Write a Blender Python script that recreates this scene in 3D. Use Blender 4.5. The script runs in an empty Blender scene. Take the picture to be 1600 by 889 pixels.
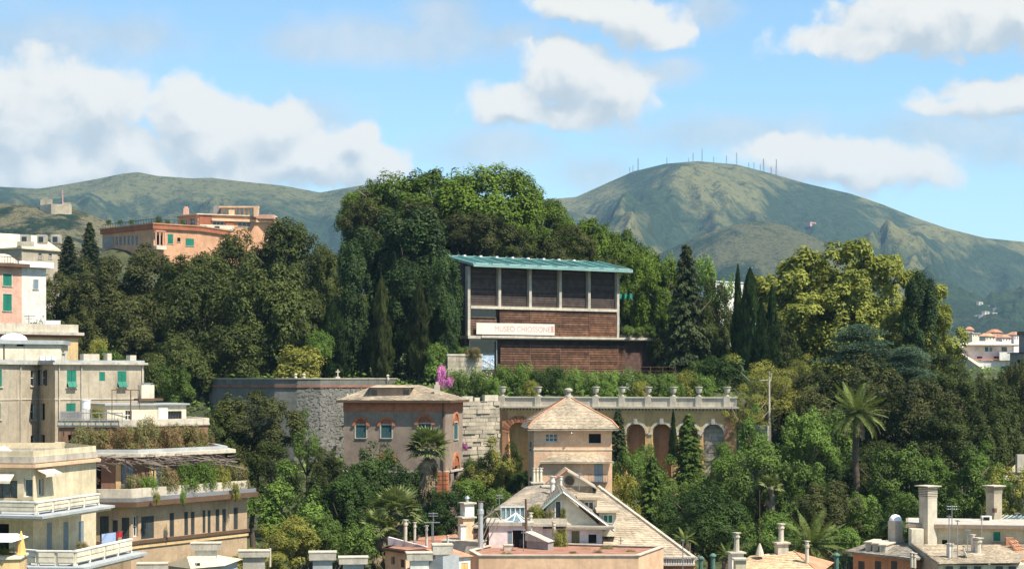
import bpy, math, random
import numpy as np
from mathutils import Vector, Matrix, noise

random.seed(7)
rng = np.random.default_rng(7)
SC = bpy.context.scene
COL = SC.collection

# ------------------------------------------------------------------ camera
F, CX, HY, ZC = 2986.0, 800.0, 590.0, 60.0      # focal length and horizon in photo pixels, eye height in metres
cam_data = bpy.data.cameras.new('camera')
cam_data.sensor_width = 36.0
cam_data.lens = 36.0 * F / 1600.0
cam_data.shift_y = (HY - 444.5) / 1600.0
cam_data.clip_start = 1.0
cam_data.clip_end = 30000.0
cam = bpy.data.objects.new('camera', cam_data)
cam.location = (0, 0, ZC)
cam.rotation_euler = (math.radians(90), 0, 0)
COL.objects.link(cam)
SC.camera = cam

# ------------------------------------------------------------------ light
SUN_EL, SUN_AZ = math.radians(57), math.radians(53)      # azimuth: to the right of straight behind the camera
TO_SUN = Vector((math.sin(SUN_AZ) * math.cos(SUN_EL), -math.cos(SUN_AZ) * math.cos(SUN_EL), math.sin(SUN_EL)))
sun_data = bpy.data.lights.new('sun', 'SUN')
sun_data.energy = 5.0
sun_data.angle = math.radians(0.53)
sun_data.color = (1.0, 0.945, 0.86)
sun = bpy.data.objects.new('sun', sun_data)
sun.rotation_euler = TO_SUN.to_track_quat('Z', 'Y').to_euler()
sun.location = (100, -100, 300)
COL.objects.link(sun)

world = bpy.data.worlds.new('World')
SC.world = world
world.use_nodes = True
SC.view_settings.view_transform = 'Standard'
SC.view_settings.look = 'None'
SC.view_settings.gamma = 1.0
SC.view_settings.use_curve_mapping = False
SC.view_settings.exposure = 0.82
SC.cycles.use_denoising = True
SC.cycles.max_bounces = 5
SC.cycles.diffuse_bounces = 2
SC.cycles.glossy_bounces = 2
SC.cycles.transmission_bounces = 3
SC.cycles.volume_bounces = 0
SC.cycles.transparent_max_bounces = 6
SC.cycles.sample_clamp_indirect = 4.0


SKY_STR, CLOUD_STR = 0.098, 0.535

class NT:
    """small helper for writing node trees"""
    def __init__(self, tree):
        self.t = tree
        tree.nodes.clear()
    def n(self, typ, ins=None, **kw):
        nd = self.t.nodes.new(typ)
        for k, v in kw.items():
            setattr(nd, k, v)
        for k, v in (ins or {}).items():
            s = nd.inputs[k]
            if isinstance(v, bpy.types.NodeSocket):
                self.t.links.new(v, s)
            else:
                s.default_value = v
        return nd
    def m(self, op, a, b=0.0, c=0.0, clamp=False):
        return self.n('ShaderNodeMath', {0: a, 1: b, 2: c}, operation=op, use_clamp=clamp).outputs[0]
    def vm(self, op, a, b=(0, 0, 0), c=(0, 0, 0)):
        nd = self.n('ShaderNodeVectorMath', {0: a, 1: b}, operation=op)
        if op == 'MULTIPLY_ADD':
            if isinstance(c, bpy.types.NodeSocket):
                self.t.links.new(c, nd.inputs[2])
            else:
                nd.inputs[2].default_value = c
        return nd.outputs['Value'] if op in ('LENGTH', 'DISTANCE', 'DOT_PRODUCT') else nd.outputs['Vector']
    def ss(self, v, lo, hi, o0=0.0, o1=1.0):
        nd = self.n('ShaderNodeMapRange', {'Value': v, 'From Min': lo, 'From Max': hi, 'To Min': o0, 'To Max': o1})
        nd.interpolation_type = 'SMOOTHSTEP'
        return nd.outputs[0]
    def mix(self, f, a, b, mode='MIX'):
        nd = self.n('ShaderNodeMix', data_type='RGBA', blend_type=mode)
        for i, v in ((0, f), (6, a), (7, b)):
            if isinstance(v, bpy.types.NodeSocket):
                self.t.links.new(v, nd.inputs[i])
            else:
                nd.inputs[i].default_value = v if i == 0 else (v[0], v[1], v[2], 1)
        return nd.outputs[2]
    def noise(self, vec, scale, detail=4, rough=0.55, out=0, dist=0.0):
        return self.n('ShaderNodeTexNoise', {'Vector': vec, 'Scale': scale, 'Detail': detail, 'Roughness': rough,
                                             'Distortion': dist}).outputs[out]


# ------------------------------------------------------------------ sky with cumulus clouds (by direction)
W = NT(world.node_tree)
sky = W.n('ShaderNodeTexSky', sky_type='NISHITA', sun_disc=False, sun_elevation=SUN_EL,
          sun_rotation=math.pi - SUN_AZ, altitude=60, air_density=1.0, dust_density=0.35, ozone_density=2.5)
tc = W.n('ShaderNodeTexCoord').outputs['Generated']
sep = W.n('ShaderNodeSeparateXYZ', {0: tc})
uu = W.m('MULTIPLY', W.m('ARCTAN2', sep.outputs[0], sep.outputs[1]), 2.986)
vv = W.m('MULTIPLY', W.m('ARCSINE', sep.outputs[2]), 2.986)
uv = W.n('ShaderNodeCombineXYZ', {0: uu, 1: vv, 2: 0.0}).outputs[0]
CLOUDS = [  # bright cumulus: (px, py, rx, ry)
    (40, 205, 170, 110), (165, 185, 95, 92), (205, 245, 75, 60), (110, 275, 230, 55), (300, 190, 75, 72), (345, 225, 120, 85),
    (470, 250, 170, 62), (560, 262, 95, 52), (562, 214, 38, 28), (430, 200, 75, 48), (300, 285, 260, 40),
    (885, 125, 98, 74), (800, 165, 90, 44), (960, 145, 85, 58), (870, 175, 145, 36),
    (900, 18, 85, 40), (985, 38, 100, 44), (1040, 58, 52, 30),
    (1440, 45, 180, 70), (1570, 45, 170, 75), (1330, 78, 140, 34), (1560, 165, 170, 42), (1480, 178, 90, 24),
    (1300, 262, 165, 48), (1390, 272, 120, 44), (1215, 243, 95, 34)]
VEILS = [  # thin greyish cloud
    (70, 90, 220, 85), (200, 75, 140, 48), (465, 192, 130, 46), (700, 45, 90, 66), (620, 75, 250, 44), (480, 78, 110, 42), (780, 62, 90, 28),
    (770, 235, 150, 40), (930, 270, 95, 40), (1130, 215, 240, 42), (1470, 222, 240, 48), (30, 240, 70, 55), (310, 255, 120, 40), (130, 265, 130, 40),
    (1570, 250, 150, 40), (1105, 32, 55, 34), (1040, 120, 60, 26)]

def cloud_field(p, lst, wob, nsc=7.5, puff=False):
    acc = None
    for (cx, cy, rx, ry) in lst:
        sx, sy = 1060.0 / rx, 1060.0 / ry
        q = W.vm('LENGTH', W.vm('MULTIPLY_ADD', p, (sx, sy, 0), (-(cx - CX) / 1000.0 * sx, -(HY - cy) / 1000.0 * sy, 0)))
        acc = q if acc is None else W.m('SMOOTH_MIN', acc, q, 0.18)
    n1 = W.noise(p, nsc, 11, 0.64)
    f = W.m('ADD', W.m('SUBTRACT', 1.0, acc), W.m('MULTIPLY', W.m('SUBTRACT', n1, 0.5), wob))
    if puff:
        for sc_, k_ in ((16.0, 0.42), (38.0, 0.20)):
            vo = W.n('ShaderNodeTexVoronoi', {'Vector': p, 'Scale': sc_, 'Smoothness': 0.6}, voronoi_dimensions='2D', feature='SMOOTH_F1').outputs['Distance']
            f = W.m('ADD', f, W.m('MULTIPLY', W.m('SUBTRACT', 0.42, vo), k_))
    return f, n1

# domain warp gives billowing edges
warp = W.noise(uv, 11.0, 4, 0.55, out=1)
p0 = W.vm('MULTIPLY_ADD', W.vm('SUBTRACT', warp, (0.5, 0.5, 0.5)), (0.06, 0.05, 0.0), uv)
p1 = W.vm('ADD', p0, (0.012, 0.040, 0.0))
d0, n0 = cloud_field(p0, CLOUDS, 1.35, 9.0, True)
d1, n1_ = cloud_field(p1, CLOUDS, 1.35, 9.0, True)
pv = W.vm('MULTIPLY', p0, (1.0, 1.0, 1.0))
e0, en = cloud_field(pv, VEILS, 1.9, 5.0)
# the same broken cloud goes on outside the picture
far = W.m('MAXIMUM', W.ss(W.m('ABSOLUTE', uu), 0.95, 1.4), W.ss(vv, 0.66, 0.95))
low = W.noise(W.vm('MULTIPLY', uv, (0.8, 1.3, 1.0)), 2.2, 8, 0.56)
gen = W.m('MULTIPLY', W.m('SUBTRACT', low, 0.60), 3.2)
gen = W.m('SUBTRACT', gen, W.m('MULTIPLY', W.m('SUBTRACT', 1.0, far), 5.0))
a_c = W.m('MAXIMUM', W.ss(d0, -0.06, 0.38), W.ss(gen, 0.0, 0.5))
a_v = W.m('MULTIPLY', W.ss(e0, -0.30, 0.85), 0.66)
core = W.ss(d0, 0.1, 0.9)
lit = W.ss(W.m('ADD', W.m('MULTIPLY', W.m('SUBTRACT', d0, d1), 0.75), W.m('ADD', W.m('MULTIPLY', n0, 0.5), W.m('MULTIPLY', core, -0.16))), -0.24, 0.50)
ccol = W.mix(lit, (0.60, 0.68, 0.745), (1.0, 0.985, 0.935))
vcol = W.mix(W.ss(en, 0.35, 0.65), (0.60, 0.70, 0.77), (0.86, 0.89, 0.90))
b_sky = W.n('ShaderNodeBackground', {'Color': W.mix(1.0, sky.outputs[0], (0.88, 1.02, 1.06), 'MULTIPLY'), 'Strength': SKY_STR})
b_v = W.n('ShaderNodeBackground', {'Color': vcol, 'Strength': CLOUD_STR * 0.92})
b_c = W.n('ShaderNodeBackground', {'Color': ccol, 'Strength': CLOUD_STR})
mx1 = W.n('ShaderNodeMixShader', {0: a_v, 1: b_sky.outputs[0], 2: b_v.outputs[0]})
mx2 = W.n('ShaderNodeMixShader', {0: a_c, 1: mx1.outputs[0], 2: b_c.outputs[0]})
W.n('ShaderNodeOutputWorld', {'Surface': mx2.outputs[0]})
world.cycles.sampling_method = 'MANUAL'
world.cycles.sample_map_resolution = 512

# ------------------------------------------------------------------ pixel <-> place helpers
def P(px, py, D):
    return Vector(((px - CX) / F * D, D, ZC + (HY - py) / F * D))
def PX(px, D):
    return (px - CX) / F * D
def PZ(py, D):
    return ZC + (HY - py) / F * D

# ------------------------------------------------------------------ materials (procedural, metres in world space)
MATS = {}
def surf(name, col, rough=0.85, var=0.18, scale=0.6, streak=0.0, bump=0.0, col2=None, fine=6.0, spec=0.3, metal=0.0,
         bands=0.0, tint=0.0, dirt=None):
    if name in MATS:
        return MATS[name]
    mt = bpy.data.materials.new(name)
    mt.use_nodes = True
    T = NT(mt.node_tree)
    pos = T.n('ShaderNodeNewGeometry').outputs['Position']
    a = T.noise(pos, scale, 5, 0.6)
    b = T.noise(pos, fine, 4, 0.6)
    c2 = col2 or tuple(c * 0.55 for c in col)
    f = T.ss(T.m('ADD', T.m('MULTIPLY', a, 0.65), T.m('MULTIPLY', b, 0.35)), 0.36, 0.66)
    lo = tuple(c * (1 - var) for c in col) if col2 is None else tuple(c * (1 - var) + d * var for c, d in zip(col, c2))
    hi = tuple(min(1, c * (1 + var * 0.6)) for c in col)
    if col2:
        lo, hi = c2, col
    base = T.mix(f, lo, hi)
    if streak > 0:
        st = T.noise(T.vm('MULTIPLY', pos, (2.2, 2.2, 0.16)), 1.0, 5, 0.65)
        base = T.mix(T.m('MULTIPLY', T.ss(st, 0.5, 0.72), streak), base, dirt or tuple(c * 0.42 for c in col))
    if bands > 0:
        z = T.n('ShaderNodeSeparateXYZ', {0: pos}).outputs[2]
        w = T.m('PINGPONG', z, bands)
        base = T.mix(T.m('MULTIPLY', T.ss(w, bands * 0.75, bands), 0.6), base, tuple(c * 0.35 for c in col))
    if tint > 0:
        at = T.n('ShaderNodeAttribute', attribute_name='tint').outputs['Fac']
        oi = T.n('ShaderNodeObjectInfo').outputs['Random']
        v = T.m('ADD', 1.0 - tint * 0.5, T.m('MULTIPLY', T.m('FRACT', T.m('ADD', at, oi)), tint))
        base = T.mix(1.0, base, T.n('ShaderNodeCombineColor', {0: v, 1: v, 2: v}).outputs[0], 'MULTIPLY')
    ins = {'Base Color': base, 'Roughness': rough, 'Metallic': metal, 'Specular IOR Level': spec}
    if bump > 0:
        ins['Normal'] = T.n('ShaderNodeBump', {'Height': b, 'Strength': bump, 'Distance': 0.06}).outputs[0]
    bs = T.n('ShaderNodeBsdfPrincipled', ins)
    T.n('ShaderNodeOutputMaterial', {0: bs.outputs[0]})
    MATS[name] = mt
    return mt

def leafmat(name, dark, light, trans=0.28, accent=None, acc_at=0.93):
    if name in MATS:
        return MATS[name]
    mt = bpy.data.materials.new(name)
    mt.use_nodes = True
    T = NT(mt.node_tree)
    t = T.n('ShaderNodeAttribute', attribute_name='tint').outputs['Fac']
    r = T.n('ShaderNodeObjectInfo').outputs['Random']
    pos = T.n('ShaderNodeNewGeometry').outputs['Position']
    big = T.noise(pos, 0.22, 2, 0.5)
    f = T.m('ADD', T.m('MULTIPLY', t, 0.55), T.m('ADD', T.m('MULTIPLY', r, 0.30), T.m('MULTIPLY', T.m('SUBTRACT', big, 0.45), 1.1)), clamp=True)
    c = T.mix(f, tuple(x * 0.7 for x in dark), tuple(x * 1.28 for x in light))
    if accent:
        c = T.mix(T.ss(t, acc_at, acc_at + 0.02), c, accent)
    d = T.n('ShaderNodeBsdfPrincipled', {'Base Color': c, 'Roughness': 0.6, 'Specular IOR Level': 0.12})
    tr = T.n('ShaderNodeBsdfTranslucent', {'Color': T.mix(0.6, c, tuple(min(1, x * y) for x, y in zip(light, (1.3, 1.5, 0.6))))})
    mx = T.n('ShaderNodeMixShader', {0: trans * 0.62, 1: d.outputs[0], 2: tr.outputs[0]})
    T.n('ShaderNodeOutputMaterial', {0: mx.outputs[0]})
    MATS[name] = mt
    return mt

def glassmat(name, col=(0.02, 0.028, 0.034), rough=0.08):
    return surf(name, col, rough=rough, var=0.4, scale=1.3, spec=0.6)

# plaster and stone
PL = lambda n, c, **k: surf(n, c, **{**dict(rough=0.9, var=0.22, scale=0.45, streak=0.4, fine=3), **k})
m_tan = PL('tan plaster', (0.42, 0.35, 0.245), streak=0.55)
m_cream = PL('cream plaster', (0.62, 0.51, 0.32), streak=0.4)
m_creamlt = PL('pale cream plaster', (0.66, 0.58, 0.42), streak=0.4)
m_ochre = PL('ochre plaster', (0.68, 0.42, 0.17), streak=0.4)
m_yellow = PL('yellow plaster', (0.62, 0.43, 0.20))
m_pink = PL('pink plaster', (0.62, 0.36, 0.25), streak=0.2)
m_peach = PL('peach plaster', (0.70, 0.45, 0.27), streak=0.25)
m_orange = PL('orange plaster', (0.44, 0.22, 0.11), streak=0.4)
m_umber = PL('umber plaster', (0.24, 0.135, 0.08), streak=0.5)
m_brick = PL('red brick plaster', (0.34, 0.12, 0.06), streak=0.3)
m_white = PL('white plaster', (0.70, 0.66, 0.56), streak=0.3)
m_whitepink = PL('pinkish white plaster', (0.74, 0.62, 0.56), streak=0.2)
m_grey = PL('grey render', (0.30, 0.28, 0.25), streak=0.4)
m_taupe = PL('taupe stone render', (0.30, 0.225, 0.16), streak=0.3)
m_conc = surf('weathered concrete', (0.46, 0.41, 0.32), rough=0.9, var=0.25, scale=0.9, streak=0.55, bump=0.2)
m_conclt = surf('pale concrete', (0.54, 0.47, 0.35), rough=0.9, var=0.2, scale=0.9, streak=0.45)
m_stone = surf('grey wall stone', (0.19, 0.175, 0.145), rough=0.95, var=0.3, scale=0.35, col2=(0.12, 0.12, 0.095), bump=0.8, fine=1.6, streak=0.45)
m_block = surf('cut limestone block', (0.40, 0.34, 0.245), rough=0.95, var=0.3, scale=0.6, streak=0.45, bump=0.5, tint=0.5)
m_ledge = surf('grey slate ledge', (0.36, 0.37, 0.35), rough=0.8, var=0.2)
m_slate = surf('slate', (0.42, 0.335, 0.225), rough=0.9, var=0.35, scale=0.35, streak=0.3, tint=0.38, bump=0.3)
m_slategrey = surf('grey slate', (0.30, 0.255, 0.19), rough=0.9, var=0.35, scale=0.4, tint=0.4, bump=0.3)
m_terra = surf('terracotta', (0.46, 0.22, 0.12), rough=0.9, var=0.3, scale=0.8, tint=0.4)
m_terraf = surf('terracotta paving', (0.33, 0.16, 0.10), rough=0.9, var=0.3, scale=0.8)
m_beige = surf('beige roof sheet', (0.60, 0.50, 0.33), rough=0.9, var=0.2, scale=0.5, streak=0.2)
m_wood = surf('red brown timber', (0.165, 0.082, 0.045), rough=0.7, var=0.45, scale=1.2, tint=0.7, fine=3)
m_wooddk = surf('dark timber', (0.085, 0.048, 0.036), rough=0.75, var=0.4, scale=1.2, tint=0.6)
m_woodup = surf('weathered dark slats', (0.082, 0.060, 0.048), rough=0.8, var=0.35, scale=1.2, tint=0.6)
m_ridge = PL('coral plaster', (0.58, 0.31, 0.17), streak=0.25)
m_woodbr = surf('grey brown timber', (0.15, 0.085, 0.055), rough=0.75, var=0.35, scale=1.2, tint=0.6)
m_copper = surf('green copper', (0.03, 0.105, 0.088), rough=0.75, var=0.4, scale=0.6, spec=0.2, tint=0.5)
m_copperlt = surf('pale green copper', (0.30, 0.46, 0.40), rough=0.6, var=0.15)
m_shut = surf('green shutter', (0.015, 0.17, 0.105), rough=0.6, var=0.2, bands=0.07)
m_shutdk = surf('dark shutter', (0.045, 0.05, 0.045), rough=0.6, var=0.3, bands=0.07)
m_shutgrey = surf('blue grey shutter', (0.20, 0.25, 0.27), rough=0.6, var=0.2, bands=0.07)
m_shutolive = surf('olive door', (0.16, 0.14, 0.05), rough=0.6, var=0.2)
m_frame = surf('white frame', (0.72, 0.70, 0.64), rough=0.6, var=0.08)
m_framebr = surf('brown frame', (0.12, 0.07, 0.04), rough=0.6, var=0.2)
m_glass = glassmat('window glass')
m_glassbl = glassmat('blue window glass', (0.05, 0.09, 0.10))
m_glassroof = glassmat('roof glass', (0.16, 0.24, 0.24), 0.15)
m_dark = surf('dark interior', (0.012, 0.011, 0.010), rough=1.0)
m_metal = surf('grey metal', (0.34, 0.34, 0.33), rough=0.45, var=0.15, metal=0.6)
m_steel = surf('bright steel', (0.62, 0.63, 0.62), rough=0.35, var=0.1, metal=0.7)
m_iron = surf('dark iron', (0.05, 0.05, 0.05), rough=0.6, var=0.2)
m_rust = surf('rusty iron', (0.14, 0.07, 0.04), rough=0.8, var=0.3)
m_banner = surf('banner cloth', (0.64, 0.60, 0.50), rough=0.9, var=0.05)
m_letter = surf('faded red print', (0.52, 0.30, 0.25), rough=0.9, var=0.15)
m_bark = surf('bark', (0.10, 0.075, 0.05), rough=0.95, var=0.4, scale=2, bump=0.6)
m_barkpale = surf('pale bark', (0.24, 0.19, 0.13), rough=0.95, var=0.4, scale=2, bump=0.6)
m_soil = surf('hillside soil', (0.075, 0.075, 0.03), rough=1.0, var=0.4, scale=0.15, col2=(0.03, 0.04, 0.015))
m_canvas = surf('white canvas', (0.78, 0.78, 0.76), rough=0.9, var=0.05)
m_tangerine = surf('orange canvas', (0.72, 0.42, 0.14), rough=0.9, var=0.1)
m_red = surf('red cloth', (0.55, 0.03, 0.04), rough=0.9, var=0.1)
m_bluecloth = surf('pale blue cloth', (0.42, 0.52, 0.72), rough=0.9, var=0.1)
m_bluetarp = surf('blue tarpaulin', (0.22, 0.42, 0.62), rough=0.7, var=0.35, col2=(0.7, 0.75, 0.78), scale=1.4)
m_greennet = surf('green netting', (0.02, 0.17, 0.12), rough=0.8, var=0.3)
m_verdigris = surf('verdigris pipe', (0.09, 0.17, 0.12), rough=0.6, var=0.25)
m_masonry = surf('golden rubble', (0.50, 0.40, 0.25), rough=0.95, var=0.3, scale=0.05, fine=0.3)

# ------------------------------------------------------------------ object helpers
WM = {}
CUBE = {}
def _link(o, parent, Mw):
    COL.objects.link(o)
    WM[o.name] = Mw
    if parent is not None:
        o.parent = parent
        o.matrix_parent_inverse = WM[parent.name].inverted()
    o.matrix_basis = Mw
    return o
def tag(o, label=None, cat=None, group=None, kind=None):
    for k, v in (('label', label), ('category', cat), ('group', group), ('kind', kind)):
        if v:
            o[k] = v
    return o
def thing(name, label, cat, loc=(0, 0, 0), group=None):
    o = bpy.data.objects.new(name, None)
    o.empty_display_size = 0.5
    _link(o, None, Matrix.Translation(Vector(loc)))
    return tag(o, label, cat, group)
def cube_mesh(mat):
    if mat.name not in CUBE:
        me = bpy.data.meshes.new('block ' + mat.name)
        v = [(x, y, z) for x in (-.5, .5) for y in (-.5, .5) for z in (-.5, .5)]
        f = [(0, 1, 3, 2), (4, 6, 7, 5), (0, 4, 5, 1), (2, 3, 7, 6), (0, 2, 6, 4), (1, 5, 7, 3)]
        me.from_pydata(v, [], f)
        me.materials.append(mat)
        CUBE[mat.name] = me
    return CUBE[mat.name]
def cbox(name, parent, c, size, mat, rz=0.0, rot=None):
    o = bpy.data.objects.new(name, cube_mesh(mat))
    R = rot if rot is not None else Matrix.Rotation(rz, 4, 'Z')
    return _link(o, parent, Matrix.Translation(Vector(c)) @ R @ Matrix.Diagonal((size[0], size[1], size[2], 1)))
def shared(name, parent, me, Mw, mat=None):
    o = bpy.data.objects.new(name, me)
    if mat is not None:
        o.material_slots[0].link = 'OBJECT'
        o.material_slots[0].material = mat
    return _link(o, parent, Mw)

class MB:
    """collects faces in world space and links them as one mesh object"""
    def __init__(self):
        self.v, self.f = [], []
    def face(self, *pts):
        n = len(self.v)
        self.v += [tuple(p) for p in pts]
        self.f.append(tuple(range(n, n + len(pts))))
        return self
    def box(self, c, size, rz=0.0):
        R = Matrix.Rotation(rz, 3, 'Z')
        n = len(self.v)
        for x in (-.5, .5):
            for y in (-.5, .5):
                for z in (-.5, .5):
                    self.v.append(tuple(Vector(c) + R @ Vector((x * size[0], y * size[1], z * size[2]))))
        self.f += [tuple(n + i for i in q) for q in ((0, 1, 3, 2), (4, 6, 7, 5), (0, 4, 5, 1), (2, 3, 7, 6), (0, 2, 6, 4), (1, 5, 7, 3))]
        return self
    def prism(self, poly, z0, z1, inset_top=None):
        n, k = len(self.v), len(poly)
        top = inset_top or poly
        self.v += [(p[0], p[1], z0) for p in poly] + [(p[0], p[1], z1) for p in top]
        for i in range(k):
            j = (i + 1) % k
            self.f.append((n + i, n + j, n + k + j, n + k + i))
        self.f.append(tuple(n + k + i for i in range(k)))
        self.f.append(tuple(n + i for i in reversed(range(k))))
        return self
    def ring(self, outer, inner, z0, z1):
        n, k = len(self.v), len(outer)
        for poly in (outer, inner):
            for z in (z0, z1):
                self.v += [(p[0], p[1], z) for p in poly]
        for i in range(k):
            j = (i + 1) % k
            o0, o1, i0, i1 = n, n + k, n + 2 * k, n + 3 * k
            self.f += [(o0 + i, o0 + j, o1 + j, o1 + i), (i0 + j, i0 + i, i1 + i, i1 + j),
                       (o1 + i, o1 + j, i1 + j, i1 + i), (o0 + j, o0 + i, i0 + i, i0 + j)]
        return self
    def tube(self, pts, rad, seg=6, cap=True):
        pts = [Vector(p) for p in pts]
        rad = rad if isinstance(rad, (list, tuple)) else [rad] * len(pts)
        n = len(self.v)
        for i, p in enumerate(pts):
            d = (pts[min(i + 1, len(pts) - 1)] - pts[max(i - 1, 0)]).normalized()
            a = d.cross(Vector((0.31, 0.95, 0.05)))
            if a.length < 1e-3:
                a = d.cross(Vector((1, 0, 0)))
            a.normalize()
            b = d.cross(a)
            for k in range(seg):
                t = 2 * math.pi * k / seg
                self.v.append(tuple(p + (a * math.cos(t) + b * math.sin(t)) * rad[i]))
        for i in range(len(pts) - 1):
            for k in range(seg):
                k2 = (k + 1) % seg
                self.f.append((n + i * seg + k, n + i * seg + k2, n + (i + 1) * seg + k2, n + (i + 1) * seg + k))
        if cap:
            self.f.append(tuple(n + k for k in reversed(range(seg))))
            self.f.append(tuple(n + (len(pts) - 1) * seg + k for k in range(seg)))
        return self
    def lathe(self, base, prof, seg=12):
        b = Vector(base)
        n = len(self.v)
        for r, z in prof:
            for k in range(seg):
                t = 2 * math.pi * k / seg
                self.v.append((b.x + r * math.cos(t), b.y + r * math.sin(t), b.z + z))
        for i in range(len(prof) - 1):
            for k in range(seg):
                k2 = (k + 1) % seg
                self.f.append((n + i * seg + k, n + i * seg + k2, n + (i + 1) * seg + k2, n + (i + 1) * seg + k))
        self.f.append(tuple(n + (len(prof) - 1) * seg + k for k in range(seg)))
        return self
    def build(self, name, mat, parent=None, smooth=False, kind=None, tint=False):
        me = bpy.data.meshes.new(name)
        V = np.array(self.v, dtype=float)
        if parent is not None:
            o0 = WM[parent.name].translation.copy()
        else:
            o0 = Vector(((V[:, 0].min() + V[:, 0].max()) / 2, (V[:, 1].min() + V[:, 1].max()) / 2, V[:, 2].min()))
        me.from_pydata([tuple(p) for p in (V - np.array(o0))], [], self.f)
        me.materials.append(mat)
        if smooth:
            me.polygons.foreach_set('use_smooth', [True] * len(me.polygons))
        if tint:
            at = me.attributes.new('tint', 'FLOAT', 'FACE')
            at.data.foreach_set('value', rng.random(len(me.polygons)).astype(np.float32))
        o = bpy.data.objects.new(name, me)
        _link(o, parent, Matrix.Translation(o0))
        if kind:
            o['kind'] = kind
        return o

def offset_poly(poly, d):
    out, k = [], len(poly)
    for i in range(k):
        p0, p1, p2 = Vector(poly[i - 1]), Vector(poly[i]), Vector(poly[(i + 1) % k])
        t1, t2 = (p1 - p0).normalized(), (p2 - p1).normalized()
        n1, n2 = Vector((t1.y, -t1.x)), Vector((t2.y, -t2.x))
        m = (n1 + n2)
        m = m / max(0.35, m.length_squared / 2) if m.length > 1e-4 else n1
        out.append((p1.x + m.x * d, p1.y + m.y * d))
    return out

class Fac:
    """one wall plane between two ground points, left to right as seen; pixel rectangles are cast onto it"""
    def __init__(self, a, b):
        self.a, self.b = Vector(a), Vector(b)
        self.L = (self.b - self.a).length
        self.t = (self.b - self.a).normalized()
        self.n = Vector((self.t.y, -self.t.x))
        self.rz = math.atan2(self.t.y, self.t.x)
        self.holes = []
    def s(self, px):
        k = (px - CX) / F
        return (k * self.a.y - self.a.x) / (self.t.x - k * self.t.y)
    def z(self, px, py):
        return PZ(py, self.a.y + self.s(px) * self.t.y)
    def rect(self, px0, py0, px1, py1):
        pm = (px0 + px1) / 2
        return self.s(px0), self.s(px1), self.z(pm, py1), self.z(pm, py0)
    def w(self, s, z, o=0.0):
        p = self.a + self.t * s + self.n * o
        return Vector((p.x, p.y, z))
    def mesh(self, mb, z0, z1, depth=0.28):
        hs = [h for h in self.holes if h[0] < self.L and h[1] > 0]
        S = sorted({0.0, self.L, *[min(max(x, 0), self.L) for h in hs for x in h[:2]]})
        Z = sorted({z0, z1, *[min(max(x, z0), z1) for h in hs for x in h[2:]]})
        for i in range(len(S) - 1):
            for j in range(len(Z) - 1):
                sm, zm = (S[i] + S[i + 1]) / 2, (Z[j] + Z[j + 1]) / 2
                if any(h[0] < sm < h[1] and h[2] < zm < h[3] for h in hs):
                    continue
                mb.face(self.w(S[i], Z[j]), self.w(S[i + 1], Z[j]), self.w(S[i + 1], Z[j + 1]), self.w(S[i], Z[j + 1]))
        for (s0, s1, h0, h1) in hs:
            c = [(s0, h0), (s1, h0), (s1, h1), (s0, h1)]
            for k in range(4):
                (sa, za), (sb, zb) = c[k], c[(k + 1) % 4]
                mb.face(self.w(sb, zb), self.w(sa, za), self.w(sa, za, -depth), self.w(sb, zb, -depth))
    def box(self, name, parent, r, o0, o1, mat):
        """box over rectangle r = (s0, s1, z0, z1) from offset o0 to o1 (outwards)"""
        c = self.w((r[0] + r[1]) / 2, (r[2] + r[3]) / 2, (o0 + o1) / 2)
        return cbox(name, parent, c, (r[1] - r[0], abs(o1 - o0), r[3] - r[2]), mat, self.rz)
    def addbox(self, mb, r, o0, o1):
        mb.box(self.w((r[0] + r[1]) / 2, (r[2] + r[3]) / 2, (o0 + o1) / 2), (r[1] - r[0], abs(o1 - o0), r[3] - r[2]), self.rz)

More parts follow.
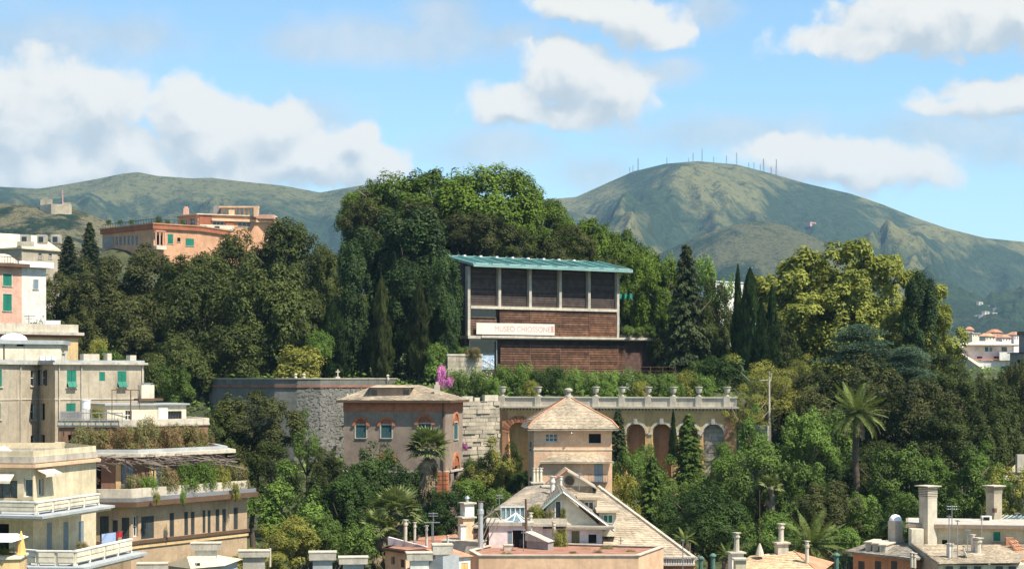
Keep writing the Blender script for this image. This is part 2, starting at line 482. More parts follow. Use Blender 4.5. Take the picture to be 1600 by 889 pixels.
def window(fc, r, parent, style='glass', sh=None, fr=None, cols=2, rows=2, sill=True, surround=None, ajar=0.0, glass=None, depth=0.28, name='window'):
    """opening in the wall with recessed pane, frame bars, sill and shutters"""
    s0, s1, z0, z1 = r
    fc.holes.append(r)
    w, h = s1 - s0, z1 - z0
    pane = fc.box(name, parent, r, -depth - 0.02, -depth + 0.02, glass or (m_dark if style == 'dark' else m_glass))
    if style != 'dark':
        mb = MB()
        t = min(0.07, w * 0.09)
        for i in range(cols + 1):
            x = s0 + w * i / cols
            x = min(max(x, s0 + t / 2), s1 - t / 2)
            fc.addbox(mb, (x - t / 2, x + t / 2, z0, z1), -depth + 0.025, -depth + 0.07)
        for j in range(rows + 1):
            z = z0 + h * j / rows
            z = min(max(z, z0 + t / 2), z1 - t / 2)
            fc.addbox(mb, (s0, s1, z - t / 2, z + t / 2), -depth + 0.028, -depth + 0.066)
        mb.build('frame', fr or m_frame, pane)
    if sill:
        fc.box('sill', pane, (s0 - 0.12, s1 + 0.12, z0 - 0.10, z0 - 0.003), -depth + 0.08, 0.12, surround or m_conclt)
    if surround:
        mb = MB()
        b = 0.16
        fc.addbox(mb, (s0 - b, s0 - 0.002, z0, z1 + b), -0.05, 0.05)
        fc.addbox(mb, (s1 + 0.002, s1 + b, z0, z1 + b), -0.05, 0.05)
        fc.addbox(mb, (s0, s1, z1 + 0.002, z1 + b), -0.05, 0.048)
        mb.build('surround', surround, pane)
    if style == 'shut':       # closed louvred leaves, the lower halves tipped out where ajar
        m = (s0 + s1) / 2
        for (a, b) in ((s0 + .01, m - .012), (m + .012, s1 - .01)):
            if ajar:
                zc = z0 + h * ajar
                fc.box('shutter', pane, (a, b, zc, z1), -0.06, -0.01, sh)
                c0, c1 = fc.w(a, zc, -0.01), fc.w(b, zc, -0.01)
                d0, d1 = fc.w(b, z0 + .05, 0.38), fc.w(a, z0 + .05, 0.38)
                k = Vector((0, 0, -0.04))
                MB().face(c0, c1, d0, d1).face(c0 + k, d1 + k, d0 + k, c1 + k).face(c0, d1, d1 + k, c0 + k).face(c1, c1 + k, d0 + k, d0).build('shutter_flap', sh, pane)
            else:
                fc.box('shutter', pane, (a, b, z0 + .01, z1 - .01), -0.08, -0.03, sh)
    if style == 'open':       # leaves folded back on the wall
        for (a, b) in ((s0 - w / 2 - .02, s0 - .02), (s1 + .02, s1 + w / 2 + .02)):
            fc.box('shutter', pane, (a, b, z0, z1), 0.015, 0.06, sh)
    return pane

class Bld:
    def __init__(self, name, label, cat, front, back, zbase, ztop, group=None):
        """front: [(px, depth)...] left to right; back: list of depths or ready points closing the plan"""
        pts = [(PX(p, d), d) for p, d in front]
        self.nf = len(pts) - 1
        if isinstance(back, (int, float)):
            a, b = Vector(pts[0]), Vector(pts[-1])
            t = (b - a).normalized()
            n = Vector((-t.y, t.x)) * back
            pts += [tuple(b + n), tuple(a + n)]
        else:
            pts += [tuple(p) for p in back]
        self.poly = pts
        self.f = [Fac(pts[i], pts[(i + 1) % len(pts)]) for i in range(len(pts))]
        self.z0, self.z1 = zbase, ztop
        c = sum((Vector(p) for p in pts), Vector((0, 0))) / len(pts)
        self.o = thing(name, label, cat, (c.x, c.y, zbase), group)
    def win(self, i, px0, py0, px1, py1, **k):
        return window(self.f[i], self.f[i].rect(px0, py0, px1, py1), self.o, **k)
    def door(self, i, px0, py0, px1, py1, **k):
        return window(self.f[i], self.f[i].rect(px0, py0, px1, py1), self.o, name='door', sill=False, **k)
    def z(self, i, px, py):
        return self.f[i].z(px, py)
    def walls(self, mat, depth=0.28):
        mb = MB()
        for f in self.f:
            f.mesh(mb, self.z0, self.z1, depth)
        return mb.build('wall', mat, self.o)
    def slab(self, name, z0, z1, out, mat, parent=None):
        return MB().prism(offset_poly(self.poly, out), z0, z1).build(name, mat, parent or self.o)
    def rim(self, name, z0, z1, out, thick, mat, parent=None):
        return MB().ring(offset_poly(self.poly, out), offset_poly(self.poly, out - thick), z0, z1).build(name, mat, parent or self.o)

def shingles(name, parent, A, B, C, D, rows, cols, mat, lift=0.05):
    """courses of slates over the roof face A (eave left) B (eave right) C (ridge right) D (ridge left)"""
    A, B, C, D = map(Vector, (A, B, C, D))
    nrm = (B - A).cross(D - A).normalized()
    if nrm.z < 0:
        nrm = -nrm
    mb = MB()
    for r in range(rows):
        v0, v1 = r / rows, min(1.0, (r + 1.15) / rows)
        l0, r0, l1, r1 = A.lerp(D, v0), B.lerp(C, v0), A.lerp(D, v1), B.lerp(C, v1)
        nc = max(1, int(round(cols * (r0 - l0).length / max(0.1, (B - A).length))))
        off = 0.5 * (r % 2) / nc
        xs = sorted({0.0, 1.0, *[min(1, max(0, (c + 0.0) / nc + off + random.uniform(-.08, .08) / nc)) for c in range(nc + 1)]})
        for c in range(len(xs) - 1):
            if xs[c + 1] - xs[c] < 1e-4:
                continue
            k = lift * random.uniform(0.75, 1.5)
            a, b = l0.lerp(r0, xs[c]) + nrm * k, l0.lerp(r0, xs[c + 1]) + nrm * k
            d, e = l1.lerp(r1, xs[c]) + nrm * 0.012, l1.lerp(r1, xs[c + 1]) + nrm * 0.012
            mb.face(a, b, e, d)
            mb.face(a - nrm * k, b - nrm * k, b, a)
    return mb.build(name, mat, parent, kind='stuff', tint=True)

# ================================================================== ground, hills, haze
def smooth(a, b, x):
    t = min(1.0, max(0.0, (x - a) / (b - a)))
    return t * t * (3 - 2 * t)
_TY = [-400, 0, 120, 170, 215, 240, 262, 285, 330, 370, 450, 600, 1000, 2400, 12000]
_TZ = [12, 14, 20, 26, 33, 39, 45, 55, 61, 59, 44, 20, 6, 2, 0]
def terrain(x, y):
    h = float(np.interp(y, _TY, _TZ))
    k = smooth(52, 36, x) * smooth(-120, -90, x)
    edge = 267 if x > -22 else 289
    if y >= edge:
        h = h + (max(h, float(np.interp(y, [266, 285, 300], [56.3, 59, 60]))) - h) * k
    h += 36 * math.exp(-((x + 105) / 75) ** 2 - ((y - 480) / 85) ** 2)
    h *= 1.0 if abs(x) < 200 else max(0.15, 1 - (abs(x) - 200) / 300)
    h += 0.8 * noise.noise(Vector((x * 0.05, y * 0.05, 0.3)))
    return max(h, 0.2)

xs = sorted({*np.arange(-170, 171, 4.0), *np.arange(-600, 601, 40.0), *np.linspace(-6500, 6500, 27)})
ys = sorted({*np.arange(100, 360, 2.5), *np.arange(-80, 700, 15.0), *np.linspace(700, 10500, 30)})
V = [(x, y, terrain(x, y)) for y in ys for x in xs]
nx = len(xs)
mb = MB()
mb.v = V
mb.f = [(j * nx + i, j * nx + i + 1, (j + 1) * nx + i + 1, (j + 1) * nx + i) for j in range(len(ys) - 1) for i in range(nx - 1)]
tag(mb.build('ground', m_soil, smooth=True), kind='structure')

def hillmat(name, wood, grass, gmin, gmax, sc=0.0016, glo=0.56, ghi=0.80):
    mt = bpy.data.materials.new(name)
    mt.use_nodes = True
    T = NT(mt.node_tree)
    g = T.n('ShaderNodeNewGeometry')
    pos = g.outputs['Position']
    z = T.n('ShaderNodeSeparateXYZ', {0: pos}).outputs[2]
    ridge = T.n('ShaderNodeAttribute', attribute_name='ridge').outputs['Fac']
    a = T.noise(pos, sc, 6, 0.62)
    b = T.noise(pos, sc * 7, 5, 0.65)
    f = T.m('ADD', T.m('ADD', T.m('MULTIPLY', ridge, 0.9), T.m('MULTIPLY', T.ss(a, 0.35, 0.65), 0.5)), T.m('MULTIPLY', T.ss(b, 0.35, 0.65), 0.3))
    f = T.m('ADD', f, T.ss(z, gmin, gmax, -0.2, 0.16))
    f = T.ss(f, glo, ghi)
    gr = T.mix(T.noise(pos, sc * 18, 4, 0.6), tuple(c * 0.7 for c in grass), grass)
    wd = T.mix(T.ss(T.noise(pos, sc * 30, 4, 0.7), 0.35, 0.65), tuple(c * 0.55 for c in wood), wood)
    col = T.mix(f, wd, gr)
    shrub = T.ss(T.noise(pos, sc * 32, 4, 0.75), 0.53, 0.60)
    col = T.mix(T.m('MULTIPLY', shrub, 0.75), col, tuple(c * 0.6 for c in wood))
    bump = T.n('ShaderNodeBump', {'Height': T.noise(pos, sc * 25, 5, 0.7), 'Strength': 1.0, 'Distance': 22.0})
    bs = T.n('ShaderNodeBsdfPrincipled', {'Base Color': col, 'Roughness': 1.0, 'Specular IOR Level': 0.0, 'Normal': bump.outputs[0]})
    T.n('ShaderNodeOutputMaterial', {0: bs.outputs[0]})
    return mt

def ridged(x, y, sc, seed, octv=5):
    a, f, s = 1.0, sc, 0.0
    for k in range(octv):
        q = noise.noise(Vector((x * f + seed, y * f - seed, seed * 1.7)))
        n = 1 - math.sqrt(q * q + 0.012) * 1.9
        s += a * n
        a *= 0.56
        f *= 2.05
    return s

def massif(name, sil, Dc, Df, Db, amp, seed, mat, px0, px1, nxs=300, nrow=90, foot=15.0, sc=0.0011, spurs=(), dark_patches=()):
    """hill mass: the crest follows the skyline at depth Dc, the flank runs down to Df with spurs and gullies"""
    xs_ = np.linspace(px0, px1, nxs)
    crest = np.interp(xs_, [p[0] for p in sil], [p[1] for p in sil])
    rows = np.concatenate([np.linspace(Df, Dc, nrow), np.linspace(Dc, Db, 14)[1:]])
    V, R = [], []
    for d in rows:
        for px, cy in zip(xs_, crest):
            x = PX(px, d)
            zc = PZ(cy, Dc)
            if d <= Dc:
                t = (d - Df) / (Dc - Df)
                z = foot + (zc - foot) * (0.35 * t + 0.65 * t ** 1.7)
                env = math.sin(math.pi * min(1, t)) ** 0.8
                r = ridged(PX(px, Dc) * 1.0, d * 0.42, sc, seed)
                dz = amp * env * (r - 0.9)
                for (sx0, sy0, sx1, sy1, wd, hh) in spurs:     # explicit spurs given by two skyline points
                    tt = min(1, max(0, ((d - sy1) / (sy0 - sy1)) if sy0 != sy1 else 0))
                    cxp = sx1 + (sx0 - sx1) * tt
                    if sy1 - 400 < d < sy0 + 200:
                        fade = min(1, max(0, (d - (sy1 - 400)) / 400))
                        q = math.exp(-((px - cxp) / wd) ** 2) * fade * math.sin(math.pi * min(1, max(0.0, 0.15 + 0.8 * t)))
                        dz += hh * q
                z += dz
                # never rise above the skyline
                zl = ZC + (zc - ZC) * d / Dc - 2.0
                z = min(z, zl) if t < 0.995 else zc
                R.append(max(0.0, min(1.0, (r - 0.75) * 0.55)) * env + 0.35 * t ** 6 - sum(k_ * math.exp(-((px - a_) / w_) ** 2 - ((t - b_) / h_) ** 2) for a_, w_, b_, h_, k_ in dark_patches))
            else:
                t = (d - Dc) / (Db - Dc)
                z = zc * (1 - t) + foot * t - 4
                R.append(0.5)
            V.append((x, d, max(z, 0.5)))
    mb = MB()
    mb.v = V
    n = nxs
    mb.f = [(j * n + i, j * n + i + 1, (j + 1) * n + i + 1, (j + 1) * n + i) for j in range(len(rows) - 1) for i in range(n - 1)]
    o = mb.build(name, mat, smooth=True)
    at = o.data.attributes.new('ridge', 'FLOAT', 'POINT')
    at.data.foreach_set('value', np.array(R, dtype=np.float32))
    MASS.append((rows, xs_, np.array(V)[:, 2].reshape(len(rows), n)))
    return tag(o, kind='structure')
MASS = []
def on_slope(px, py):
    """depth at which the line of sight through a photo point meets a hillside"""
    best = 9e9
    for rows, xs_, Z in MASS:
        if not xs_[0] <= px <= xs_[-1]:
            continue
        zc = np.array([np.interp(px, xs_, Z[r]) for r in range(len(rows))])
        hit = np.nonzero(zc >= ZC + (HY - py) / F * rows)[0]
        if len(hit):
            best = min(best, rows[hit[0]])
    return best

MAIN = [(560, 400), (700, 352), (780, 328), (840, 313), (900, 308), (940, 290), (990, 268), (1040, 256), (1090, 252), (1150, 257), (1200, 270),
        (1260, 287), (1330, 303), (1380, 320), (1430, 340), (1480, 357), (1540, 372), (1600, 378), (1700, 386), (1900, 430)]
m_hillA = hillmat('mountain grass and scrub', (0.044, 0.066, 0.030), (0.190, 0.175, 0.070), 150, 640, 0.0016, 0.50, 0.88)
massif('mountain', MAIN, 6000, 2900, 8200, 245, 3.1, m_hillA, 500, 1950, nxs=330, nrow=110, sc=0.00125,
       dark_patches=((1290, 95, 0.8, 0.3, 0.75), (1000, 60, 0.75, 0.25, 0.5)))  # areas of the flank coloured darker, with less of the grass tone
FOOT = [(900, 470), (980, 424), (1040, 392), (1100, 366), (1150, 350), (1185, 345), (1230, 352), (1290, 378), (1350, 408), (1420, 436), (1500, 462), (1560, 480), (1640, 490), (1800, 500)]
m_hillB = hillmat('dry grass foothill', (0.044, 0.066, 0.030), (0.150, 0.140, 0.064), 60, 300, 0.0028, 0.72, 1.0)
massif('foothill', FOOT, 3900, 2700, 4600, 70, 8.4, m_hillB, 860, 1800, nxs=220, nrow=60, sc=0.0024)
LEFT = [(-200, 300), (-60, 296), (0, 292), (60, 295), (100, 289), (150, 280), (190, 272), (215, 269), (245, 275), (300, 279), (330, 278), (380, 284), (440, 290), (500, 301), (540, 294),
        (570, 289), (620, 298), (720, 312), (840, 322), (950, 340), (1100, 380)]
m_hillC = hillmat('wooded ridge', (0.040, 0.062, 0.030), (0.155, 0.15, 0.062), 250, 560, 0.0016, 0.66, 1.02)
massif('ridge', LEFT, 5300, 3000, 7200, 200, 5.7, m_hillC, -260, 1100, nxs=300, nrow=90, sc=0.0014)
FORT = [(-200, 322), (-60, 316), (0, 318), (40, 320), (66, 326), (115, 326), (135, 333), (160, 343), (190, 356), (230, 368), (290, 392), (400, 440)]
m_hillD = hillmat('fort hill scrub', (0.034, 0.055, 0.02), (0.28, 0.235, 0.11), 90, 240, 0.004, 0.55, 0.8)
massif('fort_hill', FORT, 2300, 1500, 2800, 45, 2.2, m_hillD, -240, 420, nxs=170, nrow=50, sc=0.004)

# the air between: an even haze round everything, sky outside
hz = bpy.data.materials.new('summer haze')
hz.use_nodes = True
T = NT(hz.node_tree)
pv = T.n('ShaderNodeVolumePrincipled', {'Color': (0.45, 0.75, 1.0, 1), 'Density': 0.000044, 'Anisotropy': 0.0})
T.n('ShaderNodeOutputMaterial', {'Volume': pv.outputs[0]})
tag(MB().box((0, 5150, 419), (13400, 10900, 840)).build('haze', hz), 'pale summer haze filling the air over the valley', None, kind='stuff')

# ================================================================== vegetation prototypes
def quad_mesh(name, C, A, B, shape='leaf', tint=None):
    """leaf quads: centre C, half length vector A, half width vector B"""
    n = len(C)
    if shape == 'leaf':
        q = np.stack([C - A, C - A * 0.1 + B, C + A, C - A * 0.1 - B], 1)
    else:
        q = np.stack([C - A - B * 0.6, C - A + B * 0.6, C + A + B * 0.25, C + A - B * 0.25], 1)
    me = bpy.data.meshes.new(name)
    me.vertices.add(n * 4)
    me.vertices.foreach_set('co', q.reshape(-1).astype(np.float32))
    me.loops.add(n * 4)
    me.loops.foreach_set('vertex_index', np.arange(n * 4, dtype=np.int32))
    me.polygons.add(n)
    me.polygons.foreach_set('loop_start', np.arange(0, n * 4, 4, dtype=np.int32))
    me.polygons.foreach_set('loop_total', np.full(n, 4, dtype=np.int32))
    me.update(calc_edges=True)
    at = me.attributes.new('tint', 'FLOAT', 'FACE')
    at.data.foreach_set('value', (rng.random(n) if tint is None else tint).astype(np.float32))
    return me
def unit(v):
    return v / np.maximum(1e-9, np.linalg.norm(v, axis=-1, keepdims=True))
def rdir(n):
    return unit(rng.normal(size=(n, 3)))
def frame(nrm, up=None):
    r = up if up is not None else rdir(len(nrm))
    a = unit(r - nrm * np.sum(r * nrm, 1, keepdims=True))
    return a, np.cross(nrm, a)

def crown_clumps(name, Wd, H, nclump, per, leaf, seed, zlow=-0.75, cr=(0.10, 0.17), flat=0.85, shape='leaf', rmin=0.55, rmax=0.88, asp=0.55, power=1.0, lump=0.2, updir=0.25, lobe=0, lflat=0.8):
    global rng
    rng = np.random.default_rng(seed)
    cs = []
    while len(cs) < nclump:
        d = rdir(1)[0]
        if d[2] < zlow:
            continue
        k = 1 + lump * noise.noise(Vector(d * 1.6) + Vector((seed * 3.1, 0, 0))) * 2
        r = rng.uniform(rmin, rmax) * k
        zz = abs(d[2]) ** power * np.sign(d[2])
        c = np.array((d[0] * r * Wd / 2, d[1] * r * Wd / 2, 0.5 * H + zz * r * 0.5 * H))
        if not lobe:
            cs.append(c)
            continue
        # a bough: smaller clumps over its outer and upper side, dark gaps between boughs
        Rl = Wd * lobe * rng.uniform(0.7, 1.25)
        c = np.array((0, 0, 0.5 * H)) + (c - np.array((0, 0, 0.5 * H))) * 0.84
        m = 0
        while m < 8:
            e = rdir(1)[0]
            if e @ d < -0.25 or e[2] < -0.45:
                continue
            cs.append(c + e * Rl * rng.uniform(0.65, 1.0) * np.array((1, 1, lflat)))
            m += 1
    cs = np.array(cs)
    C, N, TT = [], [], []
    for c in cs:
        R = Wd * rng.uniform(*cr)
        n = int(per * (R / (Wd * sum(cr) / 2)) ** 1.6)
        d = rdir(n)
        d[:, 2] = np.where(d[:, 2] < -0.45, -d[:, 2], d[:, 2])
        lum = 1 + 0.28 * np.array([noise.noise(Vector(x * 2.6) + Vector(c)) for x in d])
        p = c + d * R * (0.62 + 0.38 * rng.random(n) ** 0.6)[:, None] * lum[:, None] * np.array([1, 1, flat])
        out = unit(c - np.array([0, 0, 0.42 * H]))
        N.append(unit(d * 0.9 + out * 0.3 + np.array([0, 0, updir]) + rdir(n) * 0.45))
        C.append(p)
        TT.append(np.clip(rng.random() * 0.55 + rng.random(n) * 0.55, 0, 1))
    nf = int(0.12 * sum(len(q) for q in C))          # leaves inside the crown that close it against the sky
    q = rdir(nf) * (rng.random(nf) ** 0.5)[:, None] * 0.62
    q[:, 2] = np.maximum(q[:, 2], zlow * 0.6)
    C.append(q * np.array([Wd / 2, Wd / 2, H / 2]) + np.array([0, 0, H / 2]))
    N.append(rdir(nf)); TT.append(rng.random(nf) * 0.3)
    C, N, TT = np.concatenate(C), np.concatenate(N), np.concatenate(TT)
    a, b = frame(N)
    s = leaf * rng.uniform(0.65, 1.3, len(C))[:, None] / 2
    k = np.array([Wd / 2, Wd / 2, H])
    C = C / k
    rx = np.percentile(np.hypot(C[:, 0], C[:, 1]), 98)
    z0, z1 = np.percentile(C[:, 2], (0.5, 99.7))
    C = (C - np.array([0, 0, z0])) / np.array([rx, rx, z1 - z0])
    return quad_mesh(name, C, a * s / k, b * s * asp / k, shape, TT)

def crown_cypress(name, Wd, H, n, seed, leaf=0.34, sharp=1.7, base=0.10):
    global rng
    rng = np.random.default_rng(seed)
    z = rng.random(n) ** 1.15
    th = rng.random(n) * 2 * np.pi
    prof = np.minimum(1, z / base) ** 0.5 * np.maximum(0.0, 1 - z ** sharp) ** 0.85
    lum = np.array([noise.noise(Vector((math.cos(t) * 1.7 + seed, math.sin(t) * 1.7, zz * H * 0.42))) + 0.6 * noise.noise(Vector((math.cos(t) * 4 + seed, math.sin(t) * 4, zz * H * 0.9))) for t, zz in zip(th, z)])
    r = Wd / 2 * prof * (0.80 + 0.55 * lum) * (0.75 + 0.25 * rng.random(n) ** 0.5)
    rad = np.stack([np.cos(th), np.sin(th), np.zeros(n)], 1)
    C = rad * r[:, None] + np.stack([np.zeros(n), np.zeros(n), z * H], 1)
    ax = unit(rad * 0.35 + np.array([0, 0, 1.0]) + rdir(n) * 0.35)
    N = unit(rad + rdir(n) * 0.55)
    b = unit(np.cross(N, ax))
    s = leaf * rng.uniform(0.7, 1.4, n)[:, None] / 2
    k = np.array([Wd / 2, Wd / 2, H])
    tint = np.clip(0.5 + lum * 0.7 + rng.normal(size=n) * 0.2, 0, 1)
    return quad_mesh(name, C / k, ax * s * 1.5 / k, b * s * 0.55 / k, 'leaf', tint)

def crown_conifer(name, Wd, H, levels, seed, leaf=0.42, droop=0.35, nb=9, conic=0.85):
    global rng
    rng = np.random.default_rng(seed)
    C, A, N = [], [], []
    for L in range(levels):
        z = 0.02 + 0.96 * L / levels
        Rm = Wd / 2 * (1 - z) ** conic * rng.uniform(0.8, 1.1) + 0.15
        for b in range(nb):
            th = rng.random() * 2 * math.pi
            ln = Rm * rng.uniform(0.65, 1.15)
            d = np.array([math.cos(th), math.sin(th), 0])
            side = np.array([-d[1], d[0], 0])
            m = int(14 + ln * 22)
            t = rng.random(m) ** 0.7
            wid = 0.28 * ln * (1 - t * 0.75) + 0.12
            off = rng.uniform(-1, 1, m) * wid
            p = d * (t * ln)[:, None] + side * off[:, None]
            p[:, 2] = z * H - droop * ln * t ** 1.6 - np.abs(off) * 0.35 + rng.normal(size=m) * 0.10
            C.append(p)
            A.append(unit(d * 0.7 + side * np.sign(off)[:, None] * 0.5 + np.array([0, 0, -0.45]) + rdir(m) * 0.3))
            N.append(unit(np.array([0, 0, 1.0]) + d * 0.4 + rdir(m) * 0.55))
    C, A, N = np.concatenate(C), np.concatenate(A), np.concatenate(N)
    B = unit(np.cross(N, A))
    s = leaf * rng.uniform(0.7, 1.3, len(C))[:, None] / 2
    k = np.array([Wd / 2, Wd / 2, H])
    return quad_mesh(name, C / k, A * s * 1.2 / k, B * s * 0.5 / k, 'leaf')

def crown_plates(name, Wd, H, nplate, per, seed, leaf=0.36):
    """cedar: flat spreading plates of needles"""
    global rng
    rng = np.random.default_rng(seed)
    C, N = [], []
    for i in range(nplate):
        z = (i + rng.random()) / nplate
        rr = Wd / 2 * (1 - z) ** 0.55 * 0.75
        th = rng.random() * 6.28
        c = np.array([math.cos(th) * rr * rng.uniform(0.2, 1), math.sin(th) * rr * rng.uniform(0.2, 1), z * H * 0.95])
        R = Wd * rng.uniform(0.14, 0.24)
        d = rng.normal(size=(per, 2))
        d = d / np.linalg.norm(d, axis=1, keepdims=True) * (rng.random(per) ** 0.5)[:, None]
        lob = np.array([1 + 0.5 * noise.noise(Vector((x * 2, y * 2, i * 3.0))) for x, y in d])
        x, y = c[0] + d[:, 0] * R * lob, c[1] + d[:, 1] * R * lob
        zz = c[2] - 0.25 * R * (d[:, 0] ** 2 + d[:, 1] ** 2) + rng.normal(size=per) * 0.12 + 0.25
        C.append(np.stack([x, y, zz], 1))
        N.append(unit(np.array([0, 0, 1.0]) + rdir(per) * 0.65))
    C, N = np.concatenate(C), np.concatenate(N)
    a, b = frame(N)
    s = leaf * rng.uniform(0.7, 1.3, len(C))[:, None] / 2
    k = np.array([Wd / 2, Wd / 2, H])
    return quad_mesh(name, C / k, a * s / k, b * s * 0.5 / k, 'leaf')

PROTO = {
    'oak': [crown_clumps('oak crown', 13, 11, 216, 95, 0.36, s, cr=(0.05, 0.095), lobe=0.15, rmin=0.6, rmax=0.92) for s in (11, 12, 13, 14)],
    'holm': [crown_clumps('holm crown', 12, 11, 240, 85, 0.32, s, cr=(0.04, 0.085), lump=0.28, lobe=0.12, rmin=0.6, rmax=0.95) for s in (21, 22, 23)],
    'pine': [crown_clumps('stone pine crown', 17, 9, 360, 100, 0.36, s, zlow=-0.3, cr=(0.035, 0.07), flat=0.8, asp=0.6, rmin=0.78, rmax=0.95, lump=0.06, updir=0.5, lobe=0.08, lflat=0.6) for s in (31, 32, 33)],
    'plane': [crown_clumps('plane crown', 17, 15, 260, 95, 0.44, s, cr=(0.035, 0.075), lump=0.26, asp=0.7, rmin=0.55, rmax=0.95, lobe=0.11) for s in (41, 42)],
    'mont': [crown_clumps('broad cypress crown', 9, 19, 280, 105, 0.34, s, cr=(0.07, 0.12), flat=1.1, asp=0.7, lump=0.2, rmin=0.6, rmax=0.9, lobe=0.13, lflat=1.3) for s in (51, 52, 53)],
    'cyp': [crown_cypress('cypress crown', 3.4, 15, 11000, s, 0.28) for s in (61, 62, 63)],
    'cypf': [crown_cypress('full cypress crown', 6.5, 15, 15000, s, 0.36, 2.6, 0.16) for s in (66, 67)],
    'con': [crown_conifer('conifer crown', 8.5, 18, 44, s, nb=12, conic=0.6, leaf=0.40) for s in (71, 72)],
    'cedar': [crown_plates('cedar crown', 16, 7, 30, 800, s, 0.30) for s in (81, 82)],
    'tree': [crown_clumps('broadleaf crown', 9, 8, 176, 62, 0.28, s, cr=(0.05, 0.10), lump=0.28, lobe=0.14, rmin=0.6, rmax=0.92) for s in (91, 92, 93)],
    'bush': [crown_clumps('bush crown', 4, 3, 42, 110, 0.19, s, cr=(0.12, 0.2), lump=0.3, zlow=-0.4) for s in (95, 96, 97)],
    'mpine': [crown_clumps('open pine crown', 10, 9, 46, 230, 0.34, s, cr=(0.09, 0.15), flat=0.6, asp=0.25, rmin=0.35, rmax=0.95, lump=0.35, updir=0.6) for s in (98, 99)],
}
m_l = {
    'oak': leafmat('evergreen oak leaves', (0.0125, 0.0205, 0.0045), (0.0850, 0.1000, 0.0220)),
    'olive': leafmat('olive brown leaves', (0.0145, 0.0200, 0.0050), (0.0950, 0.0990, 0.0260)),
    'holm': leafmat('holm oak leaves', (0.0105, 0.0185, 0.0045), (0.0720, 0.0880, 0.0180)),
    'pine': leafmat('stone pine needles', (0.024, 0.050, 0.005), (0.120, 0.175, 0.016), 0.2),
    'plane': leafmat('plane leaves', (0.085, 0.105, 0.014), (0.28, 0.285, 0.052), 0.32),
    'mont': leafmat('dark cypress sprays', (0.0087, 0.0211, 0.0062), (0.0492, 0.0820, 0.0197), 0.15),
    'cyp': leafmat('cypress sprays', (0.0074, 0.0174, 0.0050), (0.0410, 0.0672, 0.0164), 0.12),
    'cypbr': leafmat('browning cypress sprays', (0.0124, 0.0198, 0.0062), (0.0656, 0.0754, 0.0197), 0.15),
    'con': leafmat('grey green needles', (0.0124, 0.0223, 0.0074), (0.0697, 0.0861, 0.0295), 0.15),
    'cedar': leafmat('blue green cedar needles', (0.030, 0.058, 0.034), (0.10, 0.15, 0.088), 0.15),
    'mid': leafmat('mid green leaves', (0.022, 0.048, 0.009), (0.125, 0.180, 0.032)),
    'bright': leafmat('bright green leaves', (0.034, 0.072, 0.010), (0.160, 0.235, 0.042), 0.35),
    'yel': leafmat('yellow green leaves', (0.085, 0.100, 0.016), (0.270, 0.255, 0.050), 0.35),
    'lush': leafmat('dark glossy leaves', (0.0087, 0.0236, 0.0050), (0.0590, 0.0984, 0.0180)),
    'dry': leafmat('dry russet leaves', (0.085, 0.055, 0.025), (0.26, 0.170, 0.075), 0.3, (0.10, 0.15, 0.03), 0.7),
    'mixed': leafmat('mixed terrace plants', (0.070, 0.085, 0.025), (0.24, 0.215, 0.085), 0.3, (0.30, 0.10, 0.07), 0.93),
    'purple': leafmat('bougainvillea flowers', (0.36, 0.07, 0.24), (0.75, 0.26, 0.56), 0.35, (0.05, 0.10, 0.02), 0.82),
    'palm': leafmat('palm leaflets', (0.055, 0.085, 0.016), (0.19, 0.22, 0.06), 0.25),
    'palmdry': leafmat('dead palm leaves', (0.16, 0.11, 0.06), (0.36, 0.27, 0.16), 0.2),
    'fan': leafmat('fan palm leaves', (0.06, 0.085, 0.022), (0.22, 0.24, 0.085), 0.3),
    'oleander': leafmat('oleander leaves', (0.035, 0.070, 0.014), (0.13, 0.185, 0.036), 0.3, (0.75, 0.70, 0.66), 0.975),
}

def trunk_mesh(name, limbs, r0, mat, seed, lean=0.05, split=0.45):
    """unit height trunk with limbs reaching into the crown (z 0..1)"""
    rd = random.Random(seed)
    mb = MB()
    pts = [(rd.uniform(-lean, lean) * k / 5, rd.uniform(-lean, lean) * k / 5, k / 5 * 0.85) for k in range(6)]
    mb.tube(pts, [r0 * (1.25 if k == 0 else 1 - 0.14 * k) for k in range(6)], 7)
    for i in range(limbs):
        z = split + (0.8 - split) * rd.random()
        th = rd.random() * 6.28
        L = rd.uniform(0.25, 0.42)
        p = Vector((0, 0, z))
        q = p + Vector((math.cos(th) * L * 0.5, math.sin(th) * L * 0.5, 0.10))
        w = q + Vector((math.cos(th + .3) * L * 0.5, math.sin(th + .3) * L * 0.5, 0.12))
        mb.tube([p, q, w], [r0 * 0.5, r0 * 0.33, r0 * 0.12], 5)
    me = bpy.data.meshes.new(name)
    me.from_pydata(mb.v, [], mb.f)
    me.materials.append(mat)
    me.polygons.foreach_set('use_smooth', [True] * len(me.polygons))
    return me
TRUNK = [trunk_mesh('trunk', 6, 0.03, m_bark, s) for s in (1, 2, 3)]
TRUNKP = [trunk_mesh('pine trunk', 7, 0.026, m_barkpale, s, 0.08, 0.6) for s in (4, 5)]
for k, lst in PROTO.items():
    for me in lst:
        me.materials.append(m_l.get(k, m_l['mid']))

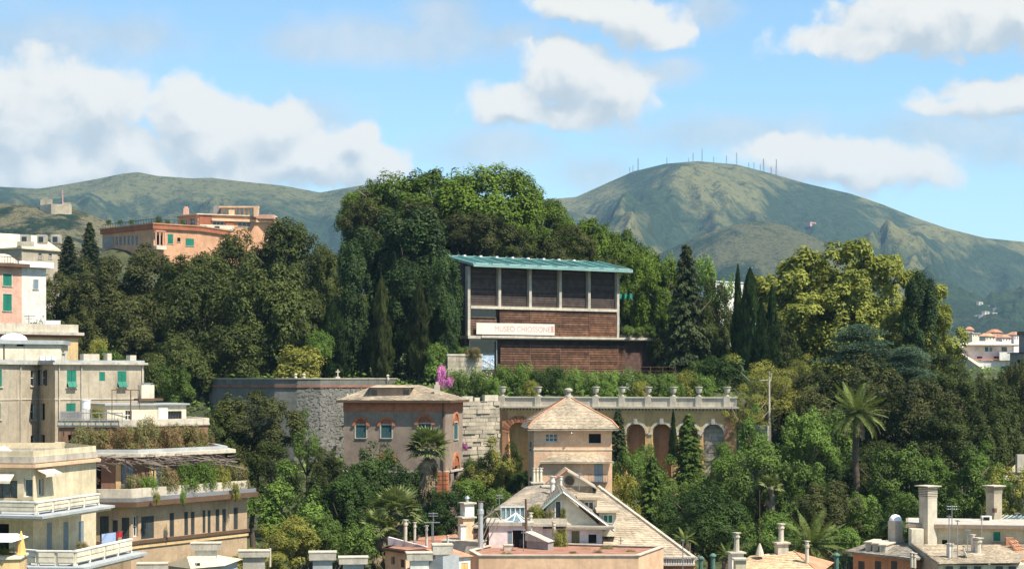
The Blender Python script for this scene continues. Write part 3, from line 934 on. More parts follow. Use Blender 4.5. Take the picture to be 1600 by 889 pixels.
KINDS = {  # kind -> (object name, category, prototype, material, depth ratio)
    'oak': ('oak_tree', 'tree', 'oak', 'oak'), 'olive': ('holm_oak_tree', 'tree', 'holm', 'olive'), 'holm': ('holm_oak_tree', 'tree', 'holm', 'holm'),
    'pine': ('stone_pine_tree', 'tree', 'pine', 'pine'), 'plane': ('plane_tree', 'tree', 'plane', 'plane'), 'mont': ('broad_cypress_tree', 'tree', 'mont', 'mont'),
    'cyp': ('cypress_tree', 'tree', 'cyp', 'cyp'), 'cypbr': ('cypress_tree', 'tree', 'cypf', 'cypbr'), 'cypf': ('cypress_tree', 'tree', 'cypf', 'cyp'),
    'con': ('conifer_tree', 'tree', 'con', 'con'), 'conlush': ('conifer_tree', 'tree', 'con', 'mid'), 'cedar': ('cedar_tree', 'tree', 'cedar', 'cedar'),
    'mid': ('leafy_tree', 'tree', 'tree', 'mid'), 'bright': ('leafy_tree', 'tree', 'tree', 'bright'), 'yel': ('leafy_tree', 'tree', 'tree', 'yel'),
    'lush': ('laurel_tree', 'tree', 'oak', 'lush'), 'mpine': ('pine_tree', 'tree', 'mpine', 'yel'),
    'bush': ('shrub', 'shrub', 'bush', 'mid'), 'bushb': ('shrub', 'shrub', 'bush', 'bright'), 'bushy': ('shrub', 'shrub', 'bush', 'yel'),
    'bushd': ('shrub', 'shrub', 'bush', 'lush'), 'dry': ('shrub', 'shrub', 'bush', 'dry'), 'mixed': ('terrace_plant', 'plant', 'bush', 'mixed'),
    'purple': ('bougainvillea', 'shrub', 'bush', 'purple'), 'oleander': ('hedge_shrub', 'shrub', 'bush', 'oleander'),
}
_tc = [0]
def tree(kind, px, yt, yb, wpx, D, label, group=None, zb=None, dep=1.0):
    nm, cat, proto, mk = KINDS[kind]
    _tc[0] += 1
    rd = random.Random(_tc[0] * 7 + 1)
    x = PX(px, D)
    zt, zbot = PZ(yt, D), PZ(yb, D)
    g = zb if zb is not None else min(terrain(x, D), zbot)
    o = thing(nm, label, cat, (x, D, g), group)
    me = PROTO[proto][_tc[0] % len(PROTO[proto])]
    w = wpx / F * D / 2
    rz = rd.random() * 6.28
    bushlike = cat != 'tree'
    Mw = Matrix.Translation((x, D, zbot)) @ Matrix.Diagonal((1, dep, 1, 1)) @ Matrix.Rotation(rz, 4, 'Z') @ Matrix.Diagonal((w, w, zt - zbot, 1))
    shared('foliage' if bushlike else 'crown', o, me, Mw, m_l[mk])
    tm = (TRUNKP if kind in ('pine', 'mpine', 'plane') else TRUNK)[_tc[0] % 2]
    ht = max(0.5, zbot + 0.72 * (zt - zbot) - g)
    rs = max(1.0, min(ht, 2.4 * w if not bushlike else w))
    shared('stem' if bushlike else 'trunk', o, tm, Matrix.Translation((x, D, g - 0.2)) @ Matrix.Rotation(rz, 4, 'Z') @ Matrix.Diagonal((rs, rs, ht + 0.2, 1)))
    return o

# ---- palms
def frond_mesh(name, L, arch, n=26, wl=0.40, sag=0.5, seed=0):
    """pinnate frond along +x, arching"""
    rd = random.Random(seed)
    C, A, B = [], [], []
    for i in range(n):
        t = 0.06 + 0.94 * i / (n - 1)
        x = L * (t - 0.18 * arch * t * t)
        z = L * (0.32 * t - arch * 0.75 * t * t)
        for s in (-1, 1):
            ll = wl * (0.45 + math.sin(math.pi * min(1, t * 0.95 + 0.05)) * 0.9)
            d = Vector((0.62, s * 0.8, -sag * 0.5 + 0.12 + rd.uniform(-.12, .12))).normalized()
            C.append(tuple(Vector((x, 0, z)) + d * ll * 0.5))
            A.append(tuple(d * ll * 0.5))
            B.append(tuple(d.cross(Vector((0, 0, 1))).normalized() * 0.075))
    for i in range(10):
        t0, t1 = i / 10, (i + 1) / 10
        f = lambda t: Vector((L * (t - 0.18 * arch * t * t), 0, L * (0.32 * t - arch * 0.75 * t * t)))
        a, b = f(t0), f(t1)
        C.append(tuple((a + b) / 2)); A.append(tuple((b - a) / 2)); B.append((0, 0.05, 0))
    me = quad_mesh(name, np.array(C), np.array(A), np.array(B), 'bar')
    me.materials.append(m_l['palm'])
    return me
def fan_mesh(name, pet, R, n=15, seed=0, droop=0.3):
    rd = random.Random(seed)
    C, A, B = [], [], []
    C.append((pet / 2, 0, 0)); A.append((pet / 2, 0, 0)); B.append((0, 0.03, 0))
    for i in range(n):
        th = math.radians(-115 + 230 * i / (n - 1))
        r = R * (1 - 0.18 * abs(math.sin(th))) * rd.uniform(0.85, 1.1)
        d = Vector((math.cos(th), math.sin(th), -droop * rd.uniform(0.5, 1.3)))
        C.append(tuple(Vector((pet, 0, 0)) + d * r / 2)); A.append(tuple(d * r / 2))
        B.append(tuple(d.cross(Vector((0, 0, 1))).normalized() * 0.10))
    me = quad_mesh(name, np.array(C), np.array(A), np.array(B), 'leaf')
    me.materials.append(m_l['fan'])
    return me
FROND = [frond_mesh('frond', 3.6, a, seed=k) for k, a in enumerate((0.22, 0.42, 0.7))]
FAN = [fan_mesh('fan frond', 1.0, 0.95, seed=k) for k in range(3)]

def date_palm(px, ytop, ycrown, ybase, D, label, rad_m, nf=64, low=-0.75):
    rd = random.Random(int(px))
    c = P(px, ycrown, D)
    zb = min(PZ(ybase, D), terrain(c.x, D) if ybase > 800 else PZ(ybase, D))
    o = thing('palm_tree', label, 'palm tree', (c.x, D, zb))
    H = c.z - zb
    if H > 0.5:
        mb = MB()
        mb.tube([(c.x + 0.1 * math.sin(k), D, zb + H * k / 8) for k in range(9)], [0.55, 0.42, 0.4, 0.4, 0.4, 0.4, 0.4, 0.45, 0.55], 10)
        mb.build('trunk', m_bark, o, smooth=True)
    k = rad_m / 3.4
    for i in range(nf):
        u = i / nf
        el = math.asin(min(1, max(-1, 0.98 + (low - 0.98) * u)))
        th = i * 2.39996
        me = FROND[min(2, int(u * 3))]
        dead = u > 0.93
        Mw = Matrix.Translation(c + Vector((0, 0, 0.3))) @ Matrix.Rotation(th, 4, 'Z') @ Matrix.Rotation(-el * 0.85 + 0.1, 4, 'Y') @ Matrix.Rotation(rd.uniform(-.3, .3), 4, 'X') @ Matrix.Scale(k * rd.uniform(0.88, 1.08), 4)
        shared('dead_frond' if dead else 'frond', o, me, Mw, m_l['palmdry'] if dead else None)
    return o
def fan_palm(px, ycrown, ybase, D, label, k=1.0, nf=38, skirt=46):
    rd = random.Random(int(px) + 3)
    c = P(px, ycrown, D)
    zb = min(PZ(ybase, D), c.z)
    o = thing('fan_palm', label, 'palm tree', (c.x, D, zb))
    if c.z - zb > 0.6:
        mb = MB()
        H = c.z - zb
        mb.tube([(c.x + 0.15 * math.sin(k_ * .7), D, zb + H * k_ / 6) for k_ in range(7)], [0.34, 0.28, 0.26, 0.26, 0.26, 0.3, 0.36], 8)
        mb.build('trunk', m_barkpale, o, smooth=True)
    for i in range(nf):
        u = i / nf
        el = math.radians(80 - 105 * u)
        Mw = Matrix.Translation(c) @ Matrix.Rotation(i * 2.39996, 4, 'Z') @ Matrix.Rotation(-el, 4, 'Y') @ Matrix.Rotation(rd.uniform(-.5, .5), 4, 'X') @ Matrix.Scale(k * rd.uniform(.85, 1.1), 4)
        shared('frond', o, FAN[i % 3], Mw)
    for i in range(skirt):
        u = i / max(1, skirt)
        el = math.radians(-52 - 32 * rd.random())
        Mw = Matrix.Translation(c - Vector((0, 0, 0.2 + 3.2 * k * u))) @ Matrix.Rotation(i * 2.39996, 4, 'Z') @ Matrix.Rotation(-el, 4, 'Y') @ Matrix.Rotation(rd.uniform(-.8, .8), 4, 'X') @ Matrix.Scale(k * rd.uniform(.7, 1.0) * (1 - 0.35 * u), 4)
        shared('dead_frond', o, FAN[i % 3], Mw, m_l['palmdry'])
    return o

# ================================================================== museum on the hill
fm = Fac((PX(730, 295), 295), (PX(970, 312), 312))
zs, zbm, zrf, zg = PZ(524, 295), PZ(479.5, 295), PZ(416, 295), PZ(592, 297)
mus = thing('museum', 'modernist museum with concrete posts, timber slats and green copper roof', 'building', fm.w(fm.L / 2, zg))
bay = [fm.s(p) for p in (733, 781, 829, 876, 921, 966)]
sR = fm.s(1062)
core = MB()
cp = [fm.w(0, 0, -0.75), fm.w(fm.L, 0, -0.75), fm.w(fm.L, 0, -9), fm.w(0, 0, -9)]
core.prism([(p.x, p.y) for p in cp], zs, zrf + 0.25)
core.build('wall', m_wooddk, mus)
cp = [fm.w(0, 0, -0.8), fm.w(sR, 0, -0.8), fm.w(sR, 0, -9), fm.w(0, 0, -9)]
MB().prism([(p.x, p.y) for p in cp], zg - 4, zs - 0.5).build('lower_wall', m_wooddk, mus)
for i, s in enumerate(bay):
    fm.box('post', mus, (s - 0.24, s + 0.24, zs if i in (0, 5) else zbm + .21, zrf + 0.02), -0.70, 0.0, m_conc)
fm.box('beam', mus, (bay[0] + .3, bay[-1] - .3, zbm - 0.22, zbm + 0.22), -0.45, 0.1, m_conclt)
def slats(r, pitch, hgt, o0, o1, mat, parent=mus):
    z = r[2] + pitch * 0.5
    while z < r[3] - hgt * 0.5:
        fm.box('slat', parent, (r[0], r[1], z - hgt / 2, z + hgt / 2), o0 + random.uniform(-.015, .015), o1 + random.uniform(-.015, .015), mat)
        z += pitch
for i in range(5):
    a, b = bay[i] + 0.32, bay[i + 1] - 0.32
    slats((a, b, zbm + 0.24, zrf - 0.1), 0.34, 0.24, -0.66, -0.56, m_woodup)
    if i == 0:
        pane = fm.box('window', mus, (a, b, zs + 2.9, zbm - 0.26), -0.72, -0.66, m_glass)
        fm.box('frame', pane, (a, b, zs + 2.8, zs + 2.9), -0.7, -0.55, m_woodbr)
        slats((a, b, zs + 0.05, zs + 2.8), 0.36, 0.26, -0.5, -0.4, m_woodbr)
    else:
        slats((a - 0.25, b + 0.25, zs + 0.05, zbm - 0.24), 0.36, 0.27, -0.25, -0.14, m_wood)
        fm.box('batten', mus, (b + 0.26, b + 0.38, zs + 0.05, zbm - 0.24), -0.3, -0.09, m_wood)
# floor slab carrying on as a terrace to the right
fm.box('floor_slab', mus, (-0.2, sR + 0.4, zs - 0.50, zs - 0.02), -9.3, 0.55, m_conc)
fm.box('slab_edge', mus, (2.2, sR + 0.45, zs - 0.33, zs + 0.02), 0.56, 0.70, m_conclt)
# lower storey
a, b = fm.s(737), fm.s(778)
pane = fm.box('window', mus, (a, b, zg + 1.6, zs - 0.8), -0.74, -0.7, m_glass)
mb = MB()
for r in ((a - .15, a, zg + 1.6, zs - .6), (b, b + .15, zg + 1.6, zs - .6), (a, b, zs - .8, zs - .6)):
    fm.addbox(mb, r, -0.7, -0.45)
mb.build('frame', m_metal, pane)
lb = [fm.s(p) for p in (783, 830, 877, 922, 967, 978)]
for i in range(5):
    slats((lb[i] + .06, lb[i + 1] - .06, zg - 0.3, zs - 1.25), 0.38, 0.27, -0.40, -0.28, m_wood)
    fm.box('batten', mus, (lb[i + 1] - .06, lb[i + 1] + .06, zg - 0.3, zs - 1.2), -0.42, -0.24, m_woodbr)
fm.box('recess', mus, (fm.s(979), fm.s(1029), zg - .3, zs - .52), -0.79, -0.6, m_wooddk)
slats((fm.s(1030), fm.s(1050), zg - 0.3, zs - 1.1), 0.38, 0.27, -0.40, -0.28, m_wood)
MB().box(fm.w(fm.s(757), zg - 1.5, 0.1), (8.6, 0.5, 3.0), fm.rz).build('plinth', m_conc, mus)
# railing on the terrace
rl = MB()
for k in range(12):
    s = bay[-1] + 0.5 + k * (sR - bay[-1] - 0.6) / 11
    fm.addbox(rl, (s - .03, s + .03, zs, zs + 1.1), 0.40, 0.46)
for z in (0.35, 0.7, 1.1):
    fm.addbox(rl, (bay[-1] + .5, sR - .1, zs + z - .03, zs + z + .02), 0.39, 0.47)
rl.build('railing', m_woodbr, mus)
fm.box('planter', mus, (bay[-1] + .7, sR - .3, zs, zs + 0.45), -0.4, 0.2, m_conc)
# roof: tilted copper bays with pale seams
tilt = math.atan2(PZ(401.5, 302) - PZ(415, 293.4), 9.4)
Rr = Matrix.Rotation(fm.rz, 4, 'Z') @ Matrix.Rotation(tilt, 4, 'X')
Lr = 9.4 / math.cos(tilt)
zc0 = zrf + 0.05
def roofpt(s, o, lift=0.0):
    return fm.w(s, zc0 + (2.0 - o) * math.tan(tilt) + lift, o)
s0r, s1r = -0.1, fm.L + 0.75
nb = 10
for i in range(nb):
    a, b = s0r + (s1r - s0r) * i / nb, s0r + (s1r - s0r) * (i + 1) / nb
    cbox('roof_panel', mus, roofpt((a + b) / 2, -2.7, 0.12), (b - a - 0.10, Lr, 0.14), m_copper, rot=Rr)
    cbox('seam', mus, roofpt(a, -2.7, 0.22), (0.16, Lr, 0.26), m_copperlt, rot=Rr)
    cbox('front_lip', mus, roofpt((a + b) / 2 + 0.25, 1.5, 0.22), (b - a - 0.75, 0.6, 0.10), m_copperlt, rot=Rr)
    if i % 1 == 0 and i < 9:
        cbox('ridge_block', mus, roofpt(a + 1.2, -7.2, 0.22), (0.4, 0.4, 0.36), m_frame, fm.rz)
cbox('seam', mus, roofpt(s1r, -2.7, 0.22), (0.16, Lr, 0.26), m_copperlt, rot=Rr)
cbox('roof_edge', mus, roofpt((s0r + s1r) / 2, 2.06, 0.0), (s1r - s0r + 0.2, 0.14, 0.34), m_copperlt, rot=Rr)
cbox('soffit', mus, roofpt((s0r + s1r) / 2, -2.7, -0.06), (s1r - s0r - 0.1, Lr - 0.1, 0.16), m_conc, rot=Rr)
cbox('ridge', mus, roofpt((s0r + s1r) / 2 - 1.5, -7.2, 0.10), (s1r - s0r - 3.0, 0.5, 0.2), m_copperlt, rot=Rr)
# cloth banner with faded print
rb = fm.rect(743, 506.5, 865, 522)
ban = thing('banner', 'long white cloth banner with faded red lettering hung on the museum front', 'banner', fm.w(rb[0], rb[2], 0.3))
fm.box('cloth', ban, (rb[0], rb[1], rb[2] - 0.1, rb[3] + 0.1), 0.22, 0.27, m_banner)
cu = bpy.data.curves.new('print', 'FONT')
cu.body = 'MUSEO CHIOSSONE'
cu.size = 1.0
to = bpy.data.objects.new('print_source', cu)
COL.objects.link(to)
dg = bpy.context.evaluated_depsgraph_get()
tm = bpy.data.meshes.new_from_object(to.evaluated_get(dg))
bpy.data.objects.remove(to)
tm.materials.append(m_letter)
xs_ = [v.co.x for v in tm.vertices]
wl, hl = max(xs_) - min(xs_), max(v.co.y for v in tm.vertices)
sa, sb = fm.s(771), fm.s(858)
shared('lettering', ban, tm, Matrix.Translation(fm.w(sa, (rb[2] + rb[3]) / 2 - 0.42, 0.275)) @ Matrix.Rotation(fm.rz, 4, 'Z') @ Matrix.Rotation(math.pi / 2, 4, 'X') @ Matrix.Diagonal(((sb - sa) / wl, 0.85 / hl, 1, 1)))
fm.box('emblem', ban, (fm.s(859.5), fm.s(863.5), rb[2] + .3, rb[3] - .2), 0.268, 0.274, m_letter)
# blue painted scribble at the entrance
fg = Fac((PX(748, 292), 292), (PX(774, 292), 292))
gp = thing('graffiti_panel', 'panel sprayed with pale blue graffiti beside the museum entrance', 'panel', fg.w(fg.L / 2, PZ(577, 292)))
r = fg.rect(750, 555, 772, 577)
fg.box('board', gp, r, -0.1, 0, m_bluetarp)
mb = MB()
for k in range(7):
    a_ = r[0] + 0.25 + 0.27 * k
    mb.tube([fg.w(a_ + .25 * math.sin(t * 1.9 + k), r[2] + .25 + t * .28, 0.02) for t in range(6)], 0.06, 5)
mb.build('scribble', m_canvas, gp)
# fence before the museum
fn = Fac((PX(776, 284), 284), (PX(1055, 292), 292))
fe = thing('railing_fence', 'thin rusty railing in front of the museum ground floor', 'fence', fn.w(fn.L / 2, PZ(590, 288)))
for k in range(15):
    s = fn.L * k / 14
    fn.box('post', fe, (s - .04, s + .04, PZ(592, 286), PZ(572, 286)), -0.04, 0.04, m_rust)
for y in (573, 579, 585):
    fn.box('rail', fe, (0, fn.L, PZ(y, 286) - .03, PZ(y, 286) + .02), 0.045, 0.08, m_rust)
# green net in the pines right of the museum
gn = thing('green_net', 'small patch of turquoise netting in the pine right of the museum', 'net', P(977, 466, 316))
mb = MB()
for k in range(5):
    a, b = P(968 + k * 4, 458 + (k % 2) * 4, 316 + (k % 2)), P(972 + k * 4, 456 + ((k + 1) % 2) * 4, 316 + ((k + 1) % 2))
    mb.face(a, b, b - Vector((0, 0.2, 1.0)), a - Vector((0, .2, .8 + .3 * (k % 2))))
mb.build('cloth', m_greennet, gn)

def block_wall(o, fc, s0, s1, z0, z1, hgt, mat, proud=0.14, lo=0.9, hi=1.8, top=None, backm=None):
    """courses of single stone blocks with recessed joints"""
    fc.box('core', o, (s0 + .02, s1 - .02, z0, z1 - 0.05), -0.6, -0.02, backm or m_stone)
    z, c = z0, 0
    while z < z1 - 0.05:
        h = min(hgt * random.uniform(0.92, 1.08), z1 - z)
        s = s0 - (0.5 * lo if c % 2 else 0)
        while s < s1 - 0.1:
            w = random.uniform(lo, hi)
            a, b = max(s, s0), min(s + w, s1)
            if b - a > 0.12 and (top is None or z + h * .5 < top((a + b) / 2)):
                fc.box('stone', o, (a + .02, b - .02, z + .02, z + h - .02), -0.25, proud * random.uniform(0.2, 1.0), mat)
            s += w
        z += h
        c += 1
fw = Fac((PX(699, 286), 286), (PX(753, 288), 288))
o = thing('stone_wall', 'low wall of pale cut stone blocks left of the museum', 'wall', fw.w(fw.L / 2, PZ(590, 287)))
block_wall(o, fw, 0, fw.L, PZ(590, 287), PZ(556, 287), 0.8, m_block, 0.1, 1.2, 2.2)
fw.box('coping', o, (-.1, fw.L + .1, PZ(556, 287), PZ(553, 287)), -0.7, 0.15, m_conclt)

# ================================================================== arcade terrace with urns
fa = Fac((PX(779, 264), 264), (PX(1151, 256), 256))
zt, zp, zk = PZ(619.5, 264), PZ(634, 264), PZ(640, 264)
arc = thing('arcade', 'ochre terrace wall with round arches and a pale balustrade', 'arcade', fa.w(fa.L / 2, 45))
ARCH = [(795, 827, 676), (850, 880, 677), (905, 935, 677), (978.5, 1008, 677), (1019.5, 1049, 677), (1060, 1090, 677.5), (1098.5, 1131, 679)]
def arch_faces(fc, mb, arches, z0, z1, depth, N=14):
    s = 0.0
    for (a, b, zs_) in arches:
        mb.face(fc.w(s, z0), fc.w(a, z0), fc.w(a, z1), fc.w(s, z1))
        R, c = (b - a) / 2, (a + b) / 2
        pts = [(c - R * math.cos(math.pi * k / N), zs_ + R * math.sin(math.pi * k / N)) for k in range(N + 1)]
        for k in range(N):
            (p, q), (u, v) = pts[k], pts[k + 1]
            mb.face(fc.w(p, q), fc.w(u, v), fc.w(u, z1), fc.w(p, z1))
            mb.face(fc.w(p, q), fc.w(p, q, -depth), fc.w(u, v, -depth), fc.w(u, v))
        mb.face(fc.w(a, z0), fc.w(a, z0, -depth), fc.w(a, zs_, -depth), fc.w(a, zs_))
        mb.face(fc.w(b, zs_), fc.w(b, zs_, -depth), fc.w(b, z0, -depth), fc.w(b, z0))
        s = b
    mb.face(fc.w(s, z0), fc.w(fc.L, z0), fc.w(fc.L, z1), fc.w(s, z1))
AA = [(fa.s(p), fa.s(q), fa.z((p + q) / 2, y)) for p, q, y in ARCH]
mb = MB()
arch_faces(fa, mb, AA, 43, zk, 1.7)
mb.build('wall', m_ochre, arc)
for i, (a, b, z) in enumerate(AA):
    if i == 6:
        block_wall(arc, Fac(fa.w(a, 0, -0.5).xy, fa.w(b, 0, -0.5).xy), 0, b - a, 45, z + (b - a) / 2, 0.55, m_block, 0.12, 0.8, 1.5)
    else:
        fa.box('niche_back', arc, (a - .3, b + .3, 43, z + (b - a) / 2 + .2), -1.75, -1.6, m_yellow if i == 0 else m_orange)
    R, c = (b - a) / 2, (a + b) / 2
    if i == 0:      # rusticated brick voussoirs, one by one
        for k in range(13):
            t = math.pi * (k + .5) / 13
            q = fa.w(c - (R + .45) * math.cos(t), z + (R + .45) * math.sin(t), 0.06)
            rot = Matrix.Rotation(fa.rz, 4, 'Z') @ Matrix.Rotation(-(math.pi / 2 - t) , 4, 'Y')
            cbox('voussoir', arc, q, (0.36, 0.3 + .05 * (k % 2), 0.95), m_brick if k % 2 else m_orange, rot=rot)
        for sx in (a - .45, b + .45):
            zz = 44.0
            while zz < z:
                fa.box('quoin', arc, (sx - .42, sx + .42, zz + .02, zz + .5), -0.1, 0.12 + random.uniform(0, .05), m_orange)
                zz += 0.52
    else:
        mr = MB()
        for k in range(16):
            t = math.pi * (k + .5) / 16
            q = fa.w(c - (R + .22) * math.cos(t), z + (R + .22) * math.sin(t), 0.03)
            n0 = len(mr.v)
            rot = (Matrix.Rotation(fa.rz, 3, 'Z') @ Matrix.Rotation(-(math.pi / 2 - t), 3, 'Y'))
            tmp = MB().box((0, 0, 0), (2 * math.pi * (R + .3) / 32 * 1.08, 0.16, 0.34))
            mr.v += [tuple(q + rot @ Vector(v)) for v in tmp.v]
            mr.f += [tuple(n0 + i_ for i_ in f) for f in tmp.f]
        mr.build('archivolt', m_creamlt, arc)
        cbox('keystone', arc, fa.w(c, z + R + .35, 0.12), (0.5, 0.34, 0.75), m_conc, fa.rz)
        fa.box('impost', arc, (a - .55, a - .02, z - .2, z + .02), -0.05, 0.12, m_creamlt)
for k, (p, q) in enumerate(((785, 793), (1133.5, 1145))):
    zz = 44.0
    while zz < zk - .3:
        fa.box('quoin', arc, (fa.s(p), fa.s(q), zz + .015, min(zk, zz + .47)), -0.05, 0.16 + .03 * random.random(), m_orange)
        zz += 0.48
fa.box('frieze', arc, (0, fa.L, zk - 0.35, zk - 0.02), 0.003, 0.10, m_yellow)
dn = MB()
k = 0.1
while k < fa.L:
    fa.addbox(dn, (k, k + .2, zk - .02, zk + .28), -0.1, 0.36)
    k += 0.46
dn.build('dentil_row', m_yellow, arc, kind='stuff')
fa.box('cornice', arc, (-.3, fa.L + .3, zk + 0.28, zk + 0.52), -1.0, 0.62, m_conclt)
fa.box('parapet', arc, (0, fa.L, zk + 0.52, zt - .14), -0.25, 0.15, m_conclt)
fa.box('coping', arc, (-.1, fa.L + .1, zt - .14, zt + .02), -0.4, 0.28, m_creamlt)
MB().prism([tuple(p.xy) for p in (fa.w(0, 0, -1.9), fa.w(fa.L, 0, -1.9), fa.w(fa.L, 0, -7), fa.w(0, 0, -7))], 43, zk + .6).build('terrace_fill', m_soil, arc)
UR = [(785, 'leftmost'), (841, 'second from left'), (931, 'third from left'), (972, 'fourth from left'), (1013, 'fifth from left'), (1052, 'sixth from left'), (1092, 'seventh from left'), (1136, 'rightmost')]
umesh = MB().lathe((0, 0, 0), [(.34, 0), (.34, .12), (.14, .2), (.12, .34), (.42, .55), (.5, .9), (.46, 1.1), (.62, 1.2), (.62, 1.3), (.3, 1.32)], 14)
ume = bpy.data.meshes.new('urn')
ume.from_pydata(umesh.v, [], umesh.f)
ume.materials.append(m_conc)
for px, w in UR:
    s = fa.s(px)
    fa.box('pedestal', arc, (s - .42, s + .42, zk + .53, zt + .1), -0.45, 0.32, m_conclt)
    u = shared('stone_urn', None, ume, Matrix.Translation(fa.w(s, zt + .105, -.06)) @ Matrix.Diagonal((.88, .88, .98, 1)))
    tag(u, '%s stone urn on the balustrade of the arcade' % w, 'urn', 'urns along the balustrade')
# rusticated stair wall left of the arcade, and the stub on its right
fr_ = Fac((PX(716, 259), 259), (PX(780, 263), 263))
o = thing('rusticated_wall', 'tall rough stone block wall between villa and arcade', 'wall', fr_.w(fr_.L / 2, 44))
block_wall(o, fr_, 0, fr_.L, 44, PZ(626, 262), 0.56, m_block, 0.3, 1.0, 2.4)
for p0, p1, y0, y1 in ((722, 738, 619, 627), (741, 749, 621, 627), (757, 778, 617, 630)):
    r = fr_.rect(p0, y0, p1, y1)
    fr_.box('coping_block', o, r, -0.5, 0.1, m_conclt)
fs = Fac((PX(1147, 257), 257), (PX(1200, 252), 252))
o = thing('stone_stub_wall', 'pale stone block wall running on right of the arcade', 'wall', fs.w(fs.L / 2, 44))
block_wall(o, fs, 0, fs.L, 44, PZ(664, 255), 0.55, m_block, 0.12, 0.9, 1.7)

# ================================================================== curved bastion
bp = [(285, 300), (318, 291), (352, 283), (392, 276.5), (430, 272.5), (465, 271), (500, 271), (532, 272.5), (562, 276), (590, 281), (618, 288)]
pts = [(PX(p, d), d) for p, d in bp]
bas = thing('bastion', 'curved grey stone bastion wall with red brown cord line', 'wall', (PX(450, 285), 285, 42))
zb0, zb1, zb2 = 42.0, PZ(605, 275), PZ(592, 275)
back = [(PX(618, 288) + .5, 296), (PX(285, 300), 303)]
poly = pts + back
low = offset_poly(pts + [(pts[-1][0], 310), (pts[0][0], 312)], 2.4)[:len(pts)] + back
mb = MB()
mb.prism(low, zb0, zb1, poly)
mb.build('wall', m_stone, bas)
MB().ring(offset_poly(poly, .02), offset_poly(poly, -.7), zb1 + .3, zb2).build('parapet', m_stone, bas)
MB().ring(offset_poly(poly, .18), offset_poly(poly, -.3), zb1, zb1 + .3).build('cord_line', surf('red stone cord', (0.30, 0.13, 0.08), var=.3), bas)
MB().ring(offset_poly(poly, .12), offset_poly(poly, -.8), zb2, zb2 + .12).build('coping', m_conclt, bas)
# large facing stones on the sunlit right flank
sm = MB()
rd = random.Random(4)
for i in range(5, len(pts) - 1):
    fc = Fac(low[i], low[i + 1])
    fd = Fac(poly[i], poly[i + 1])
    for row in range(44):
        for c in range(11):
            t, u = (row + rd.random()) / 44, (c + rd.random()) / 11
            if rd.random() < .3:
                continue
            p = fc.w(fc.L * u, zb0 + (zb1 - zb0) * t).lerp(fd.w(fd.L * u, zb0 + (zb1 - zb0) * t), t)
            sm.box(p, (rd.uniform(.18, .55), rd.uniform(.08, .22), rd.uniform(.12, .28)), fd.rz + rd.uniform(-.2, .2))
sm.build('rubble_facing', surf('pale rubble', (0.21, 0.195, 0.155), var=.35, scale=1.0, bump=.6), bas, kind='stuff')
cr = thing('stone_cross', 'small stone cross standing on the bastion parapet', 'cross', P(528, 591, 273))
c0 = P(528, 591, 273)
MB().box(c0 + Vector((0, 0, .1)), (.6, .5, .3)).box(c0 + Vector((0, 0, .75)), (.16, .14, 1.1)).box(c0 + Vector((0, 0, .95)), (.62, .136, .16)).build('cross', m_conclt, cr)
for k, (px, w) in enumerate(((462, 'left'), (475, 'middle'), (606, 'right'))):
    f_ = MB().lathe(P(px, 592 if k < 2 else 593.5, 272.5 if k < 2 else 284), [(.22, 0), (.22, .3), (.1, .4), (.24, .6), (.1, .8)], 8).build('parapet_finial', m_conclt)
    tag(f_, '%s of the small round finials on the bastion parapet' % w, 'finial', 'finials on the bastion')

# ================================================================== villa with arched windows
vb = [(PX(723, 248), 248), (PX(560, 252), 252)]
vil = Bld('villa', 'taupe villa with orange frieze, arched windows and a low slate roof', 'house', [(537, 242), (696, 239.4), (723, 248)], [(PX(723, 248) - 1.5, 256), (PX(537, 242) + 1.6, 256)], 36, PZ(627, 241))
ORG = surf('orange terracotta trim', (0.48, 0.17, 0.075), var=.25, scale=1.5, streak=.2)
def arch_head(fc, r, parent, h, mat, inner, wide=0.3):
    s0, s1, z0, z1 = r
    c, R = (s0 + s1) / 2, (s1 - s0) / 2 + wide * .6
    mb = MB()
    N = 12
    for k in range(N):
        t0, t1 = math.pi * k / N, math.pi * (k + 1) / N
        q = [(c - (R + e) * math.cos(t), z1 + .12 + (R * h + e) * math.sin(t)) for t in (t0, t1) for e in (-wide * .5, wide * .5)]
        o_ = 0.14
        a, b, d, e = (fc.w(*q[0], o_), fc.w(*q[1], o_), fc.w(*q[3], o_), fc.w(*q[2], o_))
        mb.face(a, e, d, b)
        mb.face(fc.w(*q[1], 0), b, d, fc.w(*q[3], 0)).face(a, fc.w(*q[0], 0), fc.w(*q[2], 0), e)
    for sx in (s0 - wide * .9, s1 + wide * .9):
        fc.addbox(mb, (sx - wide * .6, sx + wide * .6, z1 - .12, z1 + .12), -.02, .18)
    mb.build('arch_trim', mat, parent)
    mb = MB()
    pts_ = [fc.w(c - R * .92 * math.cos(math.pi * k / N), z1 + .03 + R * .92 * h * math.sin(math.pi * k / N), 0.03) for k in range(N + 1)]
    mb.face(*pts_)
    mb.build('tympanum', inner, parent)
for px0, px1, y0, y1, fi, w in ((556, 572, 664, 684, 0, .3), (595.5, 612, 664, 684, 0, .3), (654, 673, 662, 684, 0, .34), (709, 715, 660, 686, 1, .34)):
    r = vil.f[fi].rect(px0, y0, px1, y1)
    p = window(vil.f[fi], r, vil.o, 'shut', surf('teal shutter', (0.04, 0.10, 0.10), var=.2, bands=.07), surround=m_conclt)
    arch_head(vil.f[fi], r, p, 1.0, ORG, m_brick, w)
r = vil.f[0].rect(597, 720, 612, 760)
p = window(vil.f[0], r, vil.o, 'glass')
arch_head(vil.f[0], r, p, .8, ORG, m_brick, .5)
r = vil.f[1].rect(709, 728, 716, 750)
p = window(vil.f[1], r, vil.o, 'dark', sill=False)
arch_head(vil.f[1], r, p, 1.0, ORG, m_brick, .5)
vil.walls(m_taupe)
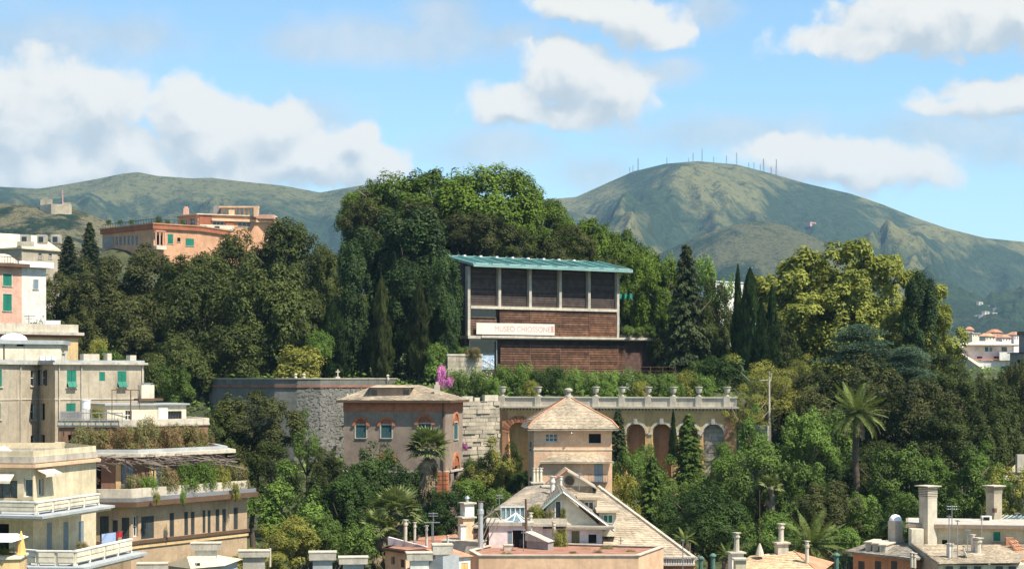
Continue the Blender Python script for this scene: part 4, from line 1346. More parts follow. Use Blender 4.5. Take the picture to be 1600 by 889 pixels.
vil.rim('frieze', PZ(643, 241), PZ(629.5, 241), .05, .3, ORG)
vil.rim('string_course', PZ(738, 241), PZ(735, 241), .12, .4, m_conclt)
fc = vil.f[0]
z = 38.0
while z < PZ(738, 240) - .3:
    for fc_, a, b in ((vil.f[0], vil.f[0].L - 1.1, vil.f[0].L + .14), (vil.f[1], -.14, 1.2)):
        fc_.box('quoin', vil.o, (a, b, z + .03, z + .5), -.1, .17, ORG)
    z += .54
fc.box('drainpipe', vil.o, (fc.L - .35, fc.L - .22, 40, PZ(627, 241)), .05, .18, m_rust)
ev = offset_poly(vil.poly, .85)
zE = PZ(625.5, 241)
MB().prism(ev, zE - .28, zE).build('eave', m_framebr, vil.o)
zR = PZ(601.5, 248)
cx_ = sum(p[0] for p in vil.poly) / len(vil.poly)
rA, rB = Vector((PX(588, 248), 248.5, zR)), Vector((PX(655, 248), 248.5, zR))
E = [Vector((p[0], p[1], zE + .01)) for p in ev]
rf = MB()
rf.face(E[0], E[1], rB, rA).face(E[1], E[2], rB).face(E[2], E[3], rB).face(E[3], E[4], rA, rB).face(E[4], E[0], rA)
roof = rf.build('roof', m_slate, vil.o)
shingles('slate_courses', roof, E[0], E[1], rB, rA, 14, 40, m_slate, .07)
shingles('slate_courses', roof, E[1], E[2], rB, rB, 14, 30, m_slate, .07)
shingles('slate_courses', roof, E[4], E[0], rA, rA, 14, 40, m_slate, .07)
dm = MB().prism([(PX(579, 242.4), 242.4), (PX(641, 242.2), 242.2), (PX(641, 245), 249), (PX(579, 245), 249)], zE, PZ(605, 242.4)).build('lantern', m_taupe, vil.o)
MB().prism([(PX(574, 242), 242.0), (PX(646, 242), 241.8), (PX(646, 245), 249.5), (PX(574, 245), 249.5)], PZ(605, 242.4), PZ(603.5, 242.4), [(PX(590, 245), 245), (PX(630, 245), 245), (PX(630, 245), 248), (PX(590, 245), 248)]).build('lantern_roof', m_slate, dm)
fl = Fac((PX(579, 242.4), 242.4), (PX(641, 242.2), 242.2))
for p0 in (580, 630):
    w_ = fl.box('lantern_window', dm, fl.rect(p0, 609, p0 + 9, 618), .0, .04, m_glass)
ch = MB().box(P(683, 611, 243), (.7, .7, 1.6)).box(P(683, 602, 243), (.35, .35, .9)).build('chimney', m_conclt, roof)
MB().lathe(P(543, 622, 243.5), [(.5, -.6), (.45, .1), (.2, .2), (.1, .6)], 8).build('chimney_pot', m_conc, roof)

# ================================================================== peach tower house
tw = Bld('tower_house', 'tall peach tower house with a pyramid slate roof', 'house', [(825, 231.5), (834, 222), (956, 222)], [(PX(956, 222), 231.5)], 34, PZ(672, 222))
tw.win(1, 852, 677.5, 871, 690, style='glass', glass=m_glassbl, cols=3, rows=2)
tw.win(1, 920, 677.5, 939, 692, style='dark')
for y0 in (690, 745):
    tw.win(0, 827.5, y0, 830.5, y0 + 14, style='shut', sh=m_shutdk)
tw.walls(m_peach)
tw.rim('band', PZ(703, 222), PZ(701.5, 222), .06, .2, m_creamlt)
te = offset_poly(tw.poly, .75)
zE = PZ(669.5, 222)
MB().prism(te, zE - .22, zE).build('eave', m_slategrey, tw.o)
cxy = sum((Vector(p) for p in tw.poly), Vector((0, 0))) / 4
cxy = Vector((PX(888, 226.8), 226.8))
zKk, zA = PZ(657.5, 223), PZ(620, 226.8)
kk = [tuple(cxy + (Vector(p) - cxy) * .87) for p in te]
E = [Vector((p[0], p[1], zE + .01)) for p in te]
K = [Vector((p[0], p[1], zKk)) for p in kk]
A_ = Vector((cxy.x, cxy.y, zA))
rf = MB()
for i in range(4):
    j = (i + 1) % 4
    rf.face(E[i], E[j], K[j], K[i]).face(K[i], K[j], A_)
roof = rf.build('roof', m_slate, tw.o)
for i in range(4):
    j = (i + 1) % 4
    shingles('slate_courses', roof, E[i], E[j], K[j], K[i], 5, 34, m_slate, .05)
    shingles('slate_courses', roof, K[i], K[j], A_, A_, 17, 30, m_slate, .05)
    MB().tube([K[i] + Vector((0, 0, .06)), A_ + Vector((0, 0, .06))], .11, 6).tube([E[i] + Vector((0, 0, .06)), K[i] + Vector((0, 0, .06))], .11, 6).build('hip_tile', m_terra, roof)
MB().lathe(A_ - Vector((0, 0, .3)), [(.5, 0), (.5, .45), (.32, .5), (.32, .95), (.5, 1.0), (.5, 1.2), (.2, 1.35)], 10).build('finial', m_conc, roof)
MB().box(P(832, 664, 224), (.9, .9, .8)).build('chimney', m_framebr, roof)
MB().tube([P(893, 674, 221.5), P(893, 678, 221.3)], .14, 8).build('lamp', m_metal, tw.o)
# lower projecting block with pent roof
fb = Fac((PX(847, 220.3), 220.3), (PX(956.5, 220.3), 220.3))
lowb = MB()
r = fb.rect(928.5, 722.5, 942, 754)
door = window(fb, r, tw.o, 'shut', m_shutgrey, name='shutter_door')
fb.mesh(lowb, 34, PZ(720, 220.3))
lowb.face(fb.w(0, 34), fb.w(0, 34, -1.75), fb.w(0, PZ(720, 220.3), -1.75), fb.w(0, PZ(720, 220.3)))
lowb.face(fb.w(fb.L, 34), fb.w(fb.L, PZ(720, 220.3)), fb.w(fb.L, PZ(720, 220.3), -1.75), fb.w(fb.L, 34, -1.75))
lowb.build('lower_wall', m_peach, tw.o)
zA0, zA1 = PZ(721.5, 220), PZ(708, 222)
q = [fb.w(-.3, zA0, .55), fb.w(fb.L + .2, zA0, .55), fb.w(fb.L - 1.4, zA1, -1.72), fb.w(1.3, zA1, -1.72)]
pr = MB().face(*q).face(*[v - Vector((0, 0, .15)) for v in reversed(q)])
for i in range(4):
    a, b = q[i], q[(i + 1) % 4]
    pr.face(a - Vector((0, 0, .15)), b - Vector((0, 0, .15)), b, a)
pr = pr.build('pent_roof', m_slate, tw.o)
shingles('slate_courses', pr, *q, 7, 34, m_slate, .05)
rl = MB()
for k in range(12):
    x_ = r[0] - .7 + k * (r[1] - r[0] + 1.2) / 11
    fb.addbox(rl, (x_ - .015, x_ + .015, r[2] + .1, r[2] + 1.0), .35, .38)
for z_ in (.1, 1.0):
    fb.addbox(rl, (r[0] - .7, r[1] + .5, r[2] + z_ - .02, r[2] + z_ + .03), .34, .39)
fb.addbox(rl, (r[0] - .7, r[1] + .5, r[2] - .06, r[2] + .04), 0, .42)
rl.build('balcony_rail', m_iron, tw.o)

# ================================================================== houses on the left
def potplant(kind, px, yt, yb, w, D, label, zb=None, group=None):
    return tree(kind, px, yt, yb, w, D, label, group, zb=zb if zb is not None else PZ(yb, D) - .05)

# ---- tan apartment house with green shutters
fr = [(-80, 170.0), (60, 183.1), (86, 180.0), (225, 185.6)]
b3 = Vector((PX(225, 185.6), 185.6))
tan = Bld('tan_apartment_house', 'tan apartment house with green shutters and a flat roof', 'building', fr, [tuple(b3 + Vector((-3.5, 9))), (PX(-80, 170) - 4, 184)], 26, PZ(567, 181))
for px0, px1, y0, y1, aj in ((104.5, 119, 578.5, 605, .35), (155, 164, 581, 595, 0), (183.5, 197.5, 579.5, 605, .35), (103.5, 118, 630, 652, 0), (155, 163, 630, 652, 0)):
    tan.win(2, px0, y0, px1, y1, style='shut', sh=m_shut, ajar=aj, sill=aj > 0)
tan.win(2, 184, 632, 197, 656, style='shut', sh=m_shut)
for px0, px1 in ((48, 55.5),):
    for y0, y1 in ((578, 603), (630, 656), (680, 705)):
        tan.win(0, px0, y0, px1, y1, style='glass', cols=1)
for px0, px1, y0, y1 in ((-6, 3, 577, 604), (-6, 1, 630, 655)):
    tan.win(0, px0, y0, px1, y1, style='shut', sh=m_shut)
for y0, y1 in ((578, 602), (630, 656), (679, 706)):
    tan.win(1, 63, y0, 70, y1, style='open' if y0 < 600 else 'dark', sh=m_shutdk, sill=False)
tan.walls(m_tan)
tan.rim('cornice', PZ(569.5, 181), PZ(566, 181), .35, .7, m_conc)
tan.rim('roof_kerb', PZ(566, 181), PZ(562.5, 181), .05, .4, m_ledge)
tan.slab('flat_roof', PZ(568, 181), PZ(565.5, 181), -.35, m_ledge)
tan.rim('string_course', PZ(624.5, 181), PZ(622.5, 181), .06, .2, m_conclt)
for px, fi in ((92, 2), (127, 2), (31, 0), (222, 2)):
    s = tan.f[fi].s(px)
    tan.f[fi].box('drainpipe', tan.o, (s - .05, s + .05, 30, PZ(570, 181)), .03, .13, m_conc)
for k, (px, w, h) in enumerate(((140, 26, 5), (168, 7, 6), (205, 10, 3))):
    c = P(px, 562 - h / 2, 188)
    MB().box(c, (w / F * 188, 1.0, h / F * 188 + .5), .6).build('roof_vent', m_conclt, tan.o)

# ---- white penthouse with a dome, and the yellow block behind it
wh = Bld('white_penthouse', 'whitewashed rooftop block with a small white dome', 'building', [(-40, 200), (95, 206), (106, 212)], 10, 50, PZ(537, 203))
wh.win(0, 26, 537.5, 38, 541, style='dark', sill=False)
wh.win(1, 97, 541, 101, 551, style='glass')
wh.walls(m_creamlt)
wh.rim('roof_edge', PZ(537.5, 203), PZ(531, 203), .3, .9, m_ledge)
wh.slab('flat_roof', PZ(537, 203), PZ(534, 203), -.4, m_ledge)
MB().lathe(P(21, 532, 207), [(1.5, 0), (1.42, .28), (1.15, .52), (.7, .7), (.2, .78)], 16).build('dome', m_canvas, wh.o, smooth=True)
s = wh.f[0].s(6)
wh.f[0].box('drainpipe', wh.o, (s - .05, s + .05, 50, PZ(538, 203)), .03, .12, m_framebr)
o = thing('roof_steps', 'three small white vents on the tan apartment roof', 'vent', P(75, 566, 190))
for k in range(3):
    MB().box(P(66 + 9 * k, 562, 190), (.42, .9, .7), .3).build('vent', m_canvas, o)
yb = Bld('yellow_block', 'yellow block with a long pale parapet behind the white penthouse', 'building', [(-60, 228), (122, 240)], 12, 50, PZ(522, 236))
yb.walls(m_yellow)
yb.rim('cornice', PZ(523, 236), PZ(518.5, 236), .55, 1.0, m_conc)
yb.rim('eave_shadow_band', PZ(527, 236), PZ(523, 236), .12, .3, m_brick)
yb.rim('parapet', PZ(518.5, 236), PZ(506, 236), .02, .3, m_conclt)
yb.slab('flat_roof', PZ(520, 236), PZ(517, 236), -.35, m_conc)
MB().tube([P(45, 518, 240), P(45, 492, 240)], .06, 5).tube([P(37, 494, 240), P(55, 494, 240)], .05, 4).tube([P(41, 498, 240), P(50, 498, 240)], .04, 4).build('antenna', m_metal, yb.o)
MB().box(P(82, 504, 243), (1.9, 1.2, .5), .3).build('awning', m_canvas, yb.o)

# ---- pink house and white neighbour at the left edge
pk = Bld('pink_house', 'pink house with two green shuttered windows at the left edge', 'house', [(-60, 292), (34, 300)], 12, 50, PZ(416, 297))
for y0, y1 in ((428, 447), (459.5, 486)):
    pk.win(0, 4.5, y0, 18, y1, style='shut', sh=m_shut, surround=m_conclt)
pk.walls(m_pink)
pk.rim('eave', PZ(416.5, 297), PZ(411, 297), .9, 1.2, m_framebr)
pk.slab('flat_roof', PZ(415, 297), PZ(411.5, 297), -.35, m_conc)
fc = pk.f[0]
rl = MB()
for k in range(9):
    s = fc.L - 4.2 + k * .5
    fc.addbox(rl, (s - .03, s + .03, PZ(411, 299), PZ(401, 299)), -.6, -.55)
fc.addbox(rl, (fc.L - 4.4, fc.L, PZ(402, 299), PZ(401, 299)), -.6, -.55)
rl.build('railing', m_rust, pk.o)
c = P(10, 398, 306)
MB().prism([(c.x - 5, 301), (c.x + 2.2, 301.5), (c.x + 2.2, 308), (c.x - 5, 308)], PZ(411, 302), PZ(396, 302), [(c.x - 4, 303), (c.x + .5, 303), (c.x + .5, 306), (c.x - 4, 306)]).build('roof_hut', m_conclt, pk.o)
wb = Bld('white_house', 'plain white house with a flat roof right of the pink house', 'house', [(34, 306), (72, 309)], 10, 50, PZ(418, 307))
wb.win(0, 52, 437, 60, 452, style='shut', sh=m_shutgrey)
wb.walls(m_white)
wb.slab('flat_roof', PZ(418, 307), PZ(409, 307), .9, m_canvas)
# ---- cream houses under the fort hill
cr_ = Bld('cream_mansion', 'cream house with a beige mansard roof and dormers under the fort hill', 'house', [(-60, 395), (93, 412)], 14, 60, PZ(390, 404))
cr_.walls(m_cream)
e = offset_poly(cr_.poly, .6)
tpoly = offset_poly(cr_.poly, -3.0)
rf = MB().prism(e, PZ(390, 404), PZ(364, 404), tpoly).build('roof', m_beige, cr_.o)
for px in (44, 70, 92):
    c = P(px - 4, 374, 403)
    d = MB().box(c, (1.9, 3, 1.8), .1).build('dormer', m_conc, cr_.o)
    cbox('dormer_window', d, c + Vector((.1, -1.53, -.1)), (1.0, .06, 1.1), m_glass, .1)
cbox('balcony', cr_.o, P(40, 381, 400), (3.4, 1.2, .9), m_conclt, .1)
ta = Bld('tan_terrace_house', 'tan walled house below the cream mansion', 'house', [(34, 372), (90, 380)], 12, 60, PZ(391, 376))
for px in (60, 76):
    ta.win(0, px, 396, px + 5, 404, style='glass')
ta.walls(m_tan)
ta.slab('flat_roof', PZ(391, 376), PZ(388.5, 376), .4, m_beige)

# ---- pink ridge houses
D0 = 440
rg = Bld('ridge_house', 'peach ridge house with a red brown roof terrace and sunroom windows', 'house', [(160, 455), (240, 438), (311, 446)], 14, 70, PZ(357.5, 438))
for k in range(6):
    p = 180.5 + k * 6.2
    rg.win(0, p, 369.5 - k * .3, p + 4.8, 384, style='glass', glass=m_glassbl, cols=1, rows=1, sill=False)
rg.win(1, 262, 366, 270.5, 381, style='shut', sh=m_shut)
rg.win(1, 277, 371.5, 282, 378, style='dark')
rg.win(1, 290, 373, 303, 384.5, style='shut', sh=m_shut)
rg.win(1, 243.5, 368, 254, 383, style='dark', sill=False)
rg.walls(m_ridge)
rg.f[0].box('sunroom_wall', rg.o, (0.2, rg.f[0].s(178), PZ(386, 450), PZ(369, 450)), 0.01, .12, m_grey)
rg.rim('roof_band', PZ(357.5, 438), PZ(350.5, 438), .45, .8, m_brick)
rg.rim('roof_kerb', PZ(350.5, 438), PZ(348.5, 438), .6, .9, m_orange)
rg.slab('flat_roof', PZ(356, 438), PZ(353, 438), -.3, m_terraf)
rl = MB()
for fi in (0, 1):
    fc = rg.f[fi]
    n_ = int(fc.L / 1.1)
    for k in range(n_ + 1):
        s = fc.L * k / n_
        fc.addbox(rl, (s - .04, s + .04, PZ(348.5, 438), PZ(342, 438)), -.2, -.12)
    fc.addbox(rl, (0, fc.L, PZ(342.4, 438), PZ(341.6, 438)), -.2, -.12)
rl.build('terrace_railing', m_iron, rg.o)
pg = MB()
fc = rg.f[1]
for px in (229 + 11, 246, 254.5):
    s = fc.s(px)
    fc.addbox(pg, (s - .12, s + .12, PZ(386, 438), PZ(361, 438)), .9, 1.1)
fc.addbox(pg, (fc.s(240) - .2, fc.s(255), PZ(362, 438), PZ(360.8, 438)), .2, 1.2)
pg.build('pergola', m_pink, rg.o)
fc.box('balcony', rg.o, (fc.s(240), fc.s(256), PZ(390, 438), PZ(384, 438)), .05, 1.3, m_creamlt)
for k, px in enumerate((170, 188, 205, 248, 262, 285)):
    tree('bush', px, 343 if k != 3 else 337, 350, 9 if k != 3 else 13, 443, ('leftmost', 'second', 'third', 'tallest', 'fifth', 'rightmost')[k] + ' potted bush on the ridge house roof terrace', 'pots on the ridge terrace', zb=PZ(351, 443))
up = Bld('upper_ridge_house', 'red and orange stepped house with roof pergolas on the ridge', 'house', [(279, 470), (309, 464), (430, 472)], 14, 70, PZ(336.5, 466))
up.win(0, 285, 343, 292, 352, style='glass')
up.win(0, 297, 341, 304, 353, style='glass')
for p0, p1 in ((333, 350), (372, 392)):
    up.win(1, p0, 346, p1, 354, style='glass', cols=3, rows=1)
up.walls(m_ridge)
fc = up.f[1]
fc.box('red_wall', up.o, (fc.s(311), fc.s(330), PZ(353, 466), PZ(337, 466)), .01, .2, m_brick)
fc.box('red_pier', up.o, (fc.s(352), fc.s(364), PZ(352, 466), PZ(341, 466)), .01, .25, m_brick)
fc.box('orange_band', up.o, (fc.s(330), fc.s(430), PZ(345.5, 466), PZ(341.5, 466)), .02, .5, m_peach)
fc.box('white_parapet', up.o, (fc.s(309), fc.s(362), PZ(361, 462), PZ(350.5, 462)), 1.5, 1.8, m_creamlt)
for p0 in (312, 332):
    fc.box('parapet_opening', up.o, (fc.s(p0), fc.s(p0 + 8), PZ(357.5, 462), PZ(352.5, 462)), 1.79, 1.83, m_glass)
up.rim('roof_edge', PZ(336.5, 466), PZ(335, 466), .5, .9, m_creamlt)
up.slab('flat_roof', PZ(336.5, 466), PZ(335.3, 466), -.38, m_terraf)
MB().box(P(291, 331, 472), (1.2, 1.0, 1.8)).box(P(291, 325.5, 472), (.7, .7, .8)).build('chimney', m_pink, up.o)
pw = MB()
for k in range(9):
    pw.box(P(347 + k * 7, 329.5, 470), (.5, .5, 2.2))
pw.build('pergola_posts', m_peach, up.o)
MB().box(P(374, 324, 470), (9.6, 2, .4)).build('pergola_beam', m_peach, up.o)
MB().box(P(341, 330, 472), (2.0, 2, 2.4)).build('stair_hut', m_grey, up.o)
MB().box(P(362, 334, 468.5), (1.3, 1, 1.8)).box(P(400, 331, 468.5), (1.0, 1, 2.6)).build('roof_pier', m_peach, up.o)
MB().box(P(415, 339.5, 471), (4.6, 3, 1.0)).build('roof_parapet', m_pink, up.o)

# ---- curved garden apartment house with planted terraces
ga_f = [(85, 163), (205, 163), (218, 164.2), (386, 177)]
ga = Bld('garden_apartment_house', 'weathered ochre apartment house with planted roof terraces', 'building', ga_f, [(PX(386, 177) - 4, 186), (PX(85, 163), 180)], 22, PZ(789, 164))
fc = ga.f[2]
for p0, p1, st in ((265, 272, 'glass'), (288, 304, 'two'), (316.5, 329, 'two'), (337, 353, 'two'), (365, 371.5, 'glass')):
    y0, y1 = 801 - (p0 - 265) * .085, 838 - (p0 - 265) * .115
    if st == 'two':
        w_ = (p1 - p0) * .36
        ga.win(2, p0, y0, p0 + w_, y1, style='shut', sh=m_shutdk, sill=False)
        ga.win(2, p1 - w_, y0, p1, y1, style='shut', sh=m_shutdk, sill=False)
    else:
        ga.win(2, p0, y0, p1, y1, style='shut', sh=m_shutdk, sill=False)
ga.win(1, 208, 806, 216, 838, style='glass', sill=False)
for p0, p1, y0, y1 in ((156, 170, 806, 858), (176, 184, 812, 860), (190, 202, 808, 842)):
    ga.win(0, p0, y0, p1, y1, style='shut', sh=m_shutdk, sill=False)
fo = ga.f[2]
r = fo.rect(220.5, 806, 240.5, 841)
window(fo, r, ga.o, 'shut', m_shutdk, sill=False)
ga.walls(surf('stained ochre plaster', (0.44, 0.31, 0.18), var=.25, scale=.5, streak=.6, rough=.9))
ga.rim('cornice', PZ(790, 164), PZ(782, 164), .95, 1.3, m_framebr)
ga.rim('sill_course', PZ(849, 164), PZ(844, 164), .22, .5, m_framebr)
ga.rim('lower_band', PZ(856, 164), PZ(852, 164), .12, .4, m_yellow)
ga.slab('terrace_floor', PZ(788, 164), PZ(783, 164), -.3, m_terraf)
ga.rim('planter_wall', PZ(783, 164) + .02, PZ(763, 164), .05, .35, m_conclt)
ga.rim('gutter', PZ(783, 164), PZ(776, 164), .75, .1, m_metal)
# first set back storey
sb = [(110, 167.5), (215, 167.5), (232, 168.5), (352, 177)]
g2 = Bld('roof_storey', 'set back roof storey behind pergola vines on the garden house', 'building', sb, [(PX(352, 177) - 3, 186), (PX(110, 167) - 1, 182)], PZ(784, 164), PZ(709, 168))
for p0, p1 in ((192, 203), (224, 231)):
    pass
g2.win(0, 140, 722, 158, 766, style='dark', sill=False)
g2.win(0, 190, 727, 208, 766, style='shut', sh=m_shutgrey, sill=False)
g2.win(2, 244, 729, 256, 764, style='shut', sh=m_shutgrey, sill=False)
g2.win(2, 300, 727, 316, 760, style='dark', sill=False)
g2.walls(m_umber)
g2.f[2].box('ochre_panel', g2.o, (g2.f[2].s(233), g2.f[2].s(243), PZ(766, 168), PZ(722, 168)), .01, .06, m_yellow)
g2.f[0].box('ochre_panel', g2.o, (g2.f[0].s(181), g2.f[0].s(189), PZ(766, 168), PZ(722, 168)), .01, .06, m_yellow)
g2.slab('roof_slab', PZ(713, 168), PZ(707.5, 168), .9, m_conclt)
g2.rim('roof_kerb', PZ(707.5, 168), PZ(702, 168), .2, .5, m_ledge)
# top storey
tp = [(92, 172), (205, 172), (325, 180)]
g3 = Bld('terrace_storey', 'brick coloured top storey amid russet climbing plants', 'building', tp, [(PX(325, 180) - 3, 187), (PX(92, 172), 184)], PZ(709, 168), PZ(664, 174))
g3.win(0, 106, 679, 112, 700, style='dark', sill=False)
g3.win(0, 150, 674, 166, 700, style='dark', sill=False)
g3.walls(m_umber)
g3.slab('terrace_slab', PZ(666, 174), PZ(663, 174), .15, m_conc)
g3.rim('parapet', PZ(663, 174), PZ(655, 174), .1, .35, m_conclt)
# roof hut with sheds on the top
h1 = Bld('roof_hut', 'pale rooftop hut with a flat roof on the garden house', 'hut', [(167, 176), (291, 180)], 5, PZ(664, 174), PZ(633, 177))
h1.win(0, 196, 641, 206, 656, style='glass')
h1.win(0, 262, 642, 284, 657, style='glass', cols=5, rows=1, fr=m_iron)
h1.walls(m_creamlt)
h1.slab('flat_roof', PZ(633, 177), PZ(630.5, 177), .25, m_ledge)
h1.f[0].box('white_panel', h1.o, (h1.f[0].s(247), h1.f[0].s(262), PZ(660, 178), PZ(635, 178)), .01, .08, m_white)
c = P(228, 617, 181)
hb = thing('chimney_hut', 'small chimney hut with a projecting slab roof', 'hut', P(228, 630, 181))
MB().box(c, (1.25, 1.2, 1.9), .5).build('wall', m_creamlt, hb)
MB().box(P(232, 624, 180.6), (2.3, 1.8, .22), .5).build('slab_roof', m_framebr, hb)
MB().box(P(228, 599, 181), (1.3, .4, .08), .5).box(P(228, 604, 181), (.7, .7, .5), .5).build('vent_grille', m_metal, hb)
tk = thing('water_tank', 'white rooftop water tank on a slatted stand', 'tank', P(133, 668, 176))
MB().lathe(P(134, 640, 176), [(.38, 0), (.42, .1), (.42, .8), (.46, .82), (.46, .9)], 12).build('tank', m_canvas, tk)
for k in range(5):
    cbox('slat', tk, P(129.5 + k * 2.4, 655, 175.4), (.07, .07, 1.75), m_frame)
MB().tube([P(175, 660, 175), P(175, 609, 175)], .04, 4).tube([P(218, 640, 176), P(218, 609, 176)], .04, 4).tube([P(174, 609, 175), P(218, 609, 176)], .04, 4).tube([P(204, 660, 175.5), P(204, 609, 175.5)], .06, 5).build('frame', m_rust, thing('pergola_frame', 'thin iron pergola frame above the rooftop hut', 'pergola', P(196, 660, 175)))
rl = MB()
for k in range(9):
    rl.tube([P(95 + k * 12, 663, 171.6), P(95 + k * 12, 645, 171.6)], .035, 4)
rl.tube([P(95, 645, 171.6), P(191, 645, 171.6)], .04, 4).tube([P(95, 654, 171.6), P(191, 654, 171.6)], .03, 4)
rl.build('rail', m_metal, thing('roof_railing', 'metal railing around the top terrace of the garden house', 'railing', P(140, 664, 171.6)))
MB().box(P(112, 652, 172.2), (1.9, .5, 1.1)).build('trough', m_grey, thing('stone_trough', 'grey planter trough on the top terrace left of the tank', 'planter', P(112, 662, 172.2)))
MB().prism([(PX(80, 160), 160), (PX(108, 160), 160), (PX(108, 163), 163), (PX(80, 163), 163)], PZ(696, 161), PZ(691, 161), [(PX(86, 161), 161), (PX(100, 161), 161), (PX(100, 162), 162), (PX(86, 162), 162)]).box(P(90, 705, 162), (.12, .12, 1.2)).box(P(103, 705, 162), (.12, .12, 1.2)).build('canopy', m_beige, thing('garden_parasol', 'small beige parasol roof at the left of the russet terrace', 'parasol', P(94, 712, 161)))
GP = [  # planting on the terraces
 ('mixed', 128, 664, 706, 44, 169.5, 'green and russet plants at the left of the upper terrace'), ('dry', 160, 668, 706, 46, 169.5, 'russet bush left of centre on the upper terrace'),
 ('dry', 196, 664, 706, 44, 169.8, 'russet bush in the centre of the upper terrace'), ('mixed', 228, 650, 704, 44, 171, 'tall mixed climber right of centre on the upper terrace'),
 ('dry', 262, 660, 706, 46, 173, 'russet creeper at the right of the upper terrace'), ('dry', 296, 662, 708, 50, 175.5, 'brown creeper hanging at the right corner of the upper terrace'),
 ('dry', 318, 668, 712, 34, 177, 'last brown creeper tuft at the terrace corner'), ('mixed', 148, 668, 704, 24, 169.2, 'small mixed plant between two russet bushes'),
 ('mixed', 205, 740, 772, 34, 165.8, 'grey green plant at the left of the lower terrace'), ('bushb', 232, 742, 770, 36, 166.2, 'light green plant beside the shuttered door on the lower terrace'),
 ('mixed', 262, 728, 768, 40, 168, 'olive plant on the lower terrace under the pergola'), ('bushb', 290, 722, 766, 46, 170, 'bright green climber on the lower terrace'),
 ('bushb', 320, 718, 764, 48, 172.5, 'brightest green climber near the lower terrace corner'), ('bushy', 346, 726, 762, 36, 174.5, 'yellow green plant on the lower terrace corner'),
 ('mixed', 372, 724, 766, 44, 177, 'grey green shrub spilling over the terrace end'), ('bushy', 245, 768, 786, 14, 163.6, 'tuft hanging down the planter wall left'),
 ('bushb', 286, 764, 786, 12, 165.8, 'tuft hanging down the planter wall middle'), ('bushy', 368, 752, 780, 16, 173.6, 'tuft hanging down the planter wall right'),
 ('bush', 108, 722, 745, 30, 160, 'green climber behind the cream house awning'), ('dry', 128, 742, 772, 56, 158, 'red brown planting behind the cream house terrace'), ('dry', 100, 740, 770, 40, 157, 'red brown planting beside the cream house window'),
 ('bushy', 152, 636, 656, 24, 174, 'yellow green pot plant beside the water tank')]
for g in GP:
    potplant(*g)
# bare vine pergola over the lower terrace
vp = thing('vine_pergola', 'bare grey vine pergola over the lower planted terrace', 'pergola', P(240, 770, 165.5))
mb = MB()
rd = random.Random(9)
for k in range(190):
    u = rd.random()
    px = 100 + 260 * u
    D = 165.2 if px < 210 else 165.2 + (px - 210) * .067
    y = 726 - 14 * rd.random() - u * 4
    a = P(px, y, D + rd.uniform(-.4, 1.2))
    mb.tube([a, a + Vector((rd.uniform(-1.2, 1.2), rd.uniform(-.3, .3), rd.uniform(-.35, .15))), a + Vector((rd.uniform(-2, 2), rd.uniform(-.3, .3), rd.uniform(-.8, .1)))], [.035, .03, .015], 3, cap=False)
mb.build('vines', surf('dry vine', (0.22, 0.17, 0.13), var=.3), vp)
for px, D in ((150, 164.6), (196, 164.6), (240, 167.5), (300, 171.5), (352, 175)):
    mbp = MB().tube([P(px, 772, D), P(px, 716, D)], .06, 5).build('post', m_iron, vp)

# ---- cream balcony building bottom left
cbf = [(-60, 136.5), (57, 135), (165, 145)]
cb = Bld('cream_balcony_building', 'cream building with long pale balconies at the lower left corner', 'building', [(-60, 139.5), (52, 138.6), (150, 149)], [(PX(150, 149) - 4, 156), (PX(-60, 139) - 2, 156)], 20, PZ(703, 140))
for p0, p1 in ((-10, 20), (24, 28), (36.5, 56)):
    pass
cb.win(0, -12, 750.5, 27, 778, style='glass', glass=m_glassbl, cols=3, rows=1, fr=m_framebr, sill=False)
cb.win(0, 37, 748, 51, 776, style='glass', glass=m_glassbl, cols=1, rows=1, sill=False)
cb.win(1, 61, 747, 69, 774, style='glass', glass=m_glassbl, cols=1, rows=1, sill=False)
for p0 in (73, 99, 123):
    cb.win(1, p0, 816 - (p0 - 73) * .04, p0 + 8, 862 - (p0 - 73) * .1, style='shut', sh=m_shutgrey, sill=False)
cb.win(0, -8, 818, 14, 880, style='dark', sill=False)
cb.walls(m_cream)
cb.rim('cornice', PZ(729, 140), PZ(724, 140), .35, .6, m_peach)
cb.rim('planter_rim', PZ(722, 140), PZ(712, 140), .1, .35, m_conc)
cb.slab('flat_roof', PZ(722, 140), PZ(716, 140), -.3, m_conc)
for fi, p0, p1, y0, y1 in ((0, -20, 24, 738, 750), (1, 54, 80, 730, 738)):
    fc = cb.f[fi]
    a, b = fc.s(p0), fc.s(p1)
    z1_, z0_ = fc.z(p1, y0), fc.z(p1, y1)
    aw = MB().face(fc.w(a, z1_, .02), fc.w(a, z0_, .9), fc.w(b, z0_, .9), fc.w(b, z1_, .02)).face(fc.w(a, z0_, .9), fc.w(a, z0_ - .2, .9), fc.w(b, z0_ - .2, .9), fc.w(b, z0_, .9)).face(fc.w(a, z1_, 0), fc.w(a, z0_ - .05, .87), fc.w(b, z0_ - .05, .87), fc.w(b, z1_ - .03, 0))
    aw.build('awning', m_creamlt, cb.o)
